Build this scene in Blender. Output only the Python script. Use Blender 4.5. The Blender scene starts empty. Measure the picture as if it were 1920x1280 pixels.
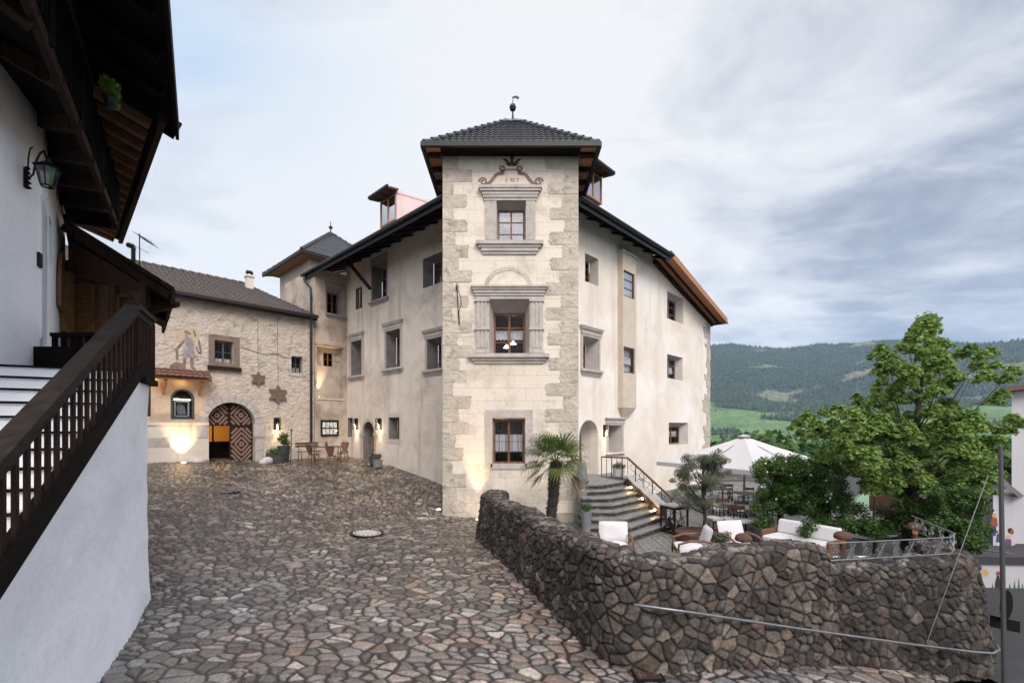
import bpy, math, random
import numpy as np
from mathutils import Vector, Matrix
from mathutils.geometry import tessellate_polygon
random.seed(7); rng = np.random.default_rng(11)
R = math.radians
SC = bpy.context.scene
COL = SC.collection

# ------------------------------------------------------------------ camera
EYE = 3.0                      # the ground in front of the house is about z = 0
F, CX, HY = 861.0, 960.0, 800.0
cam_d = bpy.data.cameras.new('camera'); cam = bpy.data.objects.new('camera', cam_d); COL.objects.link(cam)
cam.location = (0, 0, EYE); cam.rotation_euler = (R(90), 0, 0)
cam_d.sensor_width = 36; cam_d.lens = 36*F/1920; cam_d.shift_y = 160/1920
cam_d.clip_start = 0.05; cam_d.clip_end = 20000
SC.camera = cam
SC.render.engine = 'CYCLES'
SC.cycles.use_denoising = True
SC.cycles.max_bounces = 7; SC.cycles.diffuse_bounces = 4; SC.cycles.glossy_bounces = 3
SC.cycles.transparent_max_bounces = 12; SC.cycles.volume_bounces = 0
SC.view_settings.view_transform = 'Standard'; SC.view_settings.look = 'None'
SC.view_settings.exposure = 1.15; SC.view_settings.gamma = 1.0

# ------------------------------------------------------------------ world
SUN_EL, SUN_AZ = R(44), R(160)       # azimuth clockwise from +Y: the light comes from behind the camera
W = bpy.data.worlds.new('World'); SC.world = W; W.use_nodes = True
def build_world():
    nt = W.node_tree; N = nt.nodes; L = nt.links; N.clear()
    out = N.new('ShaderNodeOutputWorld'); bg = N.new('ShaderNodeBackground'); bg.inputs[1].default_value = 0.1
    L.new(bg.outputs[0], out.inputs[0])
    sky = N.new('ShaderNodeTexSky'); sky.sky_type = 'NISHITA'; sky.sun_disc = False
    sky.sun_elevation = SUN_EL; sky.sun_rotation = SUN_AZ; sky.air_density = 1.0; sky.dust_density = 1.5
    tc = N.new('ShaderNodeTexCoord'); sep = N.new('ShaderNodeSeparateXYZ'); L.new(tc.outputs['Generated'], sep.inputs[0])
    def M(op, a, b=None, c=None):
        m = N.new('ShaderNodeMath'); m.operation = op
        for i, v in enumerate((a, b, c)):
            if v is None: continue
            if isinstance(v, (int, float)): m.inputs[i].default_value = v
            else: L.new(v, m.inputs[i])
        return m.outputs[0]
    X, Y, Z = sep.outputs
    zz = M('ADD', M('MAXIMUM', Z, 0.0), 0.16)
    cmb = N.new('ShaderNodeCombineXYZ'); L.new(M('DIVIDE', X, zz), cmb.inputs[0]); L.new(M('DIVIDE', Y, zz), cmb.inputs[1])
    def noise(scale, detail, rough, off, dist=0.0, sx=1.0, sy=1.0, rot=0.0):
        mp = N.new('ShaderNodeMapping'); mp.inputs['Location'].default_value = off; mp.inputs['Scale'].default_value = (sx, sy, 1)
        mp.inputs['Rotation'].default_value = (0, 0, rot)
        L.new(cmb.outputs[0], mp.inputs[0])
        n = N.new('ShaderNodeTexNoise'); n.inputs['Scale'].default_value = scale; n.inputs['Detail'].default_value = detail
        n.inputs['Roughness'].default_value = rough; n.inputs['Distortion'].default_value = dist
        L.new(mp.outputs[0], n.inputs[0]); return n.outputs[0]
    def ramp(v, pts):
        r = N.new('ShaderNodeValToRGB'); e = r.color_ramp.elements
        while len(e) < len(pts): e.new(0.5)
        for i, (p, c) in enumerate(pts): e[i].position = p; e[i].color = (*c, 1) if len(c) == 3 else c
        L.new(v, r.inputs[0]); return r.outputs[0]
    big = noise(0.55, 3, 0.5, (3.1, 1.7, 0), 0.3, 1, 1.5, 0.35)
    mid = noise(1.7, 8, 0.56, (0.4, 5.2, 0), 0.5, 0.95, 1.2, 0.45)
    # bright centre: direction to the left of the view axis, low
    dotc = N.new('ShaderNodeVectorMath'); dotc.operation = 'DOT_PRODUCT'; L.new(tc.outputs['Generated'], dotc.inputs[0])
    d = Vector((-0.14, 0.90, 0.44)).normalized(); dotc.inputs[1].default_value = d
    glow = M('POWER', M('MAXIMUM', dotc.outputs['Value'], 0.0), 5.0)
    fine = noise(4.2, 10, 0.62, (7.7, 2.2, 0), 0.6, 0.85, 1.25, 0.5)
    v = M('ADD', M('ADD', M('ADD', M('MULTIPLY', big, 0.55), M('MULTIPLY', mid, 1.25)), M('MULTIPLY', fine, 0.6)), M('MULTIPLY', glow, 0.68))
    v = M('SUBTRACT', M('SUBTRACT', v, 0.80), M('MULTIPLY', M('MAXIMUM', X, 0.0), 0.16))
    cloud = ramp(v, [(0.12, (1.50, 1.68, 2.05)), (0.28, (1.95, 2.12, 2.5)), (0.42, (2.7, 2.83, 3.15)), (0.58, (3.6, 3.66, 3.85)), (0.80, (4.5, 4.5, 4.5))])
    # blue patches, upper left
    dl = N.new('ShaderNodeVectorMath'); dl.operation = 'DOT_PRODUCT'; L.new(tc.outputs['Generated'], dl.inputs[0])
    dl.inputs[1].default_value = Vector((-0.50, 0.66, 0.66)).normalized()
    bl = M('MULTIPLY', M('POWER', M('MAXIMUM', dl.outputs['Value'], 0.0), 34.0), M('ADD', M('MULTIPLY', mid, 2.4), -0.55))
    mixb = N.new('ShaderNodeMixRGB'); L.new(bl, mixb.inputs[0]); L.new(cloud, mixb.inputs[1]); mixb.inputs[2].default_value = (2.6, 3.35, 4.3, 1)
    # sky gains added outside the view, behind, overhead and right, to fill the walls
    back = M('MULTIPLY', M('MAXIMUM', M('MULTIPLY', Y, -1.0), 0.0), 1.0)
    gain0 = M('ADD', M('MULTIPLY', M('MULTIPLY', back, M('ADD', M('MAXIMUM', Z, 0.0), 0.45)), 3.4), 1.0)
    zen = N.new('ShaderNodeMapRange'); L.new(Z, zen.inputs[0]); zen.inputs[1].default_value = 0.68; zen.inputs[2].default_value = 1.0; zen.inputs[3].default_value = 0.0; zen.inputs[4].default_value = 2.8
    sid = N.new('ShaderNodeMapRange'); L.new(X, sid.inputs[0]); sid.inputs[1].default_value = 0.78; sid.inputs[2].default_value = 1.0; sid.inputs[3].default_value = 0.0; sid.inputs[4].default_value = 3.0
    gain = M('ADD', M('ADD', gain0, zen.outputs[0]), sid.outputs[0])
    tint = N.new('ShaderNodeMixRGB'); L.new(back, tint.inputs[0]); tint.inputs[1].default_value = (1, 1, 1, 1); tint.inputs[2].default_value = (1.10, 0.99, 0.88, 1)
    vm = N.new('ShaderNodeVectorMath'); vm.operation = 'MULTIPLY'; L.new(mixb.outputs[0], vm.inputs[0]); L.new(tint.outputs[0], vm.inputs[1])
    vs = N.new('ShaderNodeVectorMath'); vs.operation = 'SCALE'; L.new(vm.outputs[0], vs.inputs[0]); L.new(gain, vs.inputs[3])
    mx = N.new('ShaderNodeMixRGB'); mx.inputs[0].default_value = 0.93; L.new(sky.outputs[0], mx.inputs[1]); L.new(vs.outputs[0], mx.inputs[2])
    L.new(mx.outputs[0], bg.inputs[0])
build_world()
sl = bpy.data.lights.new('sun', 'SUN'); sl.energy = 1.5; sl.angle = R(28); sl.color = (1.0, 0.90, 0.79)
so = bpy.data.objects.new('sun', sl); COL.objects.link(so)
sdir = Vector((math.sin(SUN_AZ)*math.cos(SUN_EL), math.cos(SUN_AZ)*math.cos(SUN_EL), math.sin(SUN_EL)))
so.rotation_euler = sdir.to_track_quat('Z', 'Y').to_euler(); so.location = (0, -10, 30)

# ------------------------------------------------------------------ materials
def mat(name, col=(0.5, 0.5, 0.5), rough=0.8, metal=0.0, var=None, vscale=3.0, bump=0.0, bscale=30.0, stretch=(1, 1, 1),
        var2=None, v2scale=1.0, v2lo=0.45, v2hi=0.65, emit=None, estr=0.0, attr=None, spec=0.5, translucent=0.0, bdist=0.01, streak=None):
    m = bpy.data.materials.new(name); m.use_nodes = True
    nt = m.node_tree; N = nt.nodes; L = nt.links; b = N['Principled BSDF']
    b.inputs['Base Color'].default_value = (*col, 1); b.inputs['Roughness'].default_value = rough
    b.inputs['Metallic'].default_value = metal; b.inputs['Specular IOR Level'].default_value = spec
    tc = N.new('ShaderNodeTexCoord'); mp = N.new('ShaderNodeMapping'); mp.inputs['Scale'].default_value = stretch
    L.new(tc.outputs['Object'], mp.inputs[0])
    c = None
    def nz(scale, detail=6, rough_=0.6, vec=None, dist=0.0):
        n = N.new('ShaderNodeTexNoise'); n.inputs['Scale'].default_value = scale; n.inputs['Detail'].default_value = detail
        n.inputs['Roughness'].default_value = rough_; n.inputs['Distortion'].default_value = dist
        L.new(vec or mp.outputs[0], n.inputs[0]); return n.outputs[0]
    def mixc(fac, a, b_):
        x = N.new('ShaderNodeMixRGB')
        if isinstance(fac, float): x.inputs[0].default_value = fac
        else: L.new(fac, x.inputs[0])
        for i, q in ((1, a), (2, b_)):
            if isinstance(q, tuple): x.inputs[i].default_value = (*q, 1)
            else: L.new(q, x.inputs[i])
        return x.outputs[0]
    def mr(v, lo, hi, a=0.0, b_=1.0):
        x = N.new('ShaderNodeMapRange'); L.new(v, x.inputs[0])
        x.inputs[1].default_value = lo; x.inputs[2].default_value = hi; x.inputs[3].default_value = a; x.inputs[4].default_value = b_
        return x.outputs[0]
    if attr:
        a = N.new('ShaderNodeAttribute'); a.attribute_name = attr; c = a.outputs['Color']
        if var is not None:
            v = mr(nz(vscale, 9, 0.75), 0.32, 0.68, 0.5, 1.5)
            s = N.new('ShaderNodeVectorMath'); s.operation = 'SCALE'; L.new(c, s.inputs[0]); L.new(v, s.inputs[3]); c = s.outputs[0]
    elif var is not None:
        c = mixc(mr(nz(vscale), 0.32, 0.68), col, var)
    if var2 is not None:
        c = mixc(mr(nz(v2scale, 8, 0.65, dist=0.4), v2lo, v2hi), c if c is not None else col, var2)
    if streak is not None:      # vertical run-off streaks: (colour, scale, lo, hi)
        mp2 = N.new('ShaderNodeMapping'); mp2.inputs['Scale'].default_value = (1, 1, 0.09); L.new(tc.outputs['Object'], mp2.inputs[0])
        c = mixc(mr(nz(streak[1], 5, 0.6, mp2.outputs[0]), streak[2], streak[3]), c if c is not None else col, streak[0])
    if c is not None: L.new(c, b.inputs['Base Color'])
    if bump > 0:
        bn = N.new('ShaderNodeBump'); bn.inputs['Strength'].default_value = bump; bn.inputs['Distance'].default_value = bdist
        L.new(nz(bscale, 6, 0.6), bn.inputs['Height']); L.new(bn.outputs[0], b.inputs['Normal'])
    if emit is not None:
        b.inputs['Emission Color'].default_value = (*emit, 1); b.inputs['Emission Strength'].default_value = estr
    if translucent > 0:
        tr = N.new('ShaderNodeBsdfTranslucent'); mxs = N.new('ShaderNodeMixShader'); mxs.inputs[0].default_value = translucent
        if c is not None: L.new(c, tr.inputs[0])
        else: tr.inputs[0].default_value = (*col, 1)
        L.new(b.outputs[0], mxs.inputs[1]); L.new(tr.outputs[0], mxs.inputs[2]); L.new(mxs.outputs[0], N['Material Output'].inputs[0])
    return m

def glass_mat(name, tint=(0.9, 0.92, 0.95), lo=0.06, gain=1.0):
    m = bpy.data.materials.new(name); m.use_nodes = True; nt = m.node_tree; N = nt.nodes; L = nt.links; N.clear()
    o = N.new('ShaderNodeOutputMaterial'); mx = N.new('ShaderNodeMixShader'); t = N.new('ShaderNodeBsdfTransparent'); g = N.new('ShaderNodeBsdfGlossy')
    t.inputs[0].default_value = (*tint, 1); g.inputs['Roughness'].default_value = 0.02
    f = N.new('ShaderNodeFresnel'); f.inputs[0].default_value = 1.5
    ma = N.new('ShaderNodeMath'); ma.operation = 'MULTIPLY_ADD'; ma.inputs[1].default_value = gain; ma.inputs[2].default_value = lo; ma.use_clamp = True
    L.new(f.outputs[0], ma.inputs[0]); L.new(ma.outputs[0], mx.inputs[0]); L.new(t.outputs[0], mx.inputs[1]); L.new(g.outputs[0], mx.inputs[2]); L.new(mx.outputs[0], o.inputs[0])
    nb = N.new('ShaderNodeTexNoise'); nb.inputs['Scale'].default_value = 1.3; bn = N.new('ShaderNodeBump'); bn.inputs['Strength'].default_value = 0.06
    L.new(nb.outputs[0], bn.inputs['Height']); L.new(bn.outputs[0], g.inputs['Normal'])
    return m

MT = {}
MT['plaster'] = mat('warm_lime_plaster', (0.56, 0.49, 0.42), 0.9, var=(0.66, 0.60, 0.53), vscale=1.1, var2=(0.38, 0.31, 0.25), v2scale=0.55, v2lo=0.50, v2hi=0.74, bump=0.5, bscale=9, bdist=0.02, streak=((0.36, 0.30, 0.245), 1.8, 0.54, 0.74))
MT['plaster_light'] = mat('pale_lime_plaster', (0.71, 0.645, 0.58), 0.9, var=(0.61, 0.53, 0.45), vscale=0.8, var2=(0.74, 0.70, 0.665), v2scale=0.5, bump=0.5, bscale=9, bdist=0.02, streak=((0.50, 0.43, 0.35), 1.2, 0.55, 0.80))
MT['oriel'] = mat('ochre_render', (0.46, 0.39, 0.31), 0.9, var=(0.54, 0.47, 0.39), vscale=2, bump=0.3, bscale=12)
MT['rough'] = mat('weathered_rubble_plaster', (0.46, 0.395, 0.33), 0.95, var=(0.58, 0.51, 0.44), vscale=2.2, var2=(0.25, 0.205, 0.17), v2scale=2.6, v2lo=0.53, v2hi=0.72, bump=1.0, bscale=6.5, bdist=0.10, stretch=(1, 1, 1.35))  # dark blotches paint crevice shade into the colour, for more relief
MT['wingplaster'] = mat('brownish_render', (0.40, 0.33, 0.27), 0.9, var=(0.50, 0.43, 0.36), vscale=1.2, var2=(0.24, 0.19, 0.15), v2scale=0.9, bump=0.4, bscale=9, bdist=0.02)
MT['pinkplaster'] = mat('faded_pink_plaster', (0.55, 0.45, 0.39), 0.9, var=(0.45, 0.37, 0.31), vscale=1.0, bump=0.3, bscale=9)
MT['fresco'] = mat('faded_fresco_plaster', (0.44, 0.30, 0.22), 0.9, var=(0.48, 0.41, 0.34), vscale=2.2, var2=(0.36, 0.19, 0.13), v2scale=3.5, v2lo=0.56, v2hi=0.66, bump=0.4, bscale=10)
MT['white'] = mat('whitewashed_plaster', (0.87, 0.87, 0.90), 0.85, var=(0.80, 0.81, 0.85), vscale=1.2, bump=0.6, bscale=5, bdist=0.03, var2=(0.72, 0.72, 0.73), v2scale=0.9, v2lo=0.55, v2hi=0.8, streak=((0.70, 0.71, 0.75), 2.0, 0.55, 0.85))
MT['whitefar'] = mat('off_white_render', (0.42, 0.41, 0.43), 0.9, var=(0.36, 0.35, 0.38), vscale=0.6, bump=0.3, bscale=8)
MT['trim'] = mat('grey_cut_stone', (0.36, 0.325, 0.30), 0.85, var=(0.47, 0.43, 0.40), vscale=3, var2=(0.29, 0.26, 0.24), v2scale=5, v2lo=0.52, v2hi=0.72, bump=0.5, bscale=25)
MT['trimdark'] = mat('dark_cut_stone', (0.22, 0.19, 0.18), 0.85, var=(0.30, 0.26, 0.25), vscale=3, bump=0.5, bscale=25)
MT['reveal'] = mat('grey_reveal_plaster', (0.34, 0.31, 0.30), 0.9, var=(0.42, 0.38, 0.36), vscale=3, bump=0.3, bscale=20)
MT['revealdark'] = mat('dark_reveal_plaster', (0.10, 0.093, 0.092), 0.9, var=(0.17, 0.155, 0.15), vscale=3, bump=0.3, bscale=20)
MT['quoin'] = mat('quoin_stone', (0.38, 0.335, 0.28), 0.9, var=(0.54, 0.48, 0.41), vscale=1.6, var2=(0.23, 0.20, 0.17), v2scale=3.2, v2lo=0.52, v2hi=0.72, bump=1.0, bscale=7, bdist=0.06)
MT['annexwood'] = mat('sunburnt_brown_boards', (0.17, 0.085, 0.048), 0.75, var=(0.27, 0.15, 0.09), vscale=2.5, stretch=(6, 6, 0.8), bump=0.6, bscale=12)
MT['framebrown'] = mat('brown_stone_frame', (0.15, 0.105, 0.085), 0.85, var=(0.22, 0.16, 0.13), vscale=4, bump=0.4, bscale=20)
MT['winwood'] = mat('red_brown_window_wood', (0.20, 0.075, 0.035), 0.55, var=(0.14, 0.05, 0.025), vscale=8)
MT['greywood'] = mat('grey_window_wood', (0.13, 0.105, 0.09), 0.6, var=(0.2, 0.16, 0.13), vscale=8)
MT['darkwood'] = mat('dark_weathered_wood', (0.013, 0.007, 0.005), 0.8, var=(0.040, 0.020, 0.012), vscale=2.5, stretch=(6, 6, 0.8), bump=0.6, bscale=12, spec=0.15)
MT['brownwood'] = mat('brown_weathered_wood', (0.07, 0.035, 0.02), 0.75, var=(0.13, 0.07, 0.04), vscale=2.5, stretch=(6, 6, 0.8), bump=0.6, bscale=12)
MT['railwood'] = mat('grey_brown_rail_wood', (0.014, 0.011, 0.010), 0.7, var=(0.034, 0.027, 0.024), vscale=2, stretch=(5, 1, 5), bump=0.5, bscale=14, spec=0.12)
MT['blackwood'] = mat('near_black_wood', (0.005, 0.004, 0.0035), 0.9, var=(0.012, 0.008, 0.007), vscale=3, bump=0.4, bscale=12, spec=0.1)  # near-black wood; under the eaves its colour also carries the shade
MT['rafter'] = mat('orange_brown_rafter_wood', (0.20, 0.09, 0.035), 0.7, var=(0.12, 0.05, 0.02), vscale=4, bump=0.3, bscale=20)
MT['freshwood'] = mat('fresh_larch_wood', (0.42, 0.19, 0.08), 0.65, var=(0.30, 0.13, 0.05), vscale=3, stretch=(1, 6, 6))
MT['ochrewood'] = mat('ochre_shutter_wood', (0.22, 0.11, 0.035), 0.6, var=(0.14, 0.07, 0.025), vscale=5)
MT['tile'] = mat('anthracite_clay_tile', (0.020, 0.022, 0.030), 0.35, var=(0.036, 0.039, 0.05), vscale=6, bump=0.1, bscale=40)
MT['oldtile'] = mat('weathered_brown_tile', (0.045, 0.038, 0.035), 0.8, var=(0.11, 0.09, 0.08), vscale=9, bump=0.4, bscale=30)
MT['gutter'] = mat('dark_grey_sheet_metal', (0.018, 0.019, 0.020), 0.5, metal=0.4)
MT['copper'] = mat('pinkish_copper_sheet', (0.80, 0.64, 0.62), 0.5, metal=0.1, var=(0.74, 0.54, 0.50), vscale=2)
MT['iron'] = mat('black_wrought_iron', (0.012, 0.012, 0.013), 0.5, metal=0.6)
MT['steel'] = mat('galvanised_steel', (0.26, 0.26, 0.27), 0.45, metal=0.8, var=(0.18, 0.18, 0.18), vscale=10)
MT['dark'] = mat('unlit_room', (0.010, 0.009, 0.008), 0.9, spec=0.05)
MT['glass'] = glass_mat('window_glass', lo=0.0, gain=0.45)
MT['glassbright'] = glass_mat('sky_reflecting_glass', lo=0.34)
MT['curtain'] = mat('white_lace_curtain', (0.75, 0.75, 0.75), 0.9, var=(0.5, 0.5, 0.52), vscale=22)
MT['paint'] = mat('faded_brown_wall_paint', (0.17, 0.115, 0.095), 0.9, var=(0.25, 0.185, 0.155), vscale=9)
MT['paintdark'] = mat('dark_ornament_paint', (0.035, 0.025, 0.022), 0.8, var=(0.07, 0.05, 0.04), vscale=14)
MT['paintred'] = mat('faded_red_lettering', (0.42, 0.13, 0.08), 0.9)
MT['glow'] = mat('warm_lamp_glow', (1, 0.8, 0.5), 0.5, emit=(1.0, 0.74, 0.38), estr=12)
MT['glowsoft'] = mat('soft_lamp_glow', (1, 0.9, 0.7), 0.5, emit=(1.0, 0.86, 0.62), estr=2.5)
MT['slate'] = mat('grey_slate_slab', (0.10, 0.115, 0.115), 0.5, var=(0.24, 0.245, 0.235), vscale=4, bump=0.5, bscale=12)
MT['riser'] = mat('dark_rubble_riser', (0.028, 0.022, 0.019), 0.9, var=(0.075, 0.055, 0.045), vscale=7, var2=(0.15, 0.13, 0.115), v2scale=5, v2lo=0.55, v2hi=0.65, bump=1, bscale=9, bdist=0.04)
MT['cushion'] = mat('white_outdoor_fabric', (0.56, 0.55, 0.56), 0.9, bump=0.15, bscale=6, bdist=0.03)
MT['teak'] = mat('brown_teak', (0.16, 0.075, 0.035), 0.6, var=(0.10, 0.045, 0.02), vscale=6)
MT['tabletop'] = mat('grey_brown_table_top', (0.17, 0.13, 0.11), 0.6, var=(0.24, 0.19, 0.16), vscale=5)
MT['rust'] = mat('rusty_steel', (0.055, 0.028, 0.02), 0.85, var=(0.09, 0.045, 0.03), vscale=12, bump=0.3, bscale=40)
MT['pot'] = mat('anthracite_planter', (0.035, 0.038, 0.042), 0.6)
MT['potgrey'] = mat('grey_zinc_planter', (0.13, 0.14, 0.16), 0.5, var=(0.2, 0.2, 0.21), vscale=5)
MT['concrete'] = mat('pale_concrete', (0.42, 0.40, 0.38), 0.9, var=(0.34, 0.32, 0.30), vscale=5, bump=0.3, bscale=30)
MT['canvas'] = mat('white_parasol_canvas', (0.62, 0.61, 0.62), 0.9, translucent=0.25)
MT['bark'] = mat('dark_bark', (0.022, 0.017, 0.014), 0.9, var=(0.05, 0.04, 0.032), vscale=8, bump=0.8, bscale=20, bdist=0.02)
MT['asphalt'] = mat('asphalt', (0.034, 0.034, 0.037), 0.85, var=(0.026, 0.026, 0.028), vscale=3, bump=0.3, bscale=120)

# ------------------------------------------------------------------ helpers
def P(px, py, Y): return Vector(((px-CX)/F*Y, Y, EYE+(HY-py)/F*Y))

class Fr:                                 # a vertical wall plane: origin, direction along it, normal towards the viewer
    def __init__(s, o, d, n):
        s.o = Vector((o[0], o[1])); s.d = Vector(d).normalized(); s.n = Vector(n).normalized()
    def s(s, px):
        k = (px-CX)/F
        return (k*s.o.y-s.o.x)/(s.d.x-k*s.d.y)
    def sz(s, px, py):
        a = s.s(px); Y = s.o.y+s.d.y*a
        return a, EYE+(HY-py)/F*Y
    def p(s, a, z, off=0.0): return Vector((s.o.x+s.d.x*a+s.n.x*off, s.o.y+s.d.y*a+s.n.y*off, z))
    def off(s, k): return Fr(s.o+s.n*k, s.d, s.n)
    def rect(s, x0, x1, y0, y1):
        a, b = sorted((s.s(x0), s.s(x1))); m = (x0+x1)/2
        return a, b, s.sz(m, y1)[1], s.sz(m, y0)[1]

class MB:
    def __init__(s): s.v = []; s.f = []; s.m = []; s.mi = 0
    def add(s, vs, fs):
        n = len(s.v); s.v.extend([tuple(v) for v in vs]); s.f.extend([tuple(n+i for i in f) for f in fs]); s.m.extend([s.mi]*len(fs)); return s
    def quad(s, a, b, c, d): return s.add([a, b, c, d], [(0, 1, 2, 3)])
    def hexa(s, p): return s.add(p, [(0, 3, 2, 1), (4, 5, 6, 7), (0, 1, 5, 4), (1, 2, 6, 5), (2, 3, 7, 6), (3, 0, 4, 7)])
    def box(s, c, d, rz=0.0, M=None):
        x, y, z = d[0]/2, d[1]/2, d[2]/2
        ps = [Vector(q) for q in ((-x, -y, -z), (x, -y, -z), (x, y, -z), (-x, y, -z), (-x, -y, z), (x, -y, z), (x, y, z), (-x, y, z))]
        m = M if M is not None else Matrix.Rotation(rz, 3, 'Z')
        c = Vector(c); return s.hexa([c+m @ q for q in ps])
    def bar(s, a, b, w, h=None, up=(0, 0, 1)):      # a rectangular beam from a to b
        a, b = Vector(a), Vector(b); h = h or w; t = (b-a).normalized(); up = Vector(up)
        if abs(t.dot(up)) > 0.98: up = Vector((0, 1, 0))
        x = t.cross(up).normalized()*w/2; y = x.cross(t).normalized()*h/2
        return s.hexa([a-x-y, a+x-y, a+x+y, a-x+y, b-x-y, b+x-y, b+x+y, b-x+y])
    def fbox(s, fr, a0, a1, z0, z1, o0, o1):
        return s.hexa([fr.p(a0, z0, o0), fr.p(a1, z0, o0), fr.p(a1, z0, o1), fr.p(a0, z0, o1), fr.p(a0, z1, o0), fr.p(a1, z1, o0), fr.p(a1, z1, o1), fr.p(a0, z1, o1)])
    def tube(s, pts, r, n=8, cap=True):
        pts = [Vector(p) for p in pts]; rs = r if isinstance(r, (list, tuple)) else [r]*len(pts)
        t0 = (pts[1]-pts[0]).normalized(); u = t0.orthogonal().normalized(); rings = []; prev = t0
        for i, p in enumerate(pts):
            t = (pts[min(i+1, len(pts)-1)]-pts[max(i-1, 0)]).normalized()
            q = prev.rotation_difference(t); u = (q @ u); u = (u-t*u.dot(t)).normalized(); prev = t; w = t.cross(u)
            rings.append([p+(u*math.cos(2*math.pi*k/n)+w*math.sin(2*math.pi*k/n))*rs[i] for k in range(n)])
        vs = [v for rg in rings for v in rg]; fs = []
        for i in range(len(pts)-1):
            for k in range(n): fs.append((i*n+k, i*n+(k+1) % n, (i+1)*n+(k+1) % n, (i+1)*n+k))
        if cap: fs += [tuple(range(n-1, -1, -1)), tuple((len(pts)-1)*n+k for k in range(n))]
        return s.add(vs, fs)
    def lathe(s, c, prof, n=20):                    # profile [(r, z)]
        c = Vector(c); vs = []; fs = []
        for r, z in prof:
            for k in range(n): a = 2*math.pi*k/n; vs.append(c+Vector((r*math.cos(a), r*math.sin(a), z)))
        for i in range(len(prof)-1):
            for k in range(n): fs.append((i*n+k, i*n+(k+1) % n, (i+1)*n+(k+1) % n, (i+1)*n+k))
        fs += [tuple(range(n-1, -1, -1)), tuple((len(prof)-1)*n+k for k in range(n))]
        return s.add(vs, fs)
    def fprism(s, fr, poly, o0, o1):                # polygon [(a, z)] in a wall frame with thickness
        n = len(poly); tr = tessellate_polygon([[Vector((a, z, 0)) for a, z in poly]])
        vs = [fr.p(a, z, o0) for a, z in poly]+[fr.p(a, z, o1) for a, z in poly]
        fs = [tuple(t) for t in tr]+[tuple(n+i for i in t) for t in tr]+[(i, (i+1) % n, n+(i+1) % n, n+i) for i in range(n)]
        return s.add(vs, fs)
    def build(s, name, m, parent=None, smooth=False, attrs=None):
        me = bpy.data.meshes.new(name); me.from_pydata(s.v, [], s.f)
        for x in (m if isinstance(m, (list, tuple)) else [m]): me.materials.append(x)
        if isinstance(m, (list, tuple)): me.polygons.foreach_set('material_index', s.m)
        if smooth: me.polygons.foreach_set('use_smooth', [True]*len(me.polygons))
        if attrs is not None:
            ca = me.color_attributes.new('col', 'FLOAT_COLOR', 'POINT'); ca.data.foreach_set('color', attrs.astype(np.float32).ravel())
        me.update(); return link(name, me, parent)

def link(name, me, parent=None):
    o = bpy.data.objects.new(name, me); COL.objects.link(o)
    if parent is not None:
        o.parent = parent; r = parent
        if r.parent is not None: r = r.parent
        o.matrix_parent_inverse = Matrix.Translation(-r.location) if parent.type == 'EMPTY' else Matrix.Identity(4)
    return o
def sub(mb, name, m, part, **k):                     # a sub-part: child of a part mesh
    return mb.build(name, m, part, **k)
def thing(name, label, cat, loc=(0, 0, 0), group=None):
    o = bpy.data.objects.new(name, None); COL.objects.link(o); o.location = loc; o.empty_display_size = 0.2
    o['label'] = label; o['category'] = cat
    if group: o['group'] = group
    return o
def tag(o, label, cat, group=None):
    o['label'] = label; o['category'] = cat
    if group: o['group'] = group
    return o
def setting(o, kind='structure'): o['kind'] = kind; return o
def kids(o): return [c for c in bpy.data.objects if c.parent is o]
def dup(root, loc, rz=None, label=None, ks=None):
    r = root.copy(); COL.objects.link(r); r.location = loc
    if rz is not None: r.rotation_euler = (0, 0, rz)
    if label: r['label'] = label
    for ch in (ks if ks is not None else root.children):
        c = ch.copy(); COL.objects.link(c); c.parent = r; c.matrix_parent_inverse = Matrix.Identity(4)
        for g in ch.children:
            d = g.copy(); COL.objects.link(d); d.parent = c
    return r
def np_mesh(name, V, Fc, m, parent=None, col=None, smooth=False):
    me = bpy.data.meshes.new(name); V = np.asarray(V, np.float32); Fc = np.asarray(Fc, np.int32); k = Fc.shape[1]
    me.vertices.add(len(V)); me.vertices.foreach_set('co', V.ravel())
    me.loops.add(Fc.size); me.loops.foreach_set('vertex_index', Fc.ravel())
    me.polygons.add(len(Fc)); me.polygons.foreach_set('loop_start', np.arange(0, Fc.size, k, dtype=np.int32))
    try: me.polygons.foreach_set('loop_total', np.full(len(Fc), k, np.int32))
    except Exception: pass
    if smooth: me.polygons.foreach_set('use_smooth', np.ones(len(Fc), bool))
    me.materials.append(m); me.update(calc_edges=True)
    if col is not None:
        ca = me.color_attributes.new('col', 'FLOAT_COLOR', 'POINT')
        c4 = np.ones((len(V), 4), np.float32); c4[:, :3] = col; ca.data.foreach_set('color', c4.ravel())
    me.validate(); return link(name, me, parent)

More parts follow.
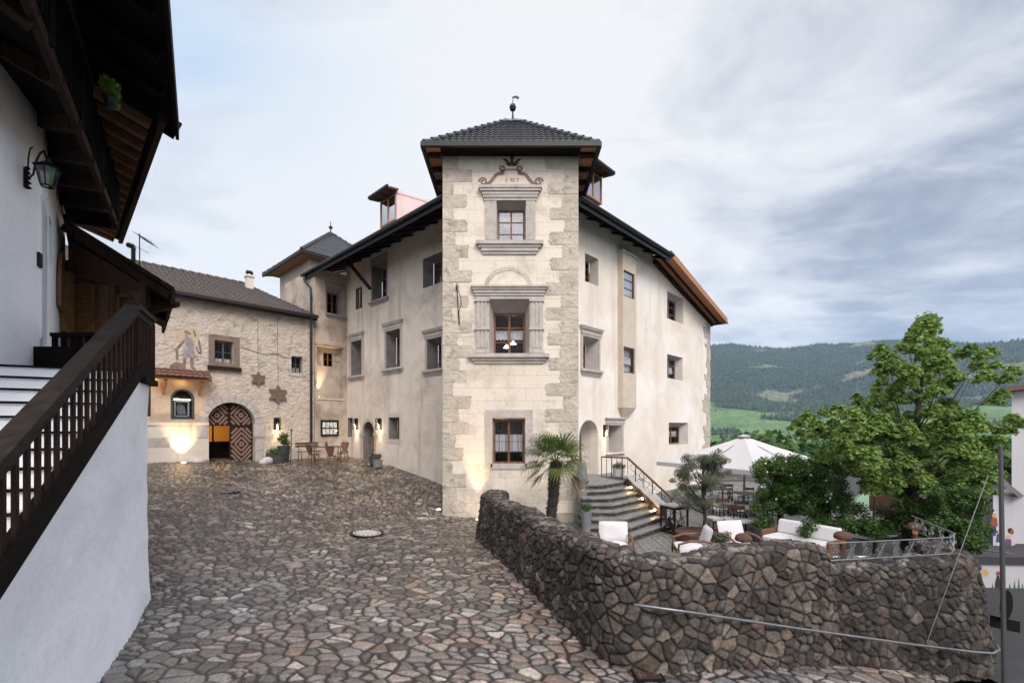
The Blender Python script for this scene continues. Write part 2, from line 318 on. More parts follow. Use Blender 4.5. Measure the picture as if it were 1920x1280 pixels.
# value noise in numpy
def _h(i, j, s):
    n = np.sin(i*127.1+j*311.7+s*74.7)*43758.5453
    return n-np.floor(n)
def vnoise(x, y, s=0):
    i = np.floor(x); j = np.floor(y); u = x-i; v = y-j; u = u*u*(3-2*u); v = v*v*(3-2*v)
    return (_h(i, j, s)*(1-u)+_h(i+1, j, s)*u)*(1-v)+(_h(i, j+1, s)*(1-u)+_h(i+1, j+1, s)*u)*v
def fbm(x, y, s=0, o=4, g=0.5):
    t = 0; a = 1; w = 0
    for k in range(o): t = t+a*vnoise(x*2**k, y*2**k, s+k*13); w += a; a *= g
    return t/w
def stones(x, y, cell, drop, seed, warp=0.25, wscale=2.0):
    """irregular stones: distance to the nearest joint (m) and three random numbers per stone"""
    x = x+(fbm(x*wscale/cell*0.3, y*wscale/cell*0.3, seed+5, 2)-0.5)*cell*warp*2; y = y+(fbm(x*wscale/cell*0.3+9, y*wscale/cell*0.3, seed+6, 2)-0.5)*cell*warp*2
    gx = np.floor(x/cell); gy = np.floor(y/cell); n = x.shape
    d1 = np.full(n, 1e9); sx = np.zeros(n); sy = np.zeros(n); ci = np.zeros(n); cj = np.zeros(n)
    cand = []
    for a in range(-2, 3):
        for b in range(-2, 3):
            i = gx+a; j = gy+b
            keep = _h(i, j, seed) > drop
            px = (i+0.5+(_h(i, j, seed+1)-0.5)*0.9)*cell; py = (j+0.5+(_h(i, j, seed+2)-0.5)*0.9)*cell
            d = (px-x)**2+(py-y)**2; d = np.where(keep, d, 1e9)
            cand.append((px, py, keep)); m = d < d1
            d1 = np.where(m, d, d1); sx = np.where(m, px, sx); sy = np.where(m, py, sy); ci = np.where(m, i, ci); cj = np.where(m, j, cj)
    e = np.full(n, 1e9)
    for px, py, keep in cand:
        dx = px-sx; dy = py-sy; l = np.sqrt(dx*dx+dy*dy)
        ok = keep & (l > 1e-6); l = np.maximum(l, 1e-6)
        ed = (((px+sx)/2-x)*dx+((py+sy)/2-y)*dy)/l
        e = np.where(ok & (ed < e), ed, e)
    return e, _h(ci, cj, seed+21), _h(ci, cj, seed+22), _h(ci, cj, seed+23)
def pick(r, pal):
    pal = np.array(pal); k = np.minimum((r*len(pal)).astype(int), len(pal)-1); return pal[k]
# ------------------------------------------------------------------ ground heights (z of world, eye at 3)
GA = np.array([(-2, 1.5, 0.1), (0, 5, 0.05), (-5.2, 5.2, 0.05), (-6.08, 7.7, 0.12), (1.45, 5.8, -0.12), (4.6, 6.2, -0.45), (7.7, 6.4, -1.0), (11, 7, -1.6), (3, 2.5, -0.25), (8, 2.5, -1.1),
               (-.8, 12.3, 0.05), (-3.6, 11.8, 0.18), (-2.34, 15.45, 0.0), (-0.8, 15.45, -0.1), (-2.87, 19, 0.60), (-7.27, 23.2, 1.32), (-8.9, 24.7, 1.40), (-12.4, 21.1, 1.42),
               (-15, 18.6, 1.55), (-10.5, 12, 0.95), (-9, 16, 0.98), (-5.5, 18, 0.75), (-10.1, 23.4, 1.38), (-7, 27, 1.5), (-18, 24, 1.7), (-12, 5, 0.3)])
def _tps(A):
    n = len(A); d = np.sqrt(((A[:, None, :2]-A[None, :, :2])**2).sum(-1)); K = np.where(d > 0, d*d*np.log(d+1e-9), 0)+np.eye(n)*0.8
    Pm = np.c_[np.ones(n), A[:, :2]]; M_ = np.block([[K, Pm], [Pm.T, np.zeros((3, 3))]])
    return np.linalg.solve(M_, np.r_[A[:, 2], 0, 0, 0])
_w = _tps(GA)
def gz(x, y):
    x = np.asarray(x, float); y = np.asarray(y, float); z = _w[-3]+_w[-2]*x+_w[-1]*y
    for i, (ax, ay, _) in enumerate(GA):
        d = np.sqrt((x-ax)**2+(y-ay)**2); z = z+_w[i]*np.where(d > 0, d*d*np.log(d+1e-9), 0)
    return z
def G(x, y): return float(gz(x, y))

TZ = -0.22                                  # terrace floor
# outside line of the rubble wall
WALL = [(-0.30, 12.95), (-0.62, 12.75), (-0.80, 12.45), (-0.80, 12.1), (1.20, 6.45), (1.40, 6.08), (1.62, 5.98), (4.75, 6.82), (7.35, 7.22), (7.75, 7.5), (8.4, 9.5)]
TERR = [(-0.6, 15.45), (-0.6, 12.7), (-0.55, 12.2), (1.45, 6.4), (1.65, 6.25), (7.3, 7.5), (30, 30), (3, 40), (-0.6, 18)]
def inpoly(x, y, poly):
    c = np.zeros(np.shape(x), bool); j = len(poly)-1
    for i in range(len(poly)):
        xi, yi = poly[i]; xj, yj = poly[j]
        c ^= ((yi > y) != (yj > y)) & (x < (xj-xi)*(y-yi)/(yj-yi+1e-12)+xi); j = i
    return c

PALC = [(0.165, 0.125, 0.10), (0.20, 0.155, 0.125), (0.135, 0.125, 0.125), (0.16, 0.165, 0.175), (0.20, 0.205, 0.21), (0.24, 0.20, 0.165), (0.12, 0.09, 0.075), (0.26, 0.165, 0.115),
        (0.15, 0.12, 0.105), (0.18, 0.15, 0.13), (0.30, 0.275, 0.24), (0.11, 0.115, 0.12), (0.21, 0.14, 0.11), (0.145, 0.155, 0.16)]
def cobbles():
    # rows finer near the viewer, so that the relief is sampled evenly
    inv = np.linspace(1/3.4, 1/28.0, 520); Ys = 1/inv
    us = np.linspace(-1.32, 0.95, 1050)
    Y, U = np.meshgrid(Ys, us, indexing='ij'); X = U*Y
    e, r1, r2, r3 = stones(X*0.82+0.12*Y, Y*1.12, 0.135, 0.46, 3, 0.35)
    jw = 0.010+0.012*vnoise(X*0.9, Y*0.9, 4)
    k = np.clip((e-jw)/0.035, 0, 1); k = 1-(1-k)**2.2
    rough = (fbm(X*14, Y*14, 9, 3)-0.5)
    Z = gz(X, Y)+k*(0.016+0.016*r2)+rough*0.012*(0.3+k)+(fbm(X*1.1, Y*1.1, 12, 3)-0.5)*0.05
    Z = Z+k*((r1-0.5)*0.10*(np.mod(X*3+r3, 0.2)-0.1))
    c = pick(r1, PALC)*np.array([1.27, 1.10, 0.93])*0.80*(0.50+0.95*r3)[..., None]
    big = fbm(X*0.35, Y*0.35, 31, 3)                        # bluer stones near the bottom, brown ones further up
    c = c*0.5+c.mean(-1, keepdims=True)*np.array([1.06, 1.0, 0.94])*0.5
    cool = np.clip((8.6-Y)/4+(big-0.5)*3, 0, 1)[..., None]
    grey = c.mean(-1, keepdims=True)*np.array([0.93, 1.0, 1.07])
    c = c*(1-0.50*cool)+grey*0.50*cool
    c = c*(0.82+0.36*fbm(X*9, Y*26, 41, 3))[..., None]
    joint_col = np.array([0.022, 0.018, 0.015])*(0.8+0.5*fbm(X*5, Y*5, 8, 2))[..., None]  # dark brown colour of the joints
    kk = np.clip((e-jw*0.8)/0.014, 0, 1)[..., None]
    c = joint_col*(1-kk)+c*kk
    dirt = np.clip((fbm(X*0.8, Y*0.8, 77, 4)-0.52)*5, 0, 1)[..., None]
    c = c*(1-0.32*dirt)
    n0, n1 = X.shape; idx = np.arange(n0*n1).reshape(n0, n1)
    fx = X[:-1, :-1]; fy = Y[:-1, :-1]
    ok = ~inpoly(fx, fy, TERR)
    ok &= (fx < 11.5) & ~((fx > 7.9) & (fy > 7.6)) & (fx > -17)
    a = idx[:-1, :-1][ok]; b = idx[1:, :-1][ok]; c2 = idx[1:, 1:][ok]; d = idx[:-1, 1:][ok]
    V = np.stack([X, Y, Z], -1).reshape(-1, 3); Fc = np.stack([a, d, c2, b], -1)
    used = np.unique(Fc); rm = np.full(len(V), -1); rm[used] = np.arange(len(used))
    m = mat('cobble_stone', (0.2, 0.2, 0.2), 0.43, attr='col', var=(0, 0, 0), vscale=30, bump=0.5, bscale=60, bdist=0.01)
    return np_mesh('cobbled_courtyard', V[used], rm[Fc], m, col=c.reshape(-1, 3)[used], smooth=True)
setting(cobbles())

def rubble(path, top, base, thick, cell, seed, res, batter=0.12, drop=0.3, name='wall', parent=None, shade=0.60):
    """a rubble wall: relief of single stones over face, top and back, following a path"""
    P2 = np.array(path, float); seg = np.sqrt((np.diff(P2, axis=0)**2).sum(1)); cum = np.r_[0, np.cumsum(seg)]
    a = np.arange(0, cum[-1], res); px = np.interp(a, cum, P2[:, 0]); py = np.interp(a, cum, P2[:, 1])
    k = int(0.16/res); ker = np.ones(2*k+1)/(2*k+1)
    sm = lambda q: np.convolve(np.pad(q, k, mode='edge'), ker, 'valid')
    px = sm(px); py = sm(py); tx = np.gradient(px); ty = np.gradient(py); l = np.hypot(tx, ty); tx /= l; ty /= l
    nx, ny = ty, -tx                                      # outward = right-hand side of the path
    if parent is None: pass
    zt = top(a/cum[-1]); zb = base(px, py)
    Hh = 1.75; prof = np.arange(0, Hh+thick+0.7, res)
    A, B = np.meshgrid(a, prof, indexing='ij')
    ztA = zt[:, None]; zbA = zb[:, None]; r = 0.07
    face = B < Hh
    zz = np.where(face, ztA-(Hh-B), ztA); off = np.where(face, 0, -(B-Hh)); over = np.maximum(B-Hh-thick, 0)
    zz = zz-over; off = np.where(over > 0, -thick, off)
    # rounded shoulder
    dz = np.clip(1-np.abs(B-Hh)/0.12, 0, 1)**2*0.035; dz2 = np.clip(1-np.abs(B-Hh-thick)/0.12, 0, 1)**2*0.035
    zz = zz-dz-dz2
    off = off+np.where(face, (Hh-B)*batter, 0)-dz+dz2*0.5
    e, r1, r2, r3 = stones(A, B*1.12+0.2*fbm(A*0.7, B*0.7, seed, 2), cell, drop, seed, 0.16)
    k_ = np.clip((e-0.006)/(0.016), 0, 1); k_ = 1-(1-k_)**2.0
    relief = k_*(0.022+0.035*r2)+(fbm(A*14, B*14, seed+3, 4, 0.7)-0.5)*0.040*(0.3+k_)+(r1-0.5)*0.35*(np.mod(A+r3, 0.16)-0.08)*k_*0.6-0.02+(fbm(A*1.5, B*1.5, seed+4, 2)-0.5)*0.05
    nzc = np.where(face, 0.0, np.where(over > 0, 0.0, 1.0)); nout = np.where(face, 1.0, np.where(over > 0, -1.0, 0.0))
    X = px[:, None]+nx[:, None]*(off+relief*nout); Y = py[:, None]+ny[:, None]*(off+relief*nout); Z = zz+relief*nzc*0.75
    pal = [(0.10, 0.082, 0.068), (0.125, 0.105, 0.09), (0.085, 0.08, 0.078), (0.15, 0.13, 0.11), (0.07, 0.062, 0.056), (0.115, 0.085, 0.068), (0.17, 0.15, 0.13), (0.09, 0.09, 0.088), (0.135, 0.098, 0.07), (0.075, 0.07, 0.07), (0.14, 0.085, 0.06)]
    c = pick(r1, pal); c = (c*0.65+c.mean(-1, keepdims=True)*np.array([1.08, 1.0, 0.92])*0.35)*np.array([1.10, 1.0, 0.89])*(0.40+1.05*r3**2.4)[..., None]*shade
    c = c*(0.75+0.5*fbm(A*10, B*20, seed+7, 3))[..., None]
    lich = np.clip((fbm(A*6, B*6, seed+17, 4)-0.56)*6, 0, 1)*np.where(face, 0.35, 1.0)
    c = c*(1-0.5*lich[..., None])+np.array([0.30, 0.275, 0.245])*0.5*lich[..., None]
    kk = np.clip((e-0.007)/0.011, 0, 1)[..., None]
    c = np.array([0.006, 0.005, 0.004])*(1-kk)+c*kk
    V = np.stack([X, Y, Z], -1).reshape(-1, 3); n0, n1 = X.shape; idx = np.arange(n0*n1).reshape(n0, n1)
    keep = Z[:-1, :-1] > (zbA[:-1]-0.25)+0*Z[:-1, :-1]
    keep |= (over[:-1, :-1] > 0)
    q = [idx[:-1, :-1][keep], idx[1:, :-1][keep], idx[1:, 1:][keep], idx[:-1, 1:][keep]]
    Fc = np.stack(q, -1); used = np.unique(Fc); rm = np.full(len(V), -1); rm[used] = np.arange(len(used))
    return np_mesh(name, V[used], rm[Fc], MRUB, parent, col=c.reshape(-1, 3)[used], smooth=True)
MRUB = mat('rubble_stone', (0.2, 0.2, 0.2), 0.85, attr='col', var=(0, 0, 0), vscale=25, bump=0.7, bscale=45, bdist=0.015)

rw = thing('stone_wall', 'dry rubble stone wall wrapping the terrace beside the cobbled ramp', 'wall', (1.5, 6.1, -0.1))
A_ = WALL[:8]; ZT = EYE-1.765
topA = lambda t: ZT+0.03*np.sin(t*23)+0.02*np.sin(t*61)
# the taller section ends in a short return towards the terrace
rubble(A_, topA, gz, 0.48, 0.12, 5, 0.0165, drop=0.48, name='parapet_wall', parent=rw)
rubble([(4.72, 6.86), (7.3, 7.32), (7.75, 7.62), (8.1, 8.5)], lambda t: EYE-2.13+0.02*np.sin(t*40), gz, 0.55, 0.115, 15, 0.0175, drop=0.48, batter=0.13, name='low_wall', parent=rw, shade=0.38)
m = MB(); m.hexa([Vector(q) for q in ((4.5, 6.95, -0.6), (4.74, 6.93, -0.6), (4.74, 7.28, -0.6), (4.5, 7.28, -0.6), (4.5, 6.95, ZT-0.06), (4.73, 6.93, ZT-0.06), (4.73, 7.26, ZT-0.06), (4.5, 7.28, ZT-0.06))])
m.build('end_stone', MRUB, rw, attrs=np.tile(np.array([0.10, 0.085, 0.07, 1.0]), (8, 1)))

# pipe handrail fixed to the outside of the rubble wall
def wall_pt(px, py, Y): return P(px, py, Y)
hp = thing('pipe_rail', 'long galvanised pipe handrail sloping along the outside of the rubble wall', 'handrail', tuple(P(1188, 1133, 5.78)))
m = MB(); pts = [P(1188, 1130, 5.98), P(1190, 1133, 5.72), P(1300, 1148, 5.95), P(1500, 1178, 6.35), P(1700, 1206, 6.72), P(1830, 1222, 6.95), P(1862, 1224, 7.0), P(1874, 1218, 7.15), P(1868, 1208, 7.45)]
m.tube(pts, 0.019, 8); m.build('pipe', MT['steel'], hp, smooth=True)
for (x, y, Y) in ((1400, 1163, 6.15), (1600, 1192, 6.53), (1780, 1216, 6.85)):
    m = MB(); a = P(x, y, Y); m.tube([a, a+Vector((0, .05, -0.06)), a+Vector((-0.02, 0.30, -0.06))], 0.010, 6); m.build('bracket', MT['steel'], hp)

# terrace floor: segmental arcs of small setts
def terrace():
    res = 0.035; xs = np.arange(-0.6, 14, res); ys = np.arange(6.3, 21, res)
    near = (xs < 7.2)
    xs = np.r_[xs[near], np.arange(7.2, 14, 0.12)]; ys = np.r_[ys[ys < 17], np.arange(17, 27, 0.15)]
    X, Y = np.meshgrid(xs, ys, indexing='ij')
    u = X/1.1; cc = np.floor(u)+0.5; du = (u-cc)*1.1
    V_ = Y+np.sqrt(np.maximum(0.72-du**2, 0.01))*1.0
    row = np.floor(V_/0.085); fr = np.abs(V_/0.085-row-0.5)*2
    col_ = (du+0.05*np.mod(row, 2))/0.085; ci = np.floor(col_); fc = np.abs(col_-ci-0.5)*2
    k = np.clip((1-np.maximum(fr, fc))*4, 0, 1)
    r = _h(row, ci+cc*31, 3); c = (np.array([0.15, 0.155, 0.14])*(0.6+0.8*r)[..., None])*k[..., None]+np.array([0.04, 0.04, 0.035])*(1-k[..., None])
    Z = TZ+k*0.012
    n0, n1 = X.shape; idx = np.arange(n0*n1).reshape(n0, n1); ok = inpoly(X[:-1, :-1], Y[:-1, :-1], TERR)
    Fc = np.stack([idx[:-1, :-1][ok], idx[1:, :-1][ok], idx[1:, 1:][ok], idx[:-1, 1:][ok]], -1)
    V = np.stack([X, Y, Z], -1).reshape(-1, 3); used = np.unique(Fc); rm = np.full(len(V), -1); rm[used] = np.arange(len(used))
    return np_mesh('terrace_paving', V[used], rm[Fc], mat('sett_stone', (0.2, 0.2, 0.2), 0.7, attr='col', var=(0, 0, 0), vscale=20, bump=0.3, bscale=50), col=c.reshape(-1, 3)[used], smooth=True)
setting(terrace())

# ground under and around everything, falling away into the valley, and the far hillsides: one sheet
def hills():
    PR = np.array([(-3, 900), (0, 905), (150, 900), (700, 850), (1200, 826), (1600, 800), (2000, 768), (2300, 742), (2700, 705), (3200, 668), (3600, 641)])
    az = np.concatenate([np.linspace(-180, 15, 90, endpoint=False), np.linspace(15, 62, 620, endpoint=False), np.linspace(62, 180, 60)])
    rr = np.concatenate([np.linspace(0.5, 34, 12), np.geomspace(36, 1100, 30), np.linspace(1130, 4300, 300)])
    A, Rr = np.meshgrid(np.radians(az), rr, indexing='ij'); X = np.sin(A)*Rr; Y = np.cos(A)*Rr
    Ye = np.maximum(Rr*0.86, 1)
    ridge_px = np.array([-400, 600, 1250, 1330, 1370, 1420, 1480, 1540, 1600, 1660, 1760, 1850, 1920, 2100, 2600]); ridge_py = np.array([700, 690, 662, 648, 644, 652, 653, 643, 641, 638, 640, 643, 637, 640, 670])
    pxa = CX+F*np.tan(np.clip(A, -1.2, 1.2)); rp = np.interp(pxa, ridge_px, ridge_py)
    pyv = np.interp(Rr, PR[:, 0], PR[:, 1]); top = np.interp(Rr, [2000, 3600], [0, 1]); pyv = pyv+(rp-641)*top
    pyv = np.where(Rr > 3600, rp+(Rr-3600)*0.09, pyv)
    front = np.clip(np.cos(A-np.radians(35))*2.2-0.2, 0, 1)
    Z = EYE+(HY-pyv)/F*Rr*np.maximum(np.cos(A), 0.35)
    n1_ = fbm(X/420, Y/420, 5, 5); n2_ = fbm(X/90, Y/90, 6, 4)
    w = np.clip((Rr-900)/1800, 0, 1); Z = Z+(n1_-0.5)*150*w*(1-0.75*np.clip((Rr-3000)/600, 0, 1))+(n2_-0.5)*26*w
    base = -1.6-np.clip(Rr-30, 0, 200)*0.03; s = np.clip((Rr-34)/400, 0, 1); s = s*s*(3-2*s)
    Z = base*(1-s)+(Z*front+(-60)*(1-front))*s
    Z = np.where(Rr < 36, -1.9-0.6*np.clip(X/14, 0, 4)-0*Y, Z)
    # woods and meadows
    forest = np.array([0.026, 0.042, 0.032]); forest2 = np.array([0.060, 0.080, 0.055]); meadow = np.array([0.105, 0.175, 0.065]); clear = np.array([0.20, 0.20, 0.11]); soil = np.array([0.15, 0.12, 0.095])
    t = fbm(X/70, Y/70, 21, 5)[..., None]; c = forest*(1-t)+forest2*t
    big = fbm(X/600, Y/350, 25, 3)
    pv = pyv+(fbm(X/260, Y/260, 22, 4)-0.5)*34
    md = np.clip((pv-762)/4, 0, 1)*np.clip((855-pv)/4, 0, 1)
    strips = fbm(X/150+3, Y/60, 28, 3); md = md*np.clip((strips-0.24)*12, 0, 1)
    c = c*(1-md[..., None])+(meadow*(0.7+0.6*fbm(X/100, Y/40, 30, 3))[..., None])*md[..., None]
    cl = np.clip((fbm(X/240, Y/140, 41, 4)-0.66)*22, 0, 1)*(Rr > 1900); c = c*(1-0.6*cl[..., None])+clear*0.6*cl[..., None]
    n0, n1 = X.shape; idx = np.arange(n0*n1).reshape(n0, n1)
    Fc = np.stack([idx[:-1, :-1].ravel(), idx[1:, :-1].ravel(), idx[1:, 1:].ravel(), idx[:-1, 1:].ravel()], -1)
    V = np.stack([X, Y, Z], -1)
    mm = mat('wooded_hillside', (0.1, 0.1, 0.1), 0.95, attr='col', var=(0, 0, 0), vscale=0.05, bump=1.0, bscale=0.05, bdist=12, spec=0.1)
    o = np_mesh('hills', V.reshape(-1, 3), Fc, mm, col=c.reshape(-1, 3), smooth=True)
    # conifers and broadleaves scattered over the wooded parts
    sel = np.argwhere((np.degrees(A) > 21) & (np.degrees(A) < 53) & (Rr > 1150) & (Rr < 3590) & (md < 0.3) & (cl < 0.5))
    pk = sel[rng.choice(len(sel), 26000)]
    tv = []; n = len(pk); base_ = V[pk[:, 0], pk[:, 1]]+np.c_[rng.normal(0, 7, (n, 2)), np.zeros(n)]
    h = rng.uniform(8, 20, n); r = h*rng.uniform(0.24, 0.42, n); cc = rng.uniform(0.5, 1.5, (n, 1))*np.array([0.032, 0.050, 0.032])+rng.uniform(0, 0.03, (n, 1))*np.array([0.9, 1, 0.2])
    vs = []; 
    for k in range(4): a = math.pi/2*k+0.4; vs.append(base_+np.c_[r*math.cos(a), r*math.sin(a), h*0.12])
    vs.append(base_+np.c_[np.zeros((n, 2)), h]); vs = np.stack(vs, 1)
    i0 = np.arange(n)[:, None]*5; tri = np.concatenate([np.stack([i0[:, 0]+k, i0[:, 0]+(k+1) % 4, i0[:, 0]+4], -1) for k in range(4)])
    wd = np_mesh('forest', vs.reshape(-1, 3), tri, mm, col=np.repeat(cc, 5, 0)); wd['kind'] = 'stuff'
    return o
setting(hills())
# ================================================================== the old manor house
T_ = Fr((-2.34, 15.5), (1, 0), (0, -1))                    # tower front
LW = Fr((-2.87, 19.0), (-.7246, .6893), (-.6893, -.7246))  # left facade
RW = Fr((2.60, 17.7), (.6897, .7241), (.7241, -.6897))     # right facade
WG = Fr((-8.9, 24.74), (-.6897, -.7241), (.7241, -.6897))  # short wing in the corner
GW = Fr((-10.12, 23.5), (-.6897, -.7241), (.7241, -.6897)) # gatehouse wall
man = thing('manor_house', 'old stone manor house with a square corner tower and pale lime plaster', 'building', (0, 17.5, 0))

def rect(a0, a1, z0, z1): return [(a0, z0), (a1, z0), (a1, z1), (a0, z1)]
def arch(a0, a1, z0, z1, n=14):
    r = (a1-a0)/2; c = (a0+a1)/2; zc = z1-r
    return [(a0, z0), (a1, z0)]+[(c+r*math.cos(math.pi*k/n), zc+r*math.sin(math.pi*k/n)) for k in range(n+1)]
def inner(poly, ds0, ds1, dz0, dz1):
    a = [p[0] for p in poly]; z = [p[1] for p in poly]; A0, A1, Z0, Z1 = min(a), max(a), min(z), max(z)
    f = lambda v, lo, hi, d0, d1: lo+d0+(v-lo)/(hi-lo)*((hi-d1)-(lo+d0))
    return [(f(x, A0, A1, ds0, ds1), f(y, Z0, Z1, dz0, dz1)) for x, y in poly]
class Wall:
    """a facade: outline with holes, splayed reveals and a dark room behind every hole"""
    def __init__(s, fr, outline): s.fr = fr; s.out = outline; s.h = []
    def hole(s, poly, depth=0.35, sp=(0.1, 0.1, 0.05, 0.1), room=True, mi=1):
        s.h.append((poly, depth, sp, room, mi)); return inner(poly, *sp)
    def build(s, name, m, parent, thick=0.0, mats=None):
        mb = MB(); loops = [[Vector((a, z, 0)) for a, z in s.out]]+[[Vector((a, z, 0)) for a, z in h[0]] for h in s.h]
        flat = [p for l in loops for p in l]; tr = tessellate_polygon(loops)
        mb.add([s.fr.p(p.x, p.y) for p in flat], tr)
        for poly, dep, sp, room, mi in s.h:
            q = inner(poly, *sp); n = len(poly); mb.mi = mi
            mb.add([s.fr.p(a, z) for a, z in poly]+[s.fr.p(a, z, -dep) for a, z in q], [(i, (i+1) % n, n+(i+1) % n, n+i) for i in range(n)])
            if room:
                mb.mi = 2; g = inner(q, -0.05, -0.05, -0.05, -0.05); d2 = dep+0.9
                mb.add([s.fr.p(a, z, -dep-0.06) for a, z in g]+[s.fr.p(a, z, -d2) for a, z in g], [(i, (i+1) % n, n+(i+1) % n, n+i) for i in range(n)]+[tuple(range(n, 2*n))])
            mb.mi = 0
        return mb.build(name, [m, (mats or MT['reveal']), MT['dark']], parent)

def bounds(poly):
    a = [p[0] for p in poly]; z = [p[1] for p in poly]; return min(a), max(a), min(z), max(z)
def window(fr, q, dep, parent, cols=2, rows=3, wood='winwood', curtain=None, glass='glass', bars=False, fw=0.055, name='window', label=None, lamp=None):
    """casement: frame and glazing bars, pane, optional curtain and iron grille, set at depth dep"""
    a0, a1, z0, z1 = bounds(q); mb = MB(); o = -dep-0.02; t = 0.05
    for (x0, x1, y0, y1) in ((a0, a0+fw, z0, z1), (a1-fw, a1, z0, z1), (a0+fw, a1-fw, z0, z0+fw), (a0+fw, a1-fw, z1-fw, z1)):
        mb.fbox(fr, x0, x1, y0, y1, o-t, o)
    for c in range(1, cols):
        x = a0+(a1-a0)*c/cols; w = fw*0.62 if c*2 == cols else fw*0.25
        mb.fbox(fr, x-w, x+w, z0+fw, z1-fw, o-t, o+0.008)
    for r in range(1, rows):
        z = z0+(z1-z0)*r/rows; w = fw*0.24
        for c in range(cols):
            x0 = a0+(a1-a0)*c/cols+fw*0.62; x1 = a0+(a1-a0)*(c+1)/cols-fw*0.62
            mb.fbox(fr, x0, x1, z-w, z+w, o-t*0.7, o-0.004)
    w_ = mb.build(name, MT[wood], parent)
    if label: w_['label'] = label
    g = MB(); g.quad(fr.p(a0+fw*0.5, z0+fw*0.5, o-0.03), fr.p(a1-fw*0.5, z0+fw*0.5, o-0.03), fr.p(a1-fw*0.5, z1-fw*0.5, o-0.03), fr.p(a0+fw*0.5, z1-fw*0.5, o-0.03)); g.build('pane', MT[glass], w_)
    if curtain:
        c0, c1 = curtain; zz0 = z0+(z1-z0)*c0; zz1 = z0+(z1-z0)*c1; n = 24; cb = MB(); vs = []
        for i in range(n+1):
            x = a0+fw+(a1-a0-2*fw)*i/n; wv = 0.018*math.sin(i*2.4); sc = 0.035*abs(math.sin(i*math.pi/3))
            vs += [fr.p(x, zz0-sc, o-0.14+wv), fr.p(x, zz1, o-0.14+wv)]
        cb.add(vs, [(2*i, 2*i+2, 2*i+3, 2*i+1) for i in range(n)]); cb.build('curtain', MT['curtain'], w_)
    if bars:
        gb = MB(); nx, nz_ = bars
        for i in range(1, nx): x = a0+(a1-a0)*i/nx; gb.tube([fr.p(x, z0, o+0.12), fr.p(x, z1, o+0.12)], 0.009, 5)
        for i in range(1, nz_): z = z0+(z1-z0)*i/nz_; gb.tube([fr.p(a0, z, o+0.12), fr.p(a1, z, o+0.12)], 0.009, 5)
        gb.build('grille', MT['iron'], w_)
    return w_
def moulding(fr, a0, a1, z0, z1, steps, parent, name, m='trim', up=True, ends=True):
    """a moulded ledge: stacked courses whose projection follows the profile (fractions, projection, side overhang)"""
    mb = MB()
    for (f0, f1, proj, side) in steps:
        za = z0+(z1-z0)*f0; zb = z0+(z1-z0)*f1
        mb.fbox(fr, a0-side, a1+side, za, zb, -0.02, proj)
    return mb.build(name, MT[m], parent)
CORN = [(0, .22, .05, 0.0), (.22, .36, .075, .025), (.36, .62, .06, .015), (.62, .74, .10, .05), (.74, .90, .13, .08), (.90, 1.0, .15, .105)]
SILL = [(0, .25, .04, -.10), (.25, .45, .07, -.06), (.45, .62, .09, -.03), (.62, 1.0, .14, 0.0)]
SURR_OUT = []
def surround(fr, poly, q_out, parent, m='trim', proj=0.04):
    """flat stone frame round an opening"""
    a0, a1, z0, z1 = bounds(poly); b0, b1, c0, c1 = q_out; mb = MB()
    for (x0, x1, y0, y1) in ((b0, a0, c0, c1), (a1, b1, c0, c1), (a0, a1, z1, c1), (a0, a1, c0, z0)):
        if x1-x0 > 0.005 and y1-y0 > 0.005: mb.fbox(fr, x0, x1, y0, y1, -0.02, proj)
    return mb.build('stone_surround', MT[m], parent)

# ---------------------------------------------------------------- left facade
EZ = EYE+8.0                                               # main eaves height
lw = Wall(LW, [(-0.9, -0.5), (8.35, 0.6), (8.35, EZ+0.62), (-0.9, EZ+0.62)])
wins = []
def W_(wl, fr, px, dep=0.38, sp=(0.12, 0.12, 0.06, 0.10), **k):
    a0, a1, z0, z1 = fr.rect(*px); poly = rect(a0, a1, z0, z1); q = wl.hole(poly, dep, sp); wins.append((fr, poly, q, dep, k)); return poly
W_(lw, LW, (667, 679, 539, 579), 0.2, (0.02, 0.02, 0.02, 0.02), cols=1, rows=2, wood='winwood')
W_(lw, LW, (698, 725, 492, 562), 0.45, (0.16, 0.16, 0.05, 0.10), cols=2, rows=3, wood='greywood')
W_(lw, LW, (793, 832, 478, 534), 0.42, (0.2, 0.2, 0.12, 0.12), cols=2, rows=3)
P4 = W_(lw, LW, (658.5, 679, 639, 704), 0.46, (0.16, 0.16, 0.0, 0.22), cols=2, rows=3, curtain=(0.3, 0.55))
P5 = W_(lw, LW, (724, 751, 619, 690), 0.46, (0.16, 0.16, 0.0, 0.22), cols=2, rows=3, curtain=(0.3, 0.6))
P6 = W_(lw, LW, (801, 829, 634, 692), 0.46, (0.16, 0.16, 0.0, 0.2), cols=2, rows=3, curtain=(0.25, 0.6))
P9 = W_(lw, LW, (729, 749, 782, 823), 0.38, (0.14, 0.14, 0.02, 0.14), cols=2, rows=2)
P8 = W_(lw, LW, (652, 660, 783, 819), 0.3, (0.05, 0.1, 0.02, 0.06), cols=1, rows=2)
da0, da1, dz0, dz1 = LW.rect(681, 703, 790, 866)
dpoly = arch(da0, da1, dz0, dz1); dq = lw.hole(dpoly, 0.42, (0.1, 0.1, 0.0, 0.05), mi=1)
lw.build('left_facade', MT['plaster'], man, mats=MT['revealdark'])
for (P_, px) in ((P4, (653, 685, 618, 712)), (P5, (715, 760, 600, 702)), (P6, (793, 831, 618, 705))):
    a0, a1, z0, z1 = bounds(P_); H_ = z1-z0; w = 0.13
    s_ = surround(LW, P_, (a0-w, a1+w, z0, z1+0.02), man)
    moulding(LW, a0-w-0.02, a1+w+0.02, z1+0.02, z1+0.40, CORN, s_, 'cornice')
    moulding(LW, a0-w-0.12, a1+w+0.12, z0-0.25, z0, SILL, s_, 'sill')
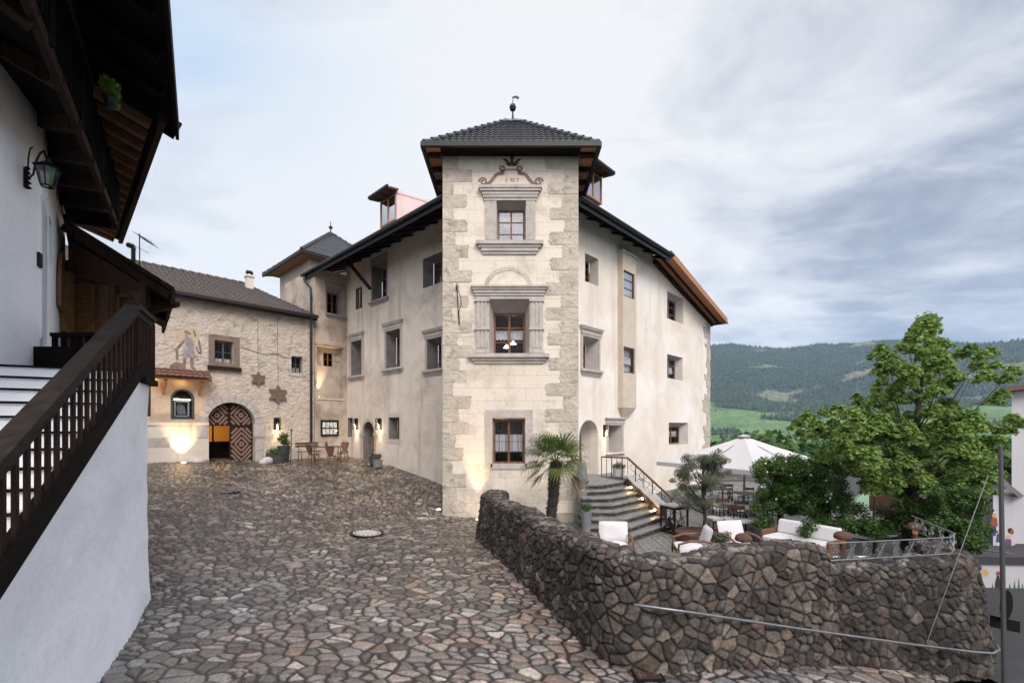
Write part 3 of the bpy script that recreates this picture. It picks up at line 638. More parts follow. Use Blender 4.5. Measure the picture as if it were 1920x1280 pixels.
a0, a1, z0, z1 = bounds(wins[1][1]); s_ = surround(LW, wins[1][1], (a0-.1, a1+.1, z0, z1+.35), man, m='trimdark', proj=0.02); moulding(LW, a0-.2, a1+.2, z0-.22, z0, SILL, s_, 'sill', m='trimdark')
a0, a1, z0, z1 = bounds(P9); surround(LW, P9, (a0-.14, a1+.14, z0-.2, z1+.2), man, m='oriel', proj=0.012)
# arched doorway of the left facade
mb = MB(); a0, a1 = da0, da1; wd = 0.17; r = (a1-a0)/2; c = (a0+a1)/2; zc = dz1-r; n = 16
op = [(c+(r+wd)*math.cos(math.pi*k/n), zc+(r+wd)*math.sin(math.pi*k/n)) for k in range(n+1)]; ip = [(c+r*math.cos(math.pi*k/n), zc+r*math.sin(math.pi*k/n)) for k in range(n+1)]
for k in range(n):
    g_ = 0.012
    mb.hexa([LW.p(*ip[k], -0.02), LW.p(*op[k], -0.02), LW.p(*op[k+1], -0.02), LW.p(*ip[k+1], -0.02), LW.p(*ip[k], 0.05), LW.p(*op[k], 0.05), LW.p(*op[k+1], 0.05), LW.p(*ip[k+1], 0.05)])
for sgn, x0, x1 in ((0, a0-wd, a0), (1, a1, a1+wd)):
    mb.fbox(LW, x0, x1, dz0, zc-0.12, -0.02, 0.045); mb.fbox(LW, x0-0.05, x1+0.05, zc-0.12, zc, -0.02, 0.08)
ds_ = mb.build('door_surround', MT['trim'], man)
q0, q1, y0, y1 = bounds(dq); mb = MB(); mb.fprism(LW, dq, -0.50, -0.44)
dr = mb.build('door', MT['brownwood'], man); mb = MB()
for i in range(2):
    for j in range(3):
        x0 = q0+(q1-q0)*(0.08+0.46*i); mb.fbox(LW, x0, x0+(q1-q0)*0.38, y0+0.1+0.55*j, y0+0.55+0.55*j, -0.44, -0.425)
mb.build('door_panel', MT['freshwood'], dr)

# ---------------------------------------------------------------- wing in the corner
wz = EZ+0.15
wg = Wall(WG, [(0.0, 1.0), (1.72, 1.0), (1.72, wz), (0.0, wz)])
P1w = W_(wg, WG, (612, 645, 540, 590), 0.42, (0.16, 0.20, 0.12, 0.18), cols=2, rows=2)
# lit recess with the painted roundels
ra0, ra1, rz0, rz1 = WG.rect(594, 643, 650, 747)
rq = wg.hole(rect(ra0, ra1, rz0, rz1), 0.30, (0.0, 0.0, 0.0, 0.0), room=False, mi=0)
wg.build('wing_wall', MT['wingplaster'], man, mats=MT['trimdark'])
a0, a1, z0, z1 = bounds(P1w); s_ = surround(WG, P1w, (a0-.06, a1+.06, z0, z1+.25), man, m='trimdark', proj=0.03); moulding(WG, a0-.1, a1+.06, z0-.2, z0, SILL, s_, 'sill', m='trimdark')
RB = WG.off(-0.30)
rc = Wall(RB, rect(ra0, ra1, rz0, rz1)); wn0, wn1, wn2, wn3 = RB.rect(606, 624, 661, 687)
nq = rc.hole(rect(wn0, wn1, wn2, wn3), 0.12, (0, 0, 0, 0)); rcw = rc.build('recess_wall', MT['wingplaster'], man)
window(RB, nq, 0.02, man, 2, 2, wood='ochrewood', fw=0.04)
mb = MB()
for (cx_, cy_, rr_) in ((609, 672, 15.5), (633.5, 672, 9.5)):
    ca, cz = RB.sz(cx_, cy_); rad = rr_/F*23.8/0.95
    for w0, w1 in ((0.80, 0.93), (0.55, 0.60)):
        nn = 28
        for k in range(nn):
            t0 = 2*math.pi*k/nn; t1 = 2*math.pi*(k+1)/nn; pts = []
            for rr2, tt in ((w0, t0), (w1, t0), (w1, t1), (w0, t1)): pts.append((ca+rad*rr2*math.cos(tt)*1.2, cz+rad*rr2*math.sin(tt)))
            if all(ra0+.01 < p[0] < ra1-.01 and p[1] < rz1 and not (wn0-.03 < p[0] < wn1+.03 and wn2-.03 < p[1] < wn3+.03) for p in pts): mb.add([RB.p(*p, 0.004) for p in pts], [(0, 1, 2, 3)])
    for k in range(16):
        t0 = 2*math.pi*(k+.5)/16; p = (ca+rad*0.70*math.cos(t0)*1.2, cz+rad*0.70*math.sin(t0))
        if ra0+.05 < p[0] < ra1-.05 and not (wn0-.06 < p[0] < wn1+.06 and wn2-.06 < p[1] < wn3+.06): mb.add([RB.p(p[0]+.035*math.cos(j*1.57+t0), p[1]+.035*math.sin(j*1.57+t0), 0.005) for j in range(4)], [(0, 1, 2, 3)])
mb.build('painted_roundel', MT['paint'], man)
moulding(WG, ra0-.02, ra1+.05, rz1, rz1+.16, [(0, .4, .05, 0), (.4, 1, .09, .03)], man, 'recess_cornice', m='fresco')
moulding(WG, ra0-.02, ra1+.02, rz0-.07, rz0, [(0, 1, .04, 0)], man, 'recess_sill', m='plaster')
mb = MB(); ca, cz = WG.sz(600, 746); ux = ra1-0.17; mb.lathe(tuple(WG.p(ux, rz0, -0.14)), [(.05, 0), (.05, .05), (.04, .06)], 10)
up = mb.build('uplight', MT['iron'], man); mb = MB(); mb.lathe(tuple(WG.p(ux, rz0+.061, -0.14)), [(.036, 0), (.036, .004)], 10); mb.build('lens', MT['glow'], up)
def lamp(kind, loc, energy, col=(1.0, 0.70, 0.36), size=0.05, aim=None, ang=60, blend=0.8, name='lamp_light', parent=None):
    l = bpy.data.lights.new(name, kind); l.energy = energy; l.color = col
    if kind == 'SPOT': l.spot_size = R(ang); l.spot_blend = blend; l.shadow_soft_size = size
    elif kind == 'POINT': l.shadow_soft_size = size
    elif kind == 'AREA': l.size = size
    o = bpy.data.objects.new(name, l); COL.objects.link(o); o.location = loc
    if aim is not None: o.rotation_euler = (-Vector(aim)).to_track_quat('Z', 'Y').to_euler()
    if parent is not None: o.parent = parent; o.matrix_parent_inverse = Matrix.Translation(-parent.location) if parent.type == 'EMPTY' else Matrix.Identity(4)
    return o
lamp('SPOT', WG.p(ux, rz0+0.09, -0.10), 170, aim=(-.02, 0.02, 1), ang=52, size=0.03, parent=man)
# far side of the wing (hidden edge) closes the volume
mb = MB(); mb.quad(WG.p(1.72, 1.0), WG.p(1.72, wz), WG.p(1.72, wz, -4), WG.p(1.72, 1.0, -4)); mb.build('wing_side', MT['wingplaster'], man)

# ---------------------------------------------------------------- right facade
RE = 6.55
rtop = [(RE, EZ+0.34), (9.6, EYE+7.45), (13.3, EYE+6.34)]
rw_ = Wall(RW, [(-1.1, -1.2), (13.3, -1.8)]+rtop[::-1]+[(-1.1, EZ+0.50)])
W_(rw_, RW, (1097, 1122, 480, 532), 0.34, (0.12, 0.14, 0.06, 0.10), cols=2, rows=3)
Q6 = W_(rw_, RW, (1092, 1122, 633, 693), 0.48, (0.22, 0.2, 0.04, 0.2), cols=2, rows=3, curtain=(0.28, 0.58))
W_(rw_, RW, (1251, 1281, 553, 602), 0.30, (0.05, 0.30, 0.05, 0.2), cols=2, rows=3, wood='greywood')
W_(rw_, RW, (1251, 1280, 667, 711), 0.30, (0.05, 0.26, 0.05, 0.12), cols=2, rows=3, wood='greywood', curtain=(0.3, 0.62))
W_(rw_, RW, (1254, 1290, 792, 833), 0.34, (0.05, 0.36, 0.03, 0.2), cols=2, rows=2, wood='winwood', curtain=(0.42, 0.72))
Q8 = W_(rw_, RW, (1140, 1165, 797, 848), 0.55, (0.2, 0.2, 0.0, 0.05), cols=2, rows=2, wood='winwood', curtain=(0.1, 0.5))
ea0, ea1, ez0, ez1 = RW.rect(1086, 1122, 787, 893)
epoly = arch(ea0, ea1, ez0, ez1); eq = rw_.hole(epoly, 0.75, (0.28, 0.12, 0.0, 0.12), mi=0)
rw_.build('right_facade', MT['plaster_light'], man)
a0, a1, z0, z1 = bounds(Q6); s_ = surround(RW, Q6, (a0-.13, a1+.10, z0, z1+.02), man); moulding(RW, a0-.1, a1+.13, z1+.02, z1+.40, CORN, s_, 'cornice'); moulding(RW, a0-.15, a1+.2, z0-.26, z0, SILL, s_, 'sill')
a0, a1, z0, z1 = bounds(Q8); s_ = surround(RW, Q8, (a0-.15, a1+.15, z0, z1+.02), man); moulding(RW, a0-.17, a1+.17, z1+.02, z1+.36, CORN[:5], s_, 'cornice'); moulding(RW, a0-.2, a1+.2, z0-.12, z0, SILL[2:], s_, 'sill', m='plaster_light')
mb = MB(); mb.fprism(RW, eq, -0.86, -0.79); dr = mb.build('door', MT['ochrewood'], man); dr['label'] = 'ochre arched door at the top of the terrace steps'
q0, q1, y0, y1 = bounds(eq); mb = MB()
for j in range(3): mb.fbox(RW, q0+.12, q1-.12, y0+.15+.6*j, y0+.62+.6*j, -0.79, -0.77)
mb.build('door_panel', MT['brownwood'], dr)
# rough exposed corner stones at the far end of the right facade
mb = MB(); random.seed(3); z = EYE-3.2; i = 0
while z < EYE+6.0:
    h = random.uniform(0.26, 0.44); w = random.choice([0.5, 0.95])*random.uniform(0.8, 1.2); pts = []
    for k in range(7): t = k/6; pts.append((13.31-w*(1+random.uniform(-.12, .12))-0.0, z+h*t*0.94))
    poly = [(13.32, z)]+[(13.32, z+h*0.94)]+pts[::-1]
    mb.fprism(RW, poly, -0.35, 0.018+random.uniform(0, .02)); z += h
mb.build('corner_stones', MT['quoin'], man)
mb = MB(); mb.quad(RW.p(13.3, -1.8), RW.p(13.3, EYE+6.3), RW.p(13.3, EYE+6.3, -9), RW.p(13.3, -1.8, -9)); mb.build('end_wall', MT['plaster_light'], man)

# oriel pillar with two windows
o0, o1 = RW.s(1166), RW.s(1193); OF = RW.off(0.26); ob0, ob1 = OF.s(1168), OF.s(1193)
oz = lambda py: OF.sz(1178, py)[1]
ztop, zb1, zapex, zcorb = oz(477), oz(764), oz(455), oz(797)
def oriel():
    ow = Wall(OF, rect(ob0, ob1, zb1, ztop)); res = []
    for (y1, y0) in ((509, 557), (651, 699)):
        poly = rect(ob0+0.06, ob1-0.14, oz(y0), oz(y1)); res.append((poly, ow.hole(poly, 0.05, (0, 0, 0, 0))))
    f = ow.build('oriel', MT['oriel'], man)
    mb = MB()
    for a in (ob0, ob1): mb.quad(OF.p(a, zb1), OF.p(a, ztop), OF.p(a, ztop, -0.5), OF.p(a, zb1, -0.5))
    mb.quad(OF.p(ob0, ztop, -.4), OF.p(ob1, ztop, -.4), OF.p(ob1, ztop), OF.p(ob0, ztop))
    mb.build('side_face', MT['oriel'], f)
    e = 0.05; mid = (ob0+ob1)/2; mb = MB()
    mb.add([OF.p(ob0-e, ztop, e), OF.p(ob1+e, ztop, e), OF.p(ob1+e, ztop, -.42), OF.p(ob0-e, ztop, -.42), OF.p(mid, ztop+0.62, -.42), OF.p(ob0-e, ztop+.05, e), OF.p(ob1+e, ztop+.05, e), OF.p(ob1+e, ztop+.05, -.42), OF.p(ob0-e, ztop+.05, -.42)],
           [(0, 1, 6, 5), (1, 2, 7, 6), (3, 0, 5, 8), (5, 6, 4), (6, 7, 4), (8, 5, 4)]); mb.build('cap', MT['plaster'], f)
    mb = MB(); mb.add([OF.p(ob0, zb1), OF.p(ob1, zb1), OF.p(ob1, zb1, -.42), OF.p(ob0, zb1, -.42), OF.p(mid, zcorb, -.40)], [(0, 1, 4), (1, 2, 4), (3, 0, 4)])
    mb.build('corbel', MT['oriel'], f)
    window(OF, res[0][1], 0.02, man, 1, 3, wood='brownwood', glass='glassbright'); window(OF, res[1][1], 0.02, man, 1, 3, wood='brownwood', curtain=(0.35, 0.62))
oriel()
for fr, poly, q, dep, k in wins: window(fr, q, dep, man, **k)

# ---------------------------------------------------------------- tower
TA1 = T_.s(1084.5); TH = EYE+9.55
def tpx(x): return T_.s(x)
def tz(y): return EYE+(HY-y)/F*15.5
tw = Wall(T_, [(0, -1.3), (TA1, -1.3), (TA1, TH), (0, TH)])
U1 = rect(tpx(931), tpx(986), tz(453.5), tz(377)); u1 = tw.hole(U1, 0.34, (0.04, 0.04, 0.0, 0.16))
U2 = rect(tpx(917), tpx(993), tz(664), tz(561)); u2 = tw.hole(U2, 0.55, (0.14, 0.14, 0.0, 0.34))
U3 = rect(tpx(923), tpx(985), tz(869), tz(783)); u3 = tw.hole(U3, 0.20, (0.03, 0.03, 0.0, 0.06))
# ashlar plaster: fine incised joints
def ashlar():
    m = mat('ashlar_lined_plaster', (0.55, 0.49, 0.42), 0.9, bump=0.0); nt = m.node_tree; N = nt.nodes; L = nt.links; b = N['Principled BSDF']
    tc = N.new('ShaderNodeTexCoord'); mp = N.new('ShaderNodeMapping'); mp.inputs['Rotation'].default_value = (R(90), 0, 0); mp.inputs['Location'].default_value = (0.2, 0.0, 0.1); L.new(tc.outputs['Object'], mp.inputs[0])
    br = N.new('ShaderNodeTexBrick'); L.new(mp.outputs[0], br.inputs[0]); br.offset = 0.37; br.squash = 0.9; br.squash_frequency = 3
    br.inputs['Color1'].default_value = (0.65, 0.58, 0.50, 1); br.inputs['Color2'].default_value = (0.635, 0.565, 0.487, 1); br.inputs['Mortar'].default_value = (0.53, 0.46, 0.40, 1)
    br.inputs['Scale'].default_value = 1.0; br.inputs['Mortar Size'].default_value = 0.009; br.inputs['Mortar Smooth'].default_value = 0.3; br.inputs['Brick Width'].default_value = 1.05; br.inputs['Row Height'].default_value = 0.43
    n1 = N.new('ShaderNodeTexNoise'); n1.inputs['Scale'].default_value = 0.8; n1.inputs['Detail'].default_value = 9; n1.inputs['Roughness'].default_value = 0.68; L.new(tc.outputs['Object'], n1.inputs[0])
    rp = N.new('ShaderNodeMapRange'); L.new(n1.outputs[0], rp.inputs[0]); rp.inputs[1].default_value = 0.50; rp.inputs[2].default_value = 0.72
    mx = N.new('ShaderNodeMixRGB'); L.new(rp.outputs[0], mx.inputs[0]); L.new(br.outputs[0], mx.inputs[1]); mx.inputs[2].default_value = (0.38, 0.325, 0.27, 1)
    n2 = N.new('ShaderNodeTexNoise'); n2.inputs['Scale'].default_value = 14; n2.inputs['Detail'].default_value = 6; L.new(tc.outputs['Object'], n2.inputs[0])
    mm = N.new('ShaderNodeMixRGB'); mm.blend_type = 'MULTIPLY'; mm.inputs[0].default_value = 0.5; L.new(mx.outputs[0], mm.inputs[1]); r2 = N.new('ShaderNodeMapRange'); r2.inputs[3].default_value = 0.7; r2.inputs[4].default_value = 1.3; L.new(n2.outputs[0], r2.inputs[0]); L.new(r2.outputs[0], mm.inputs[2]); L.new(mm.outputs[0], b.inputs['Base Color'])
    bn = N.new('ShaderNodeBump'); bn.inputs['Strength'].default_value = 0.5; bn.inputs['Distance'].default_value = 0.02
    s = N.new('ShaderNodeMath'); s.operation = 'SUBTRACT'; L.new(n2.outputs[0], s.inputs[0]); L.new(br.outputs['Fac'], s.inputs[1]); L.new(s.outputs[0], bn.inputs['Height']); L.new(bn.outputs[0], b.inputs['Normal'])
    return m
MT['ashlar'] = ashlar()
tw.build('tower_front', MT['ashlar'], man)
mb = MB()
for a in (0, TA1): mb = MB(); mb.quad(T_.p(a, -1.3), T_.p(a, TH), T_.p(a, TH, -5.0), T_.p(a, -1.3, -5.0)); mb.build('tower_side', MT['plaster'], man)
# toothed corner stones, slightly proud and rough
def quoins():
    random.seed(5); ms = (MB(), MB()); z = tz(968)-0.3; i = 0
    while z < TH-0.05:
        h = 0.43*random.uniform(0.93, 1.07); h = min(h, TH-z)
        for side in (0, 1):
            long = (i+side) % 2; w = (0.90 if long else 0.44)+random.uniform(-.14, .14)
            if side: w += 0.16
            if z < 2.6 and random.random() < (0.25 if side == 0 else 0.5): w *= 0.8
            if z < 0.9 and side and i % 2: continue
            n = 6; a0 = 0 if side == 0 else TA1; sg = 1 if side == 0 else -1; g = 0.006
            inn = [(a0+sg*(w+random.uniform(-.03, .03)), z+g+(h-2*g)*k/n) for k in range(n+1)]
            rot = 0.03*random.random(); inn[0] = (inn[0][0]-sg*rot, inn[0][1]); inn[-1] = (inn[-1][0]-sg*rot, inn[-1][1])
            poly = [(a0, z+g)]+inn+[(a0, z+h-g)]
            ms[side].fprism(T_, poly, -0.01, 0.008+random.uniform(0, .014))
        z += h; i += 1
    for mb in ms: mb.build('corner_stones', MT['quoin'], man)
quoins()
# upper window surround
for x0, x1 in ((909.5, 931), (986, 1004)):
    s1 = MB(); s1.fbox(T_, tpx(x0), tpx(x1), tz(453), tz(377), -0.02, 0.045); s1.fbox(T_, tpx(x0+3.5), tpx(x1-3.5), tz(450), tz(380), 0.0, 0.06); s1 = s1.build('pilaster', MT['trim'], man)
moulding(T_, tpx(909), tpx(1005), tz(377), tz(351), [(0, .2, .06, .02), (.2, .4, .09, .05), (.4, .62, .11, .09), (.62, .80, .15, .15), (.80, 1, .18, .2)], s1, 'cornice')
moulding(T_, tpx(902), tpx(1009), tz(477), tz(453.5), [(0, .22, .05, -.05), (.22, .5, .09, .0), (.5, .72, .12, .08), (.72, 1, .17, .17)], s1, 'sill')
window(T_, u1, 0.34, man, 2, 3, glass='glassbright', fw=0.05)
# middle window surround with fluted pilasters
for x0, x1 in ((892, 916), (994, 1018)):
    s2 = MB()
    s2.fbox(T_, tpx(x0), tpx(x1), tz(662), tz(561), -0.02, 0.05)
    for k in range(3): xa = x0+3+k*7; s2.fbox(T_, tpx(xa), tpx(xa+4), tz(652), tz(566), 0.05, 0.075)
    s2.fbox(T_, tpx(x0-2), tpx(x1+2), tz(619), tz(615), 0.0, 0.10); s2.fbox(T_, tpx(x0-2), tpx(x1+2), tz(662), tz(655), 0.0, 0.09); s2.fbox(T_, tpx(x0-2), tpx(x1+2), tz(566), tz(561), 0.0, 0.10)
    s2 = s2.build('pilaster', MT['trim'], man)
moulding(T_, tpx(892), tpx(1018), tz(561), tz(537), [(0, .25, .06, .0), (.25, .45, .09, .03), (.45, .70, .12, .07), (.70, .86, .16, .11), (.86, 1, .20, .16)], s2, 'cornice')
moulding(T_, tpx(886), tpx(1022), tz(681), tz(663.5), [(0, .3, .06, -.05), (.3, .6, .11, .03), (.6, 1, .18, .13)], s2, 'sill')
mb = MB(); n = 24; zc = tz(540); ac = tpx(953)
for k in range(n):
    t0, t1 = math.pi*k/n, math.pi*(k+1)/n
    f = lambda t, r: T_.p(ac+r*1.10*math.cos(t), zc+r*0.98*math.sin(t)-0.02, 0)
    for q0_, q1_, pr in ((0.62, 0.75, 0.012),):
        v = []
        for off in (-0.01, pr):
            for tt, rr_ in ((t0, q0_), (t0, q1_), (t1, q1_), (t1, q0_)): p = f(tt, rr_); v.append(p+Vector((0, -off, 0)))
        mb.hexa(v)
mb.build('arch_band', MT['quoin'], man)
window(T_, u2, 0.55, man, 2, 3, curtain=(0.42, 0.62), fw=0.06)
# ground floor window with grille
s3 = MB()
for (x0, x1, y0, y1) in ((909, 923, 876, 783), (985, 999, 876, 783), (909, 999, 783, 768), (920, 988, 879, 869)): s3.fbox(T_, tpx(x0), tpx(x1), tz(y0), tz(y1), -0.02, 0.03)
s3.build('stone_surround', MT['trim'], man)
window(T_, u3, 0.20, man, 2, 1, bars=(5, 4), curtain=(0.28, 0.66), fw=0.06)
for (px, py, Y) in ((949, 826, 16.35), (937, 838, 16.35), (953, 840, 16.3), (950, 652, 16.7), (962, 645, 16.8)):
    c = P(px, py, Y); mb = MB(); mb.lathe(tuple(c), [(0.02, .12), (0.10, .02), (0.13, 0)], 12); mb.build('interior_lamp_shade', MT['glowsoft'], man)
lamp('POINT', P(952, 812, 16.2), 7, size=0.12, parent=man); lamp('POINT', P(958, 620, 16.6), 7, size=0.12, parent=man)

# painted scroll gable, ornament and date above the upper window
def scroll():
    mb = MB()
    def ribbon(pts, ws, off=0.006):
        v = []
        for i, (x, y) in enumerate(pts):
            a = Vector(pts[max(i-1, 0)]); b = Vector(pts[min(i+1, len(pts)-1)]); t = (b-a).normalized(); nn = Vector((-t.y, t.x))*ws[i]/2
            for s_ in (1, -1): q = Vector((x, y))+nn*s_; v.append(T_.p(tpx(q.x), tz(q.y), off))
        mb.add(v, [(2*i, 2*i+1, 2*i+3, 2*i+2) for i in range(len(pts)-1)])
    for sg in (1, -1):
        X = lambda x: 958+sg*x
        sp = [(X(52+8.0*(1-k/26)*math.cos(-k*0.42)+0), 341+8*(1-k/26)*math.sin(-k*0.42+0.0)) for k in range(22)]
        ribbon(sp, [3.6]*22)
        body = [(50, 349), (44, 346), (38, 341), (33, 335), (29, 329), (24, 326), (18, 325.5), (12, 325)]; ribbon([(X(x), y) for x, y in body], [5.5, 6, 6.5, 6.5, 6.5, 6.5, 7, 4])
        sp = [(X(17+6.0*(1-k/30)*math.cos(k*0.42+1.2)), 316.5+6*(1-k/30)*math.sin(k*0.42+1.2)) for k in range(20)]; ribbon(sp, [4.2]*20)
        ribbon([(X(11), 319), (X(5), 318), (X(0), 318)], [3, 3, 3])
    mb.build('painted_scroll', MT['paint'], man)
    mb = MB()
    for pts in ([(960, 286), (956.5, 297), (957.5, 308), (960, 312), (962.5, 308), (963.5, 297)], [(941, 297), (950, 299), (958, 306), (958, 310), (949, 305)], [(979, 297), (970, 299), (962, 306), (962, 310), (971, 305)], [(946, 305), (953, 307), (959, 310), (959, 313), (951, 311)], [(974, 305), (967, 307), (961, 310), (961, 313), (969, 311)]):
        mb.add([T_.p(tpx(x), tz(y), 0.007) for x, y in pts], [tuple(range(len(pts)))])
    mb.build('painted_flame', MT['paintdark'], man)
    # the date 1 · 7 0 7 in strokes
    mb = MB()
    def st(pts, w=1.4): ribbon2(pts, w)
    def ribbon2(pts, w):
        for (x0, y0), (x1, y1) in zip(pts[:-1], pts[1:]):
            d = Vector((x1-x0, y1-y0)); nn = Vector((-d.y, d.x)).normalized()*w/2
            mb.add([T_.p(tpx(x0+nn.x), tz(y0+nn.y), 0.006), T_.p(tpx(x1+nn.x), tz(y1+nn.y), 0.006), T_.p(tpx(x1-nn.x), tz(y1-nn.y), 0.006), T_.p(tpx(x0-nn.x), tz(y0-nn.y), 0.006)], [(0, 1, 2, 3)])
    st([(950, 335), (950, 341)]); st([(953.6, 338.2), (954.4, 338.2)], 0.9)
    st([(956, 335.4), (960, 335.4), (958, 341)]); st([(963+2.3*math.cos(a), 338+2.8*math.sin(a)) for a in [i*math.pi/5 for i in range(11)]], 1.1)
    st([(968, 335.4), (972, 335.4), (969.6, 341)]); st([(946.6, 338.2), (947.4, 338.2)], 0.9)
    mb.build('painted_date', MT['paintred'], man)
scroll()
# wrought iron bracket on the tower, left of the middle window
ib = thing('iron_bracket', 'black wrought iron hanger on the tower left of the middle window', 'bracket', tuple(T_.p(tpx(859), tz(570), 0.05)))
mb = MB(); b_ = T_.p(tpx(858), tz(540), 0.03)
mb.tube([T_.p(tpx(857), tz(531), .03), T_.p(tpx(858), tz(560), .05), T_.p(tpx(861), tz(608), .04)], 0.014, 6)
mb.tube([T_.p(tpx(857), tz(541), .06)+Vector((0, 0, 0)), T_.p(tpx(862), tz(552), .3), T_.p(tpx(866), tz(563), .34), T_.p(tpx(866), tz(574), .2), T_.p(tpx(861), tz(585), .1), T_.p(tpx(862), tz(609), .05)], 0.013, 6)
for k in range(6): a = k*math.pi/3; mb.tube([T_.p(tpx(857), tz(541), .06), T_.p(tpx(857), tz(541), .07)+Vector((.10*math.cos(a), 0, .12*math.sin(a)))], 0.012, 5)
mb.build('scrollwork', MT['iron'], ib)

# ---------------------------------------------------------------- roofs
def tile_face(mb, A, B, C, D, tw_=0.21, ch=0.30, amp=0.028, step=0.035, sub_=6):
    """interlocking tiles on the quad A B (eaves) C D (top, above B and A)"""
    A, B, C, D = map(Vector, (A, B, C, D)); u = (B-A).normalized(); mid = ((D+C)/2-(A+B)/2); v = (mid-u*mid.dot(u)); Hh = v.length; v.normalize(); n = u.cross(v).normalized()
    if n.z < 0: n = -n
    nr = max(1, int(Hh/ch)); 
    for k in range(nr+1):
        v0 = k*ch; v1 = min(v0+ch*1.03, Hh)
        if v1-v0 < 0.02: continue
        def span(vv):
            t = vv/Hh; p0 = A.lerp(D, t); p1 = B.lerp(C, t); return (p0-A).dot(u), (p1-A).dot(u)
        l0, r0 = span(v0); l1, r1 = span(v1); L0, R0 = min(l0, l1) if False else l0, r0
        us = [L0]+[x*tw_/sub_ for x in range(int(math.ceil(L0/(tw_/sub_)+1e-6)), int(R0/(tw_/sub_)))]+[R0]
        if R0-L0 < 0.02: continue
        vs = []
        for x in us:
            xt = l1+(x-L0)/(R0-L0)*(r1-l1) if r1 > l1 else (l1+r1)/2
            if l1 <= x <= r1: xt = x
            else: xt = min(max(x, l1), max(r1, l1))
            ph = (x/tw_) % 1.0; w = amp*(0.5+0.5*math.cos(2*math.pi*ph))**1.3
            vs += [A+u*x+v*v0+n*(w+step-0.03), A+u*x+v*v0+n*(w+step), A+u*xt+v*v1+n*(w*0.9)]
        m_ = len(us); fs = []
        for i in range(m_-1): fs += [(3*i, 3*i+3, 3*i+4, 3*i+1), (3*i+1, 3*i+4, 3*i+5, 3*i+2)]
        mb.add(vs, fs)
def hipcap(mb, a, b, r=0.10, seg=0.36):
    a, b = Vector(a), Vector(b); L_ = (b-a).length; n = max(1, int(L_/seg)); d = (b-a)/n
    for i in range(n): p = a+d*i; mb.tube([p+Vector((0, 0, .035)), p+d*1.08+Vector((0, 0, .0))], [r, r*0.82], 10)

# tower roof
ex0, ex1, ey0, ey1 = -2.86, 2.80, 14.92, 20.6; te = EYE+9.20
apx = Vector((0.03, 17.75, EYE+11.86)); rg0 = Vector((-0.22, 17.75, EYE+11.78)); rg1 = Vector((0.30, 17.75, EYE+11.78))
E = [Vector((ex0, ey0, te)), Vector((ex1, ey0, te)), Vector((ex1, ey1, te)), Vector((ex0, ey1, te))]
mb = MB(); tile_face(mb, E[0], E[1], rg1, rg0); tile_face(mb, E[1], E[2], rg1, rg1); tile_face(mb, E[3], E[0], rg0, rg0); tile_face(mb, E[2], E[3], rg0, rg1)
hipcap(mb, E[0], rg0); hipcap(mb, E[1], rg1); hipcap(mb, rg0-Vector((.1, 0, 0)), rg1+Vector((.1, 0, 0)))
tr_ = mb.build('tower_roof', MT['tile'], man)
# boards under the overhang, rafters, fascia gutter
mb = MB(); z = te-0.09
def soff(x0, x1, y0, y1): mb.hexa([Vector(q) for q in ((x0, y0, z), (x1, y0, z), (x1, y1, z), (x0, y1, z), (x0, y0, z+.04), (x1, y0, z+.04), (x1, y1, z+.04), (x0, y1, z+.04))])
soff(ex0+.03, -2.36, ey0+.05, ey1); mb.build('soffit', MT['freshwood'], tr_); mb = MB(); soff(TA1-2.32, ex1-.03, ey0+.05, ey1); mb.build('soffit', MT['freshwood'], tr_); mb = MB(); soff(-2.36, TA1-2.32, ey0+.05, 15.48); mb.build('front_soffit', MT['blackwood'], tr_)  # front boards near-black, the overhang's shade put into their colour
mb = MB()
for y in np.arange(15.3, 20.5, 0.85):
    for x0, x1 in ((ex0+.06, -2.36), (TA1-2.32, ex1-.06)): mb = MB(); mb.box(((x0+x1)/2, y, z-.07), (abs(x1-x0), .13, .14)); mb.build('rafter', MT['darkwood'], tr_)
mb = MB()
def gut(a, b): mb.bar(Vector(a), Vector(b), 0.12, 0.17)
zz = te-0.05; gut((ex0-.07, ey0-.05, zz), (ex1+.07, ey0-.05, zz)); gut((ex0-.05, ey0-.05, zz-.002), (ex0-.05, ey1, zz-.002)); gut((ex1+.05, ey0-.05, zz-.002), (ex1+.05, ey1, zz-.002)); mb.build('gutter', MT['gutter'], tr_)
mb = MB(); mb.lathe(tuple(apx-Vector((0, 0, .1))), [(.09, 0), (.05, .12), (.03, .30), (.03, .42), (.10, .47), (.135, .57), (.10, .67), (.03, .72), (.015, .74), (.012, 1.0)], 14)
fx, fy, fz = apx+Vector((0, 0, .82)); mb.add([(fx, fy, fz), (fx+.10, fy, fz+.03), (fx+.22, fy, fz-.04), (fx+.25, fy, fz+.05), (fx+.12, fy, fz+.12), (fx, fy, fz+.07)]+[(fx, fy+.015, fz), (fx+.10, fy+.015, fz+.03), (fx+.22, fy+.015, fz-.04), (fx+.25, fy+.015, fz+.05), (fx+.12, fy+.015, fz+.12), (fx, fy+.015, fz+.07)], [(0, 1, 4, 5), (1, 2, 3, 4), (6, 7, 10, 11), (7, 8, 9, 10), (0, 1, 7, 6), (1, 2, 8, 7), (3, 4, 10, 9), (4, 5, 11, 10), (2, 3, 9, 8)])
mb.build('weather_vane', MT['gutter'], tr_, smooth=False)

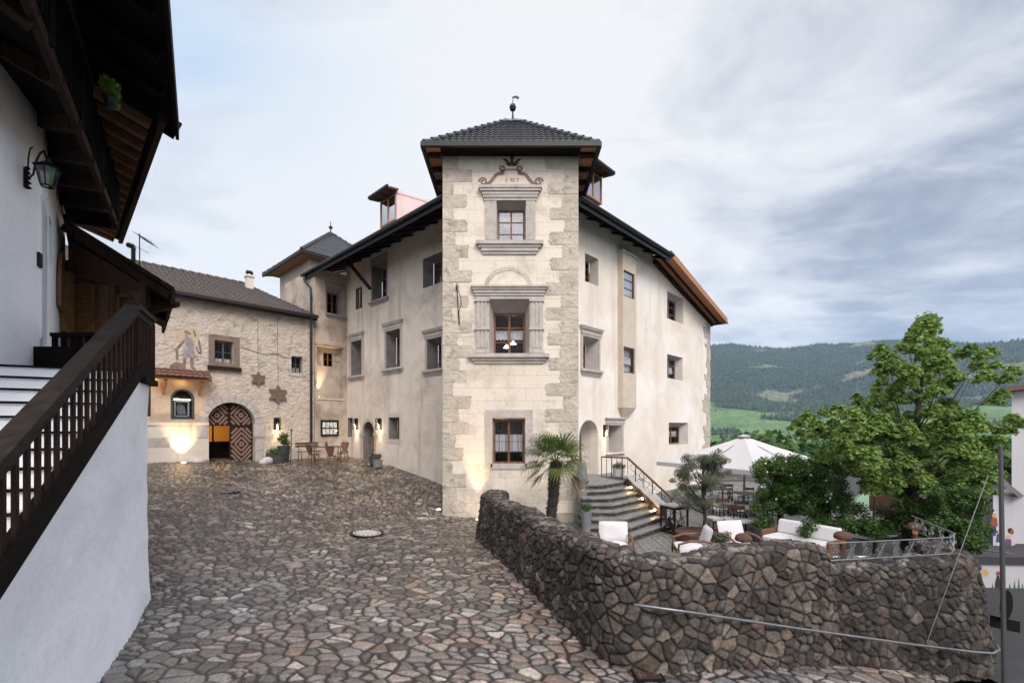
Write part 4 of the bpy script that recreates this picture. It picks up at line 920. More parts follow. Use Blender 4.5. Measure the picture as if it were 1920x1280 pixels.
# main roof, left side
def roof_strip(e0, e1, inward, rise, depth, name, label=None):
    """tiled slope with soffit boards and gutter along the eaves e0-e1"""
    e0, e1 = Vector(e0), Vector(e1); inn = Vector((*inward, 0)).normalized(); up = inn*depth+Vector((0, 0, depth*rise))
    mb = MB(); tile_face(mb, e0, e1, e1+up, e0+up); r_ = mb.build(name, MT['tile'], man)
    mb = MB(); d = Vector((0, 0, -.10)); k = 2.6
    a, b = e0+inn*.05+d, e1+inn*.05+d; c_, d_ = b+inn*k+Vector((0, 0, k*rise)), a+inn*k+Vector((0, 0, k*rise)); t = Vector((0, 0, .05))
    mb.hexa([a, b, c_, d_, a+t, b+t, c_+t, d_+t]); mb.build('soffit', MT['blackwood'], r_)
    L_ = (e1-e0).length; n = int(L_/0.9); mb = MB()
    for i in range(n+1):
        p = e0.lerp(e1, i/max(n, 1)*0.985+0.007)+inn*.16+Vector((0, 0, -.15)); mb.bar(p, p+inn*2.3+Vector((0, 0, 2.3*rise)), .11, .07)
    mb.build('rafter', MT['blackwood'], r_)
    mb = MB(); g = Vector((0, 0, -.03))-inn*.06; mb.tube([e0+g, e1+g], 0.085, 8); mb.bar(e0+Vector((0, 0, -.13))+inn*.03, e1+Vector((0, 0, -.13))+inn*.03, .03, .27); mb.build('gutter', MT['gutter'], r_, smooth=False)
    return r_
LE0, LE1 = (-2.35, 15.95, EZ), (-11.05, 24.25, EZ)
ls = roof_strip(LE1, LE0, (.6893, .7246), 0.42, 6.5, 'left_roof')
rs = roof_strip((2.38, 16.05, EZ), (7.45, 21.42, EZ), (-.7241, .6897), 0.42, 6.5, 'right_roof')
# the rake of the right roof: fresh wooden boards below a thin tiled edge
K0, K1 = Vector((7.45, 21.42, EZ+0.05)), Vector((12.62, 26.95, EYE+6.22)); inn = Vector((-.7241, .6897, 0))
mb = MB(); mb.hexa([K0+Vector((0, 0, .10)), K1+Vector((0, 0, .10)), K1+inn*5+Vector((0, 0, .1)), K0+inn*5+Vector((0, 0, .1)), K0+Vector((0, 0, .17)), K1+Vector((0, 0, .17)), K1+inn*5+Vector((0, 0, .17)), K0+inn*5+Vector((0, 0, .17))])
rk = mb.build('rake_roof', MT['tile'], man)
mb = MB(); t = inn*0.25
mb.hexa([K0+inn*.02, K1+inn*.02, K1+inn*1.5, K0+inn*1.5, K0+inn*.02+Vector((0, 0, .095)), K1+inn*.02+Vector((0, 0, .095)), K1+inn*1.5+Vector((0, 0, .095)), K0+inn*1.5+Vector((0, 0, .095))])
mb.bar(K0+Vector((0, 0, -.02)), K1+Vector((0, 0, -.02)), .05, .26); mb.build('verge_board', MT['freshwood'], rk)
mb = MB()
mb.bar(K0+inn*.5+Vector((0, 0, -.04)), K1+inn*.5+Vector((0, 0, -.04)), .10, .08)
mb.bar(K0+inn*.85+Vector((0, 0, -.13)), K1+inn*.85+Vector((0, 0, -.13)), .14, .16); mb.build('purlin', MT['darkwood'], rk)
mb = MB(); mb.tube([K1+Vector((.05, .1, -.06)), K1+inn*3+Vector((.05, .1, -.06))], .09, 8); mb.bar(K1+Vector((.1, .12, -.1)), K1+Vector((-0.55, -.55, -.30)), .05, .10); mb.build('gutter', MT['gutter'], rk)

def dormer(base, d, n, w, h, dep, left=True):
    """small copper clad dormer: base = window sill centre, n = facing"""
    d = Vector((*d, 0)).normalized(); n = Vector((*n, 0)).normalized(); b = Vector(base); up = Vector((0, 0, 1)); q = lambda a, o, z: b+d*a+n*o+up*z
    mb = MB()
    for sg in (-1, 1): mb.hexa([q(sg*w/2, 0, -.3), q(sg*(w/2-.03), 0, -.3), q(sg*(w/2-.03), -dep, -.3), q(sg*w/2, -dep, -.3), q(sg*w/2, 0, h), q(sg*(w/2-.03), 0, h), q(sg*(w/2-.03), -dep, h+.25), q(sg*w/2, -dep, h+.25)])
    dm = mb.build('dormer', MT['copper'], man)
    mb = MB(); f = 0.07
    for (a0, a1, z0, z1) in ((-w/2, -w/2+f, -.3, h), (w/2-f, w/2, -.3, h), (-w/2+f, w/2-f, h-f, h), (-w/2+f, w/2-f, -.3, -.3+f), (-.03, .03, -.3, h)): mb.hexa([q(a0, .005, z0), q(a1, .005, z0), q(a1, -.06, z0), q(a0, -.06, z0), q(a0, .005, z1), q(a1, .005, z1), q(a1, -.06, z1), q(a0, -.06, z1)])
    mb.build('window', MT['freshwood'], dm)
    mb = MB(); mb.quad(q(-w/2+f, -.03, -.3), q(w/2-f, -.03, -.3), q(w/2-f, -.03, h-f), q(-w/2+f, -.03, h-f)); mb.build('pane', MT['glassbright'], dm)
    mb = MB(); e = .02; mb.hexa([q(-w/2-e, -.05, h-.01), q(w/2+e, -.05, h-.01), q(w/2+e, -dep, h+.26), q(-w/2-e, -dep, h+.26), q(-w/2-e, -.05, h+.12), q(w/2+e, -.05, h+.12), q(w/2+e, -dep, h+.38), q(-w/2-e, -dep, h+.38)]); mb.build('roof_sheet', MT['copper'], dm)
    mb = MB(); e = .17; mb.hexa([q(-w/2-e, .5, h-.02), q(w/2+e, .5, h-.02), q(w/2+e, -.05, h+.06), q(-w/2-e, -.05, h+.06), q(-w/2-e, .5, h+.06), q(w/2+e, .5, h+.06), q(w/2+e, -.05, h+.14), q(-w/2-e, -.05, h+.14)])
    for sg in (-.8, 0, .8): mb.bar(q(sg*w/2, .45, h-.02), q(sg*w/2, -.1, h+.06), .08, .1)
    mb.build('dormer_roof', MT['brownwood'], dm)
    mb = MB(); mb.bar(q(-w/2-e, .52, h+.07), q(w/2+e, .52, h+.07), .08, .10); mb.build('gutter', MT['gutter'], dm)
    return dm
dormer(P(727, 408, 21.6), (-.7246, .6893), (-.6893, -.7246), 1.35, 0.95, 2.6)
dormer(P(1113, 360, 19.4), (.6897, .7241), (.7241, -.6897), 1.3, 0.85, 2.6)

# diagonal strut under the left eaves and the downpipe
mb = MB(); mb.bar(P(651, 489, 22.9), P(694, 541, 22.35), .14, .14); mb.build('strut', MT['darkwood'], man)
mb = MB(); g0 = P(571, 517, 24.0); mb.tube([g0, P(572, 528, 23.75), P(582, 540, 23.2), P(583.5, 552, 23.05), P(583.5, 700, 23.05), P(583.5, 832, 23.05)], 0.062, 10)
for y in (560, 700, 820): c = P(583.5, y, 23.05); mb.lathe(tuple(c), [(.075, -.03), (.075, .03)], 10)
mb.build('downpipe', MT['gutter'], man, smooth=False)

# corner turret behind the wing
Cn = Vector((-11.4, 24.9, EYE+9.62)); dL = Vector((-.7246, .6893, 0)); dR = Vector((.6897, .7241, 0)); S_ = 6.0
K = [Cn, Cn+dR*S_, Cn+dR*S_+dL*S_, Cn+dL*S_]; ap = Cn+(dL+dR)*S_/2+Vector((0, 0, 2.65))
mb = MB(); tile_face(mb, K[0], K[1], ap, ap); tile_face(mb, K[3], K[0], ap, ap); tile_face(mb, K[1], K[2], ap, ap); tile_face(mb, K[2], K[3], ap, ap)
for k in K: hipcap(mb, k, ap, .11)
tu = mb.build('turret_roof', MT['tile'], man)
mb = MB(); z = Vector((0, 0, -.12)); i_ = 0.8
for a, b, c_, d_ in ((K[0], K[1], K[1]-dR*i_+dL*i_, K[0]+dR*i_+dL*i_), (K[3], K[0], K[0]+dL*i_+dR*i_, K[3]-dL*i_+dR*i_)): mb.hexa([a+z, b+z, c_+z, d_+z, a+z*.4, b+z*.4, c_+z*.4, d_+z*.4])
mb.build('soffit', MT['freshwood'], tu)
mb = MB()
for a, b in ((K[0], K[1]), (K[3], K[0])): mb.bar(a+z*.5, b+z*.5, .12, .18)
mb.build('gutter', MT['gutter'], tu)
mb = MB(); mb.lathe(tuple(ap-Vector((0, 0, .1))), [(.08, 0), (.03, .3), (.03, .35), (.12, .43), (.12, .5), (.03, .58), (.02, .85)], 12); mb.build('finial', MT['gutter'], tu)
mb = MB(); w0 = Cn+(dL+dR)*.75; zb = EYE+2
TF = Fr((w0.x, w0.y), (dL.x, dL.y), (-.6893, -.7246)); TR = Fr((w0.x, w0.y), (dR.x, dR.y), (.7241, -.6897))
tl = Wall(TF, rect(0, 4.5, zb, EYE+9.55)); tq = tl.hole(rect(1.9, 2.6, EYE+6.9, EYE+8.2), .12, (0, 0, 0, 0), room=False); tl.build('turret_wall', MT['pinkplaster'], man, mats=MT['pinkplaster'])
mb.quad(TR.p(0, zb), TR.p(4.5, zb), TR.p(4.5, EYE+9.55), TR.p(0, EYE+9.55)); mb.build('turret_wall', MT['plaster'], man)
mb = MB(); mb.fprism(TF, [(1.9, EYE+6.9), (2.6, EYE+6.9), (2.6, EYE+8.2), (1.9, EYE+8.2)], -.15, -.12); mb.build('blind_window', MT['fresco'], man)
moulding(TF, 1.75, 2.75, EYE+8.2, EYE+8.5, CORN, man, 'cornice', m='pinkplaster')
# ================================================================== gatehouse
gh = thing('gatehouse', 'low gatehouse of rough weathered plaster with an arched gateway and brown tiled roof', 'building', (-12, 21.5, 1.4))
GT = EYE+5.70
gw = Wall(GW, [(0.0, 0.9), (8.6, 0.9), (8.6, GT), (0.0, GT)])
gp1 = rect(*GW.rect(402, 438, 639, 681)); gq1 = gw.hole(gp1, 0.22, (.02, .02, .02, .02))
gp2 = rect(*GW.rect(546, 567, 668, 699)); gq2 = gw.hole(gp2, 0.20, (.02, .02, .02, .02))
ga0, ga1, gz0, gz1 = GW.rect(387, 478, 754, 872); gpoly = arch(ga0, ga1, gz0, gz1, 24); gq = gw.hole(gpoly, 0.30, (0, 0, 0, 0), room=False)
na0, na1, nz0, nz1 = GW.rect(320, 364, 729, 785); npoly = arch(na0, na1, nz0, nz1, 16); nq_ = gw.hole(npoly, 0.28, (.03, .03, 0, 0), room=False)
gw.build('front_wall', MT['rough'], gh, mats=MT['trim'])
# framed windows
for (poly, q, out, m_, cu) in ((gp1, gq1, GW.rect(391, 449, 629, 690), 'framebrown', (0.02, 0.22)), (gp2, gq2, GW.rect(541, 573, 662, 705), 'rough', (0.0, 0.35))):
    s_ = surround(GW, poly, out, gh, m=m_, proj=0.03)
    if m_ == 'framebrown':
        mb = MB(); mb.fbox(GW, out[0]-.05, out[1]+.05, out[2]-.10, out[2]+.06, 0, .16); mb.build('sill', MT['darkwood'], s_)
    window(GW, q, 0.14, gh, 2, 2, wood='greywood', bars=(5, 4), curtain=cu, fw=.035)
# stone arch round the gateway
ro = (ga1-ga0)/2; ca = (ga0+ga1)/2; zc = gz1-ro; mb = MB(); n = 13; w_ = 0.34
for k in range(n):
    t0 = math.pi*(k+.03)/n; t1 = math.pi*(k+.97)/n; pts = []
    for tt in (t0, (t0+t1)/2, t1): pts.append((ca+ro*math.cos(tt), zc+ro*math.sin(tt)))
    for tt in (t1, (t0+t1)/2, t0): pts.append((ca+(ro+w_)*math.cos(tt), zc+(ro+w_)*math.sin(tt)))
    mb.fprism(GW, pts, -.05, 0.035+.01*(k % 3))
z = gz0
for k in range(3):
    h = (zc-gz0)/3
    for a, b in ((ga0-w_, ga0), (ga1, ga1+w_)): mb.fbox(GW, a-(.06 if k == 2 else 0), b+(.06 if k == 2 else 0), z+.01, z+h-.01, -.05, .04+(.03 if k == 2 else 0))
    z += h
mb.build('gate_arch', MT['trim'], gh)
# gate leaves with raised lozenge strips, wicket open on the left
DD = GW.off(-0.30)
lf = DD.s(431); zt_w = DD.sz(410, 798)[1]
mb = MB()
def in_arch(a, z, mrg=0.0): return ga0+mrg < a < ga1-mrg and z > gz0 and (z < zc or math.hypot(a-ca, z-zc) < ro-mrg)
# (a grows towards the left of the picture)
up = [(ga0, zt_w)]+[p for p in gpoly[2:] if p[1] > zt_w]+[(ga1, zt_w)]
up = [(ga0, zt_w), (ga1, zt_w)]+[p for p in gpoly[2:] if p[1] > zt_w+.02]
mb.fprism(DD, up, -.10, -.03)
mb.fprism(DD, [(ga0, gz0), (lf, gz0), (lf, zt_w), (ga0, zt_w)], -.10, -.03)
gate = mb.build('gate', MT['darkwood'], gh); gate['label'] = 'dark arched gate leaves covered with raised lozenge strips'
mb = MB()
def loz(c0, cz_, ra, rz, a0, a1, z0, z1, m_=.05):
    stp = 0.185; k = 0
    while k < 14:
        r_ = 0.09+k*stp; k += 1
        for sx, sz_ in ((1, 1), (-1, 1), (-1, -1), (1, -1)):
            N_ = 14; prev = None; run = []
            for i in range(N_+1):
                t = i/N_; a = c0+sx*r_*(1-t); zz = cz_+sz_*r_*1.15*t
                ok = a0+m_ < a < a1-m_ and z0+m_ < zz < z1-m_ and in_arch(a, zz, .06)
                if ok: run.append((a, zz))
                if (not ok or i == N_) and len(run) > 1:
                    mb.bar(DD.p(*run[0], -.015), DD.p(*run[-1], -.015), .082, .05, up=(DD.n.x, DD.n.y, 0)); run = []
                elif not ok: run = []
cm = (ga0+ga1)/2+0.02
zm = zt_w-0.02
loz((ga0+cm)/2, DD.sz(452, 776)[1]-.05, 1, 1, ga0, cm, zm, gz1); loz((ga1+cm)/2, DD.sz(413, 776)[1]-.05, 1, 1, cm, ga1, zm, gz1)
loz((ga0+lf)/2, DD.sz(452, 832)[1], 1, 1, ga0, lf, gz0+.05, zm)
mb.build('lozenge_strips', mat('worn_strip_wood', (0.24, 0.155, 0.125), .7, var=(.17, .10, .08), vscale=6), gate)
# lit vaulted passage behind the wicket
mb = MB(); n = 10; L_ = 5.0; prof = [(ga0-.2, gz0), (ga0-.2, zc-.5)]+[(ca-(ro+.2)*math.cos(math.pi*k/n), zc-.5+(ro-.1)*math.sin(math.pi*k/n)) for k in range(n+1)]+[(ga1+.2, gz0)]
vs = [GW.p(a, z, -.29) for a, z in prof]+[GW.p(a, z, -L_) for a, z in prof]; k = len(prof)
mb.add(vs, [(i, (i+1) % k, k+(i+1) % k, k+i) for i in range(k)]+[tuple(range(k, 2*k))]); mb.build('passage', mat('ochre_vault_plaster', (.45, .30, .14), .9, bump=.3), gh)
mb = MB(); mb.fbox(GW, lf-.6, ga1+.19, gz0, gz0+1.05, -1.6, -1.5); mb.fbox(GW, lf+.35, lf+.40, gz0, gz1-.8, -1.6, -1.5); mb.build('passage_door', MT['blackwood'], gh)
lamp('POINT', GW.p(ca+.4, zc-.15, -3.2), 42, col=(1, .60, .18), size=.1, parent=gh)
# roof
RG = GW.off(-3.6); GE = GW.off(0.45)
e0, e1 = GE.s(584), 9.4; r1s = RG.s(463); zr = RG.sz(463, 533)[1]
mb = MB(); ze = GT-.10
tile_face(mb, GE.p(e1, ze), GE.p(e0-.3, ze), RG.p(r1s, zr), RG.p(9.4, zr), ch=.28, amp=.022, step=.03)
rfg = mb.build('roof', MT['oldtile'], gh)
mb = MB(); mb.add([RG.p(9.4, zr), RG.p(r1s, zr), GW.p(-.3, ze, -7), GW.p(9.4, ze, -7), GE.p(e0-.3, ze)], [(0, 1, 2, 3), (1, 4, 2)]); mb.build('rear_slope', MT['oldtile'], rfg)
mb = MB(); mb.bar(GE.p(e0-.35, ze-.05), GE.p(e1, ze-.05), .1, .13); mb.bar(GE.p(e0-.35, ze-.16, -.12), GE.p(e1, ze-.16, -.12), .05, .15); mb.build('gutter', MT['gutter'], rfg)
mb = MB(); mb.fbox(GW, -.0, 9.4, ze-.12, ze-.08, 0, .42); mb.bar(GE.p(2.2, ze+.03, .03), GE.p(e1, ze+.03, .03), .03, .04); mb.build('soffit', MT['rafter'], rfg)
mb = MB(); hipcap(mb, RG.p(9.4, zr), RG.p(r1s, zr), .09); mb.build('ridge_tiles', MT['oldtile'], rfg)
# chimney
CG = GW.off(-2.6); c0, c1 = CG.s(476), CG.s(463.5); mb = MB(); mb.fbox(CG, c0, c1, CG.sz(470, 575)[1], CG.sz(470, 519)[1], -.35, 0); mb.fbox(CG, c0-.05, c1+.05, CG.sz(470, 519)[1], CG.sz(470, 516)[1], -.40, .05)
ch_ = mb.build('chimney', MT['plaster_light'], rfg); mb = MB(); a = (c0+c1)/2; z = CG.sz(470, 516)[1]
for x in (c0+.06, c1-.06): mb.fbox(CG, x-.02, x+.02, z, z+.12, -.22, -.12)
mb.tube([CG.p(c1+.02, z+.12, -.17), CG.p(a+.1, z+.2, -.17), CG.p(a-.1, z+.2, -.17), CG.p(c0-.02, z+.12, -.17)], [.03, .09, .09, .03], 8); mb.build('chimney_cap', MT['gutter'], ch_)
# shrine: frescoed panel, glazed niche, small tiled canopy
b0, b1, bz0, bz1 = GW.rect(280, 391, 708, 792)
mb = MB(); outer = rect(b0, b1, bz0, bz1); loops = [[Vector((a, z, 0)) for a, z in outer], [Vector((a, z, 0)) for a, z in npoly]]
mb.add([GW.p(p.x, p.y, .012) for l in loops for p in l], tessellate_polygon(loops)); mb.build('fresco_panel', MT['fresco'], gh)
mb = MB(); mb.fbox(GW, b0-.0, 8.4, 1.0, GW.sz(330, 797)[1], 0, .05); mb.fbox(GW, b0, 8.4, GW.sz(330, 797)[1], GW.sz(330, 792)[1], 0, .09); mb.build('shrine_base', MT['plaster'], gh)
mb = MB(); mb.fbox(GW, GW.s(318), 8.4, GW.sz(300, 838)[1], GW.sz(300, 820)[1], .05, .062); mb.build('painted_band', MT['trim'], gh)
mb = MB(); mb.fprism(GW, npoly, -.30, -.26)
sh = mb.build('shrine_niche', MT['dark'], gh); mb = MB(); k = len(npoly)
ins = inner(npoly, .08, .08, .07, .07); mb.add([GW.p(a, z, .03) for a, z in npoly]+[GW.p(a, z, .03) for a, z in ins]+[GW.p(a, z, -.05) for a, z in ins], [(i, (i+1) % k, k+(i+1) % k, k+i) for i in range(k)]+[(k+i, k+(i+1) % k, 2*k+(i+1) % k, 2*k+i) for i in range(k)])
mb.build('niche_frame', mat('dark_green_frame', (.03, .045, .04), .5), sh)
mb = MB(); c_ = (na0+na1)/2; w2 = (na1-na0)*.32; zm_ = nz1-.50
for a, b, z0, z1 in ((c_-w2, c_-w2+.05, nz0+.1, zm_), (c_+w2-.05, c_+w2, nz0+.1, zm_), (c_-w2, c_+w2, nz0+.1, nz0+.15), (c_-w2, c_+w2, zm_-.05, zm_)): mb.fbox(GW, a, b, z0, z1, -.2, -.14)
mb.build('inner_frame', mat('pale_grey_frame', (.3, .33, .34), .6), sh)
mb = MB(); mb.fbox(GW, c_-w2*1.1, c_+w2*1.1, zm_+.03, zm_+.08, -.16, -.1); mb.build('niche_light', MT['glowsoft'], sh)
mb = MB(); mb.fprism(GW, [(c_-.16, nz0+.2), (c_+.14, nz0+.2), (c_+.18, nz0+.5), (c_+.05, nz0+.75), (c_+.1, zm_-.25), (c_, zm_-.12), (c_-.1, zm_-.25), (c_-.08, nz0+.7)], -.24, -.20); mb.build('figurine', mat('grey_figure', (.12, .13, .13), .6), sh)
mb = MB(); g = GW; mb.quad(g.p(na0+.1, nz0+.1, -.1), g.p(na1-.1, nz0+.1, -.1), g.p(na1-.1, nz1-.3, -.1), g.p(na0+.1, nz1-.3, -.1)); mb.build('pane', MT['glass'], sh)
mb = MB(); cz0 = GW.sz(340, 708)[1]; cz1 = GW.sz(340, 692)[1]; c0, c1 = GW.s(391), GW.s(272)
tile_face(mb, GW.p(c1, cz0, .58), GW.p(c0, cz0, .58), GW.p(c0, cz1, .0), GW.p(c1, cz1, .0), ch=.25, amp=.03)
cn = mb.build('canopy', mat('brick_red_tile', (.16, .075, .05), .8, var=(.10, .05, .035), vscale=7), gh)
mb = MB(); mb.hexa([GW.p(c0, cz0-.09, .55), GW.p(c1, cz0-.09, .55), GW.p(c1, cz0-.02, .02), GW.p(c0, cz0-.02, .02), GW.p(c0, cz0-.05, .55), GW.p(c1, cz0-.05, .55), GW.p(c1, cz0+.02, .02), GW.p(c0, cz0+.02, .02)])
mb.fbox(GW, c0, c1, cz0-.14, cz0-.05, .48, .55)
for a in (c0+.35, c1-.6): mb.fbox(GW, a-.05, a+.05, cz0-.35, cz0-.12, .4, .5); mb.bar(GW.p(a, cz0-.32, .45), GW.p(a, cz0-.7, .02), .08, .08)
mb.build('canopy_frame', MT['rafter'], cn)
for a in (c0+1.0, c0+1.9): lamp('POINT', GW.p(a, cz0-.17, .30), 2.2, col=(1, .6, .22), size=.04, parent=gh)
# faded painted warrior above the canopy: loose worn brush shapes, no known work
FM = {k: mat('faded_fresco_'+k, c, .95, var=v, vscale=7) for k, c, v in (('grey', (.19, .17, .19), (.33, .28, .27)), ('brown', (.14, .085, .06), (.27, .20, .16)), ('ochre', (.46, .33, .20), (.48, .40, .32)))}
def blob(name, pts, m_, off=.006):
    mb = MB(); q = [GW.sz(x, y) for x, y in pts]; mb.fprism(GW, q, 0, off); mb.build(name, FM[m_], gh)
blob('painted_halo', [(330, 622), (345, 616), (368, 615), (376, 625), (374, 640), (362, 634), (350, 645), (336, 640), (328, 632)], 'ochre', .004)
blob('painted_torso', [(346, 634), (358, 633), (364, 645), (362, 655), (366, 664), (354, 658), (348, 647)], 'grey', .008)
blob('painted_skirt', [(346, 655), (356, 656), (369, 668), (365, 672), (352, 670), (340, 668), (343, 660)], 'grey', .007)
blob('painted_legs', [(343, 670), (350, 670), (348, 686), (343, 688)], 'brown'); blob('painted_legs', [(357, 670), (363, 670), (363, 688), (370, 692), (359, 692), (355, 680)], 'brown')
blob('painted_arm', [(345, 636), (347, 640), (334, 655), (335, 674), (330, 674), (329, 655), (325, 657)], 'brown'); blob('painted_hat', [(344, 621), (350, 620), (358, 625), (358, 628), (351, 626), (346, 624)], 'brown', .009)
blob('painted_face', [(347, 624), (353, 625), (354, 633), (347, 633)], 'grey', .010)
blob('painted_spear', [(363, 617), (367, 624), (368, 632), (364, 630), (362, 622)], 'brown'); blob('painted_bow', [(372, 636), (375, 640), (379, 661), (375, 664), (371, 662), (367, 650), (369, 649), (373, 660), (375, 659), (371, 641)], 'brown', .009)
blob('painted_base', [(319, 684), (330, 678), (346, 682), (349, 692), (318, 692)], 'brown', .005)

# hanging stars and the cable they hang from
def star(px, py, rpx, ytop, lab):
    a, z = GW.sz(px, py); Y = GW.o.y+GW.d.y*a; r = rpx/F*Y; t = thing('hanging_star', lab, 'star', tuple(GW.p(a, z, .08)), 'twig stars hanging on the gatehouse wall')
    pts = [(a+(r if k % 2 == 0 else r*.56)*math.cos(math.pi/2+k*math.pi/6), z+(r if k % 2 == 0 else r*.56)*math.sin(math.pi/2+k*math.pi/6)) for k in range(12)]
    mb = MB(); mb.fprism(GW, pts, .05, .12)
    for i in range(60):
        k = random.randrange(12); p = pts[k]; q = pts[(k+random.choice((1, 3, 5))) % 12]; s_ = random.random()*.5; p2 = (p[0]*(1-s_)+a*s_, p[1]*(1-s_)+z*s_); q2 = (q[0]*(1-s_)+a*s_, q[1]*(1-s_)+z*s_)
        mb.tube([GW.p(*p2, .125), GW.p(*q2, .125)], .007, 4)
    mb.build('star_body', mat('twig_weave', (.14, .10, .075), .9, var=(.22, .17, .13), vscale=18, bump=1, bscale=30), t)
    mb = MB(); mb.tube([GW.p(a, z+r*.9, .1), GW.p(a, GW.sz(px, ytop)[1], .03)], .006, 5); mb.build('hanging_wire', MT['iron'], t)
star(483, 710, 14, 660, 'smaller twig star, the left one of two on the gatehouse wall'); star(520, 739, 18.5, 665, 'larger twig star, lower and further right on the gatehouse wall')
cw = MB(); pts = [GW.p(*GW.sz(x, y), .03) for x, y in ((452, 650), (483, 661), (500, 664), (520, 663), (533, 670), (545, 672), (575, 675))]; cw.tube(pts, .010, 5); cw.build('wall_cable', MT['iron'], gh)
cw = MB()
for x in (483, 520): cw.tube([GW.p(*GW.sz(x, 590), .02), GW.p(*GW.sz(x, 663), .02)], .006, 5)
cw.build('wall_cable', MT['iron'], gh)

# lanterns
def wall_lantern(fr, px, y0, y1, wpx, lab, en, grp=None):
    a, zt = fr.sz(px, y0); zb = fr.sz(px, y1)[1]; Y = fr.o.y+fr.d.y*a; w = wpx/F*Y/2; o = .05
    t = thing('wall_lantern', lab, 'lantern', tuple(fr.p(a, (zt+zb)/2, 0)), grp)
    mb = MB(); mb.fbox(fr, a-w, a+w, zb, zt, 0, .03); mb.fbox(fr, a-w, a+w, zt-.03, zt, .03, .2); mb.fbox(fr, a-w, a+w, zb, zb+.02, .03, .2)
    for x in (a-w+.01, a+w-.01):
        mb.fbox(fr, x-.01, x+.01, zb, zt, .18, .2)
    mb.build('housing', MT['iron'], t)
    mb = MB(); c = fr.p(a, zb+.05, .11); mb.lathe(tuple(c), [(.028, 0), (.028, .13), (.018, .15), (.012, .2), (.004, .23)], 10); mb.build('candle_bulb', MT['glow'], t)
    mb = MB(); mb.fbox(fr, a-w+.01, a+w-.01, zb+.02, zt-.03, .185, .19); mb.build('pane', MT['glass'], t)
    lamp('POINT', fr.p(a, zb-.06, .10), en*.5, size=.05, parent=t); lamp('SPOT', fr.p(a, zb-.04, .10), en*3.5, aim=(0, 0, -1), ang=70, size=.04, parent=t)
    lamp('POINT', fr.p(a, (zb+zt)/2, .24), en*.12, size=.05, parent=t)
wall_lantern(GW, 518.5, 783, 806, 10, 'lit box lantern on the gatehouse wall above the potted plants', 6)
wall_lantern(LW, 669, 784, 805, 10, 'lit box lantern left of the arched stone doorway', 6.5, 'lanterns either side of the stone doorway')
wall_lantern(LW, 713, 784, 805, 10, 'lit box lantern right of the arched stone doorway', 6.5, 'lanterns either side of the stone doorway')
wall_lantern(RW, 1133, 796, 819, 8, 'box lantern beside the ochre door above the terrace steps', 3)
def floor_light(x, y, lab, en, ang=50, aim=(0, 0.10, 1), w=.09, grp=None):
    z = G(x, y)+.03; t = thing('ground_uplight', lab, 'light', (x, y, z), grp)
    mb = MB(); mb.lathe((x, y, z-.05), [(w+.02, 0), (w+.02, .055), (w, .062)], 16); mb.build('housing', MT['steel'], t); mb = MB(); mb.lathe((x, y, z+.012), [(w, 0), (w*.9, .006)], 16); mb.build('lens', MT['glow'], t)
    lamp('SPOT', (x, y, z+.05), en, aim=aim, ang=ang, size=.04, parent=t)
p = P(340, 862, 18.3); a_, _z = GW.sz(340, 862); q = GW.p(a_, 0, .42)
floor_light(q.x, q.y, 'dazzling ground light washing the plaster under the shrine', 210, 66, (-.20, .20, 1))
q = P(897, 978, 15.15); floor_light(q.x, q.y, 'round ground light at the tower foot beside the rubble wall end', 260, 40, (-.03, .07, 1), .08, 'ground lights at the tower foot')
q = P(822, 946, 16.0); floor_light(q.x, q.y, 'round ground light set in the cobbles at the left tower corner', 25, 45, (-.02, .03, 1), .08, 'ground lights at the tower foot')

# menu board, lit
a0, a1, z0, z1 = WG.rect(601, 634, 787, 817)
mbt = thing('menu_case', 'dark framed glass menu case with small lit pages above the benches', 'sign', tuple(WG.p((a0+a1)/2, (z0+z1)/2, 0)))
mb = MB(); f = .07
for x0, x1, y0, y1 in ((a0, a0+f, z0, z1), (a1-f, a1, z0, z1), (a0+f, a1-f, z0, z0+f), (a0+f, a1-f, z1-f, z1)): mb.fbox(WG, x0, x1, y0, y1, 0, .07)
mb.fbox(WG, a0+.02, a1-.02, z0+.02, z1-.02, .0, .02); mb.build('frame', MT['iron'], mbt)
mb = MB()
random.seed(12)
W1 = a1-a0-2*f; H1 = z1-z0-2*f
for i in range(4):
    for j in range(2):
        x0 = a0+f+.02+W1*i/4; mb.fbox(WG, x0, x0+W1/4-.03, z0+f+.02+H1*j*.5, z0+f+H1*(j+1)*.5-.05, .02, .024)
mb.build('pages', mat('printed_pages', (.75, .74, .70), .8, var=(.08, .08, .08), vscale=9, emit=(1, .95, .85), estr=.12), mbt)
mb = MB(); mb.quad(WG.p(a0+f, z0+f, .06), WG.p(a1-f, z0+f, .06), WG.p(a1-f, z1-f, .06), WG.p(a0+f, z1-f, .06)); mb.build('pane', MT['glass'], mbt)

# ================================================================== white farmhouse on the left
fh = thing('farmhouse', 'whitewashed farmhouse with dark wooden balcony and deep eaves on the left', 'building', (-7.4, 7.2, .2))
HW0, HW1, HW2 = (-4.0, 0.62), (-7.42, 7.25), (-10.6, 10.9)
H1 = Fr(HW0, (HW1[0]-HW0[0], HW1[1]-HW0[1]), (.889, .457)); L1_ = (Vector(HW1)-Vector(HW0)).length
H2 = Fr(HW1, (HW2[0]-HW1[0], HW2[1]-HW1[1]), (.753, .657)); L2_ = (Vector(HW2)-Vector(HW1)).length
h1 = Wall(H1, rect(0, L1_, -.5, EYE+6.5)); h1.build('side_wall', MT['white'], fh)
h2 = Wall(H2, rect(0, L2_, -.5, EYE+6.5))
da = rect(*H2.rect(78, 89, 384, 640)); dq2 = h2.hole(da, .30, (.02, .02, .0, .02))
wa = rect(*H2.rect(92, 98, 412, 500)); wq2 = h2.hole(wa, .28, (.02, .02, .02, .02)); h2.build('side_wall', MT['white'], fh, mats=MT['white'])
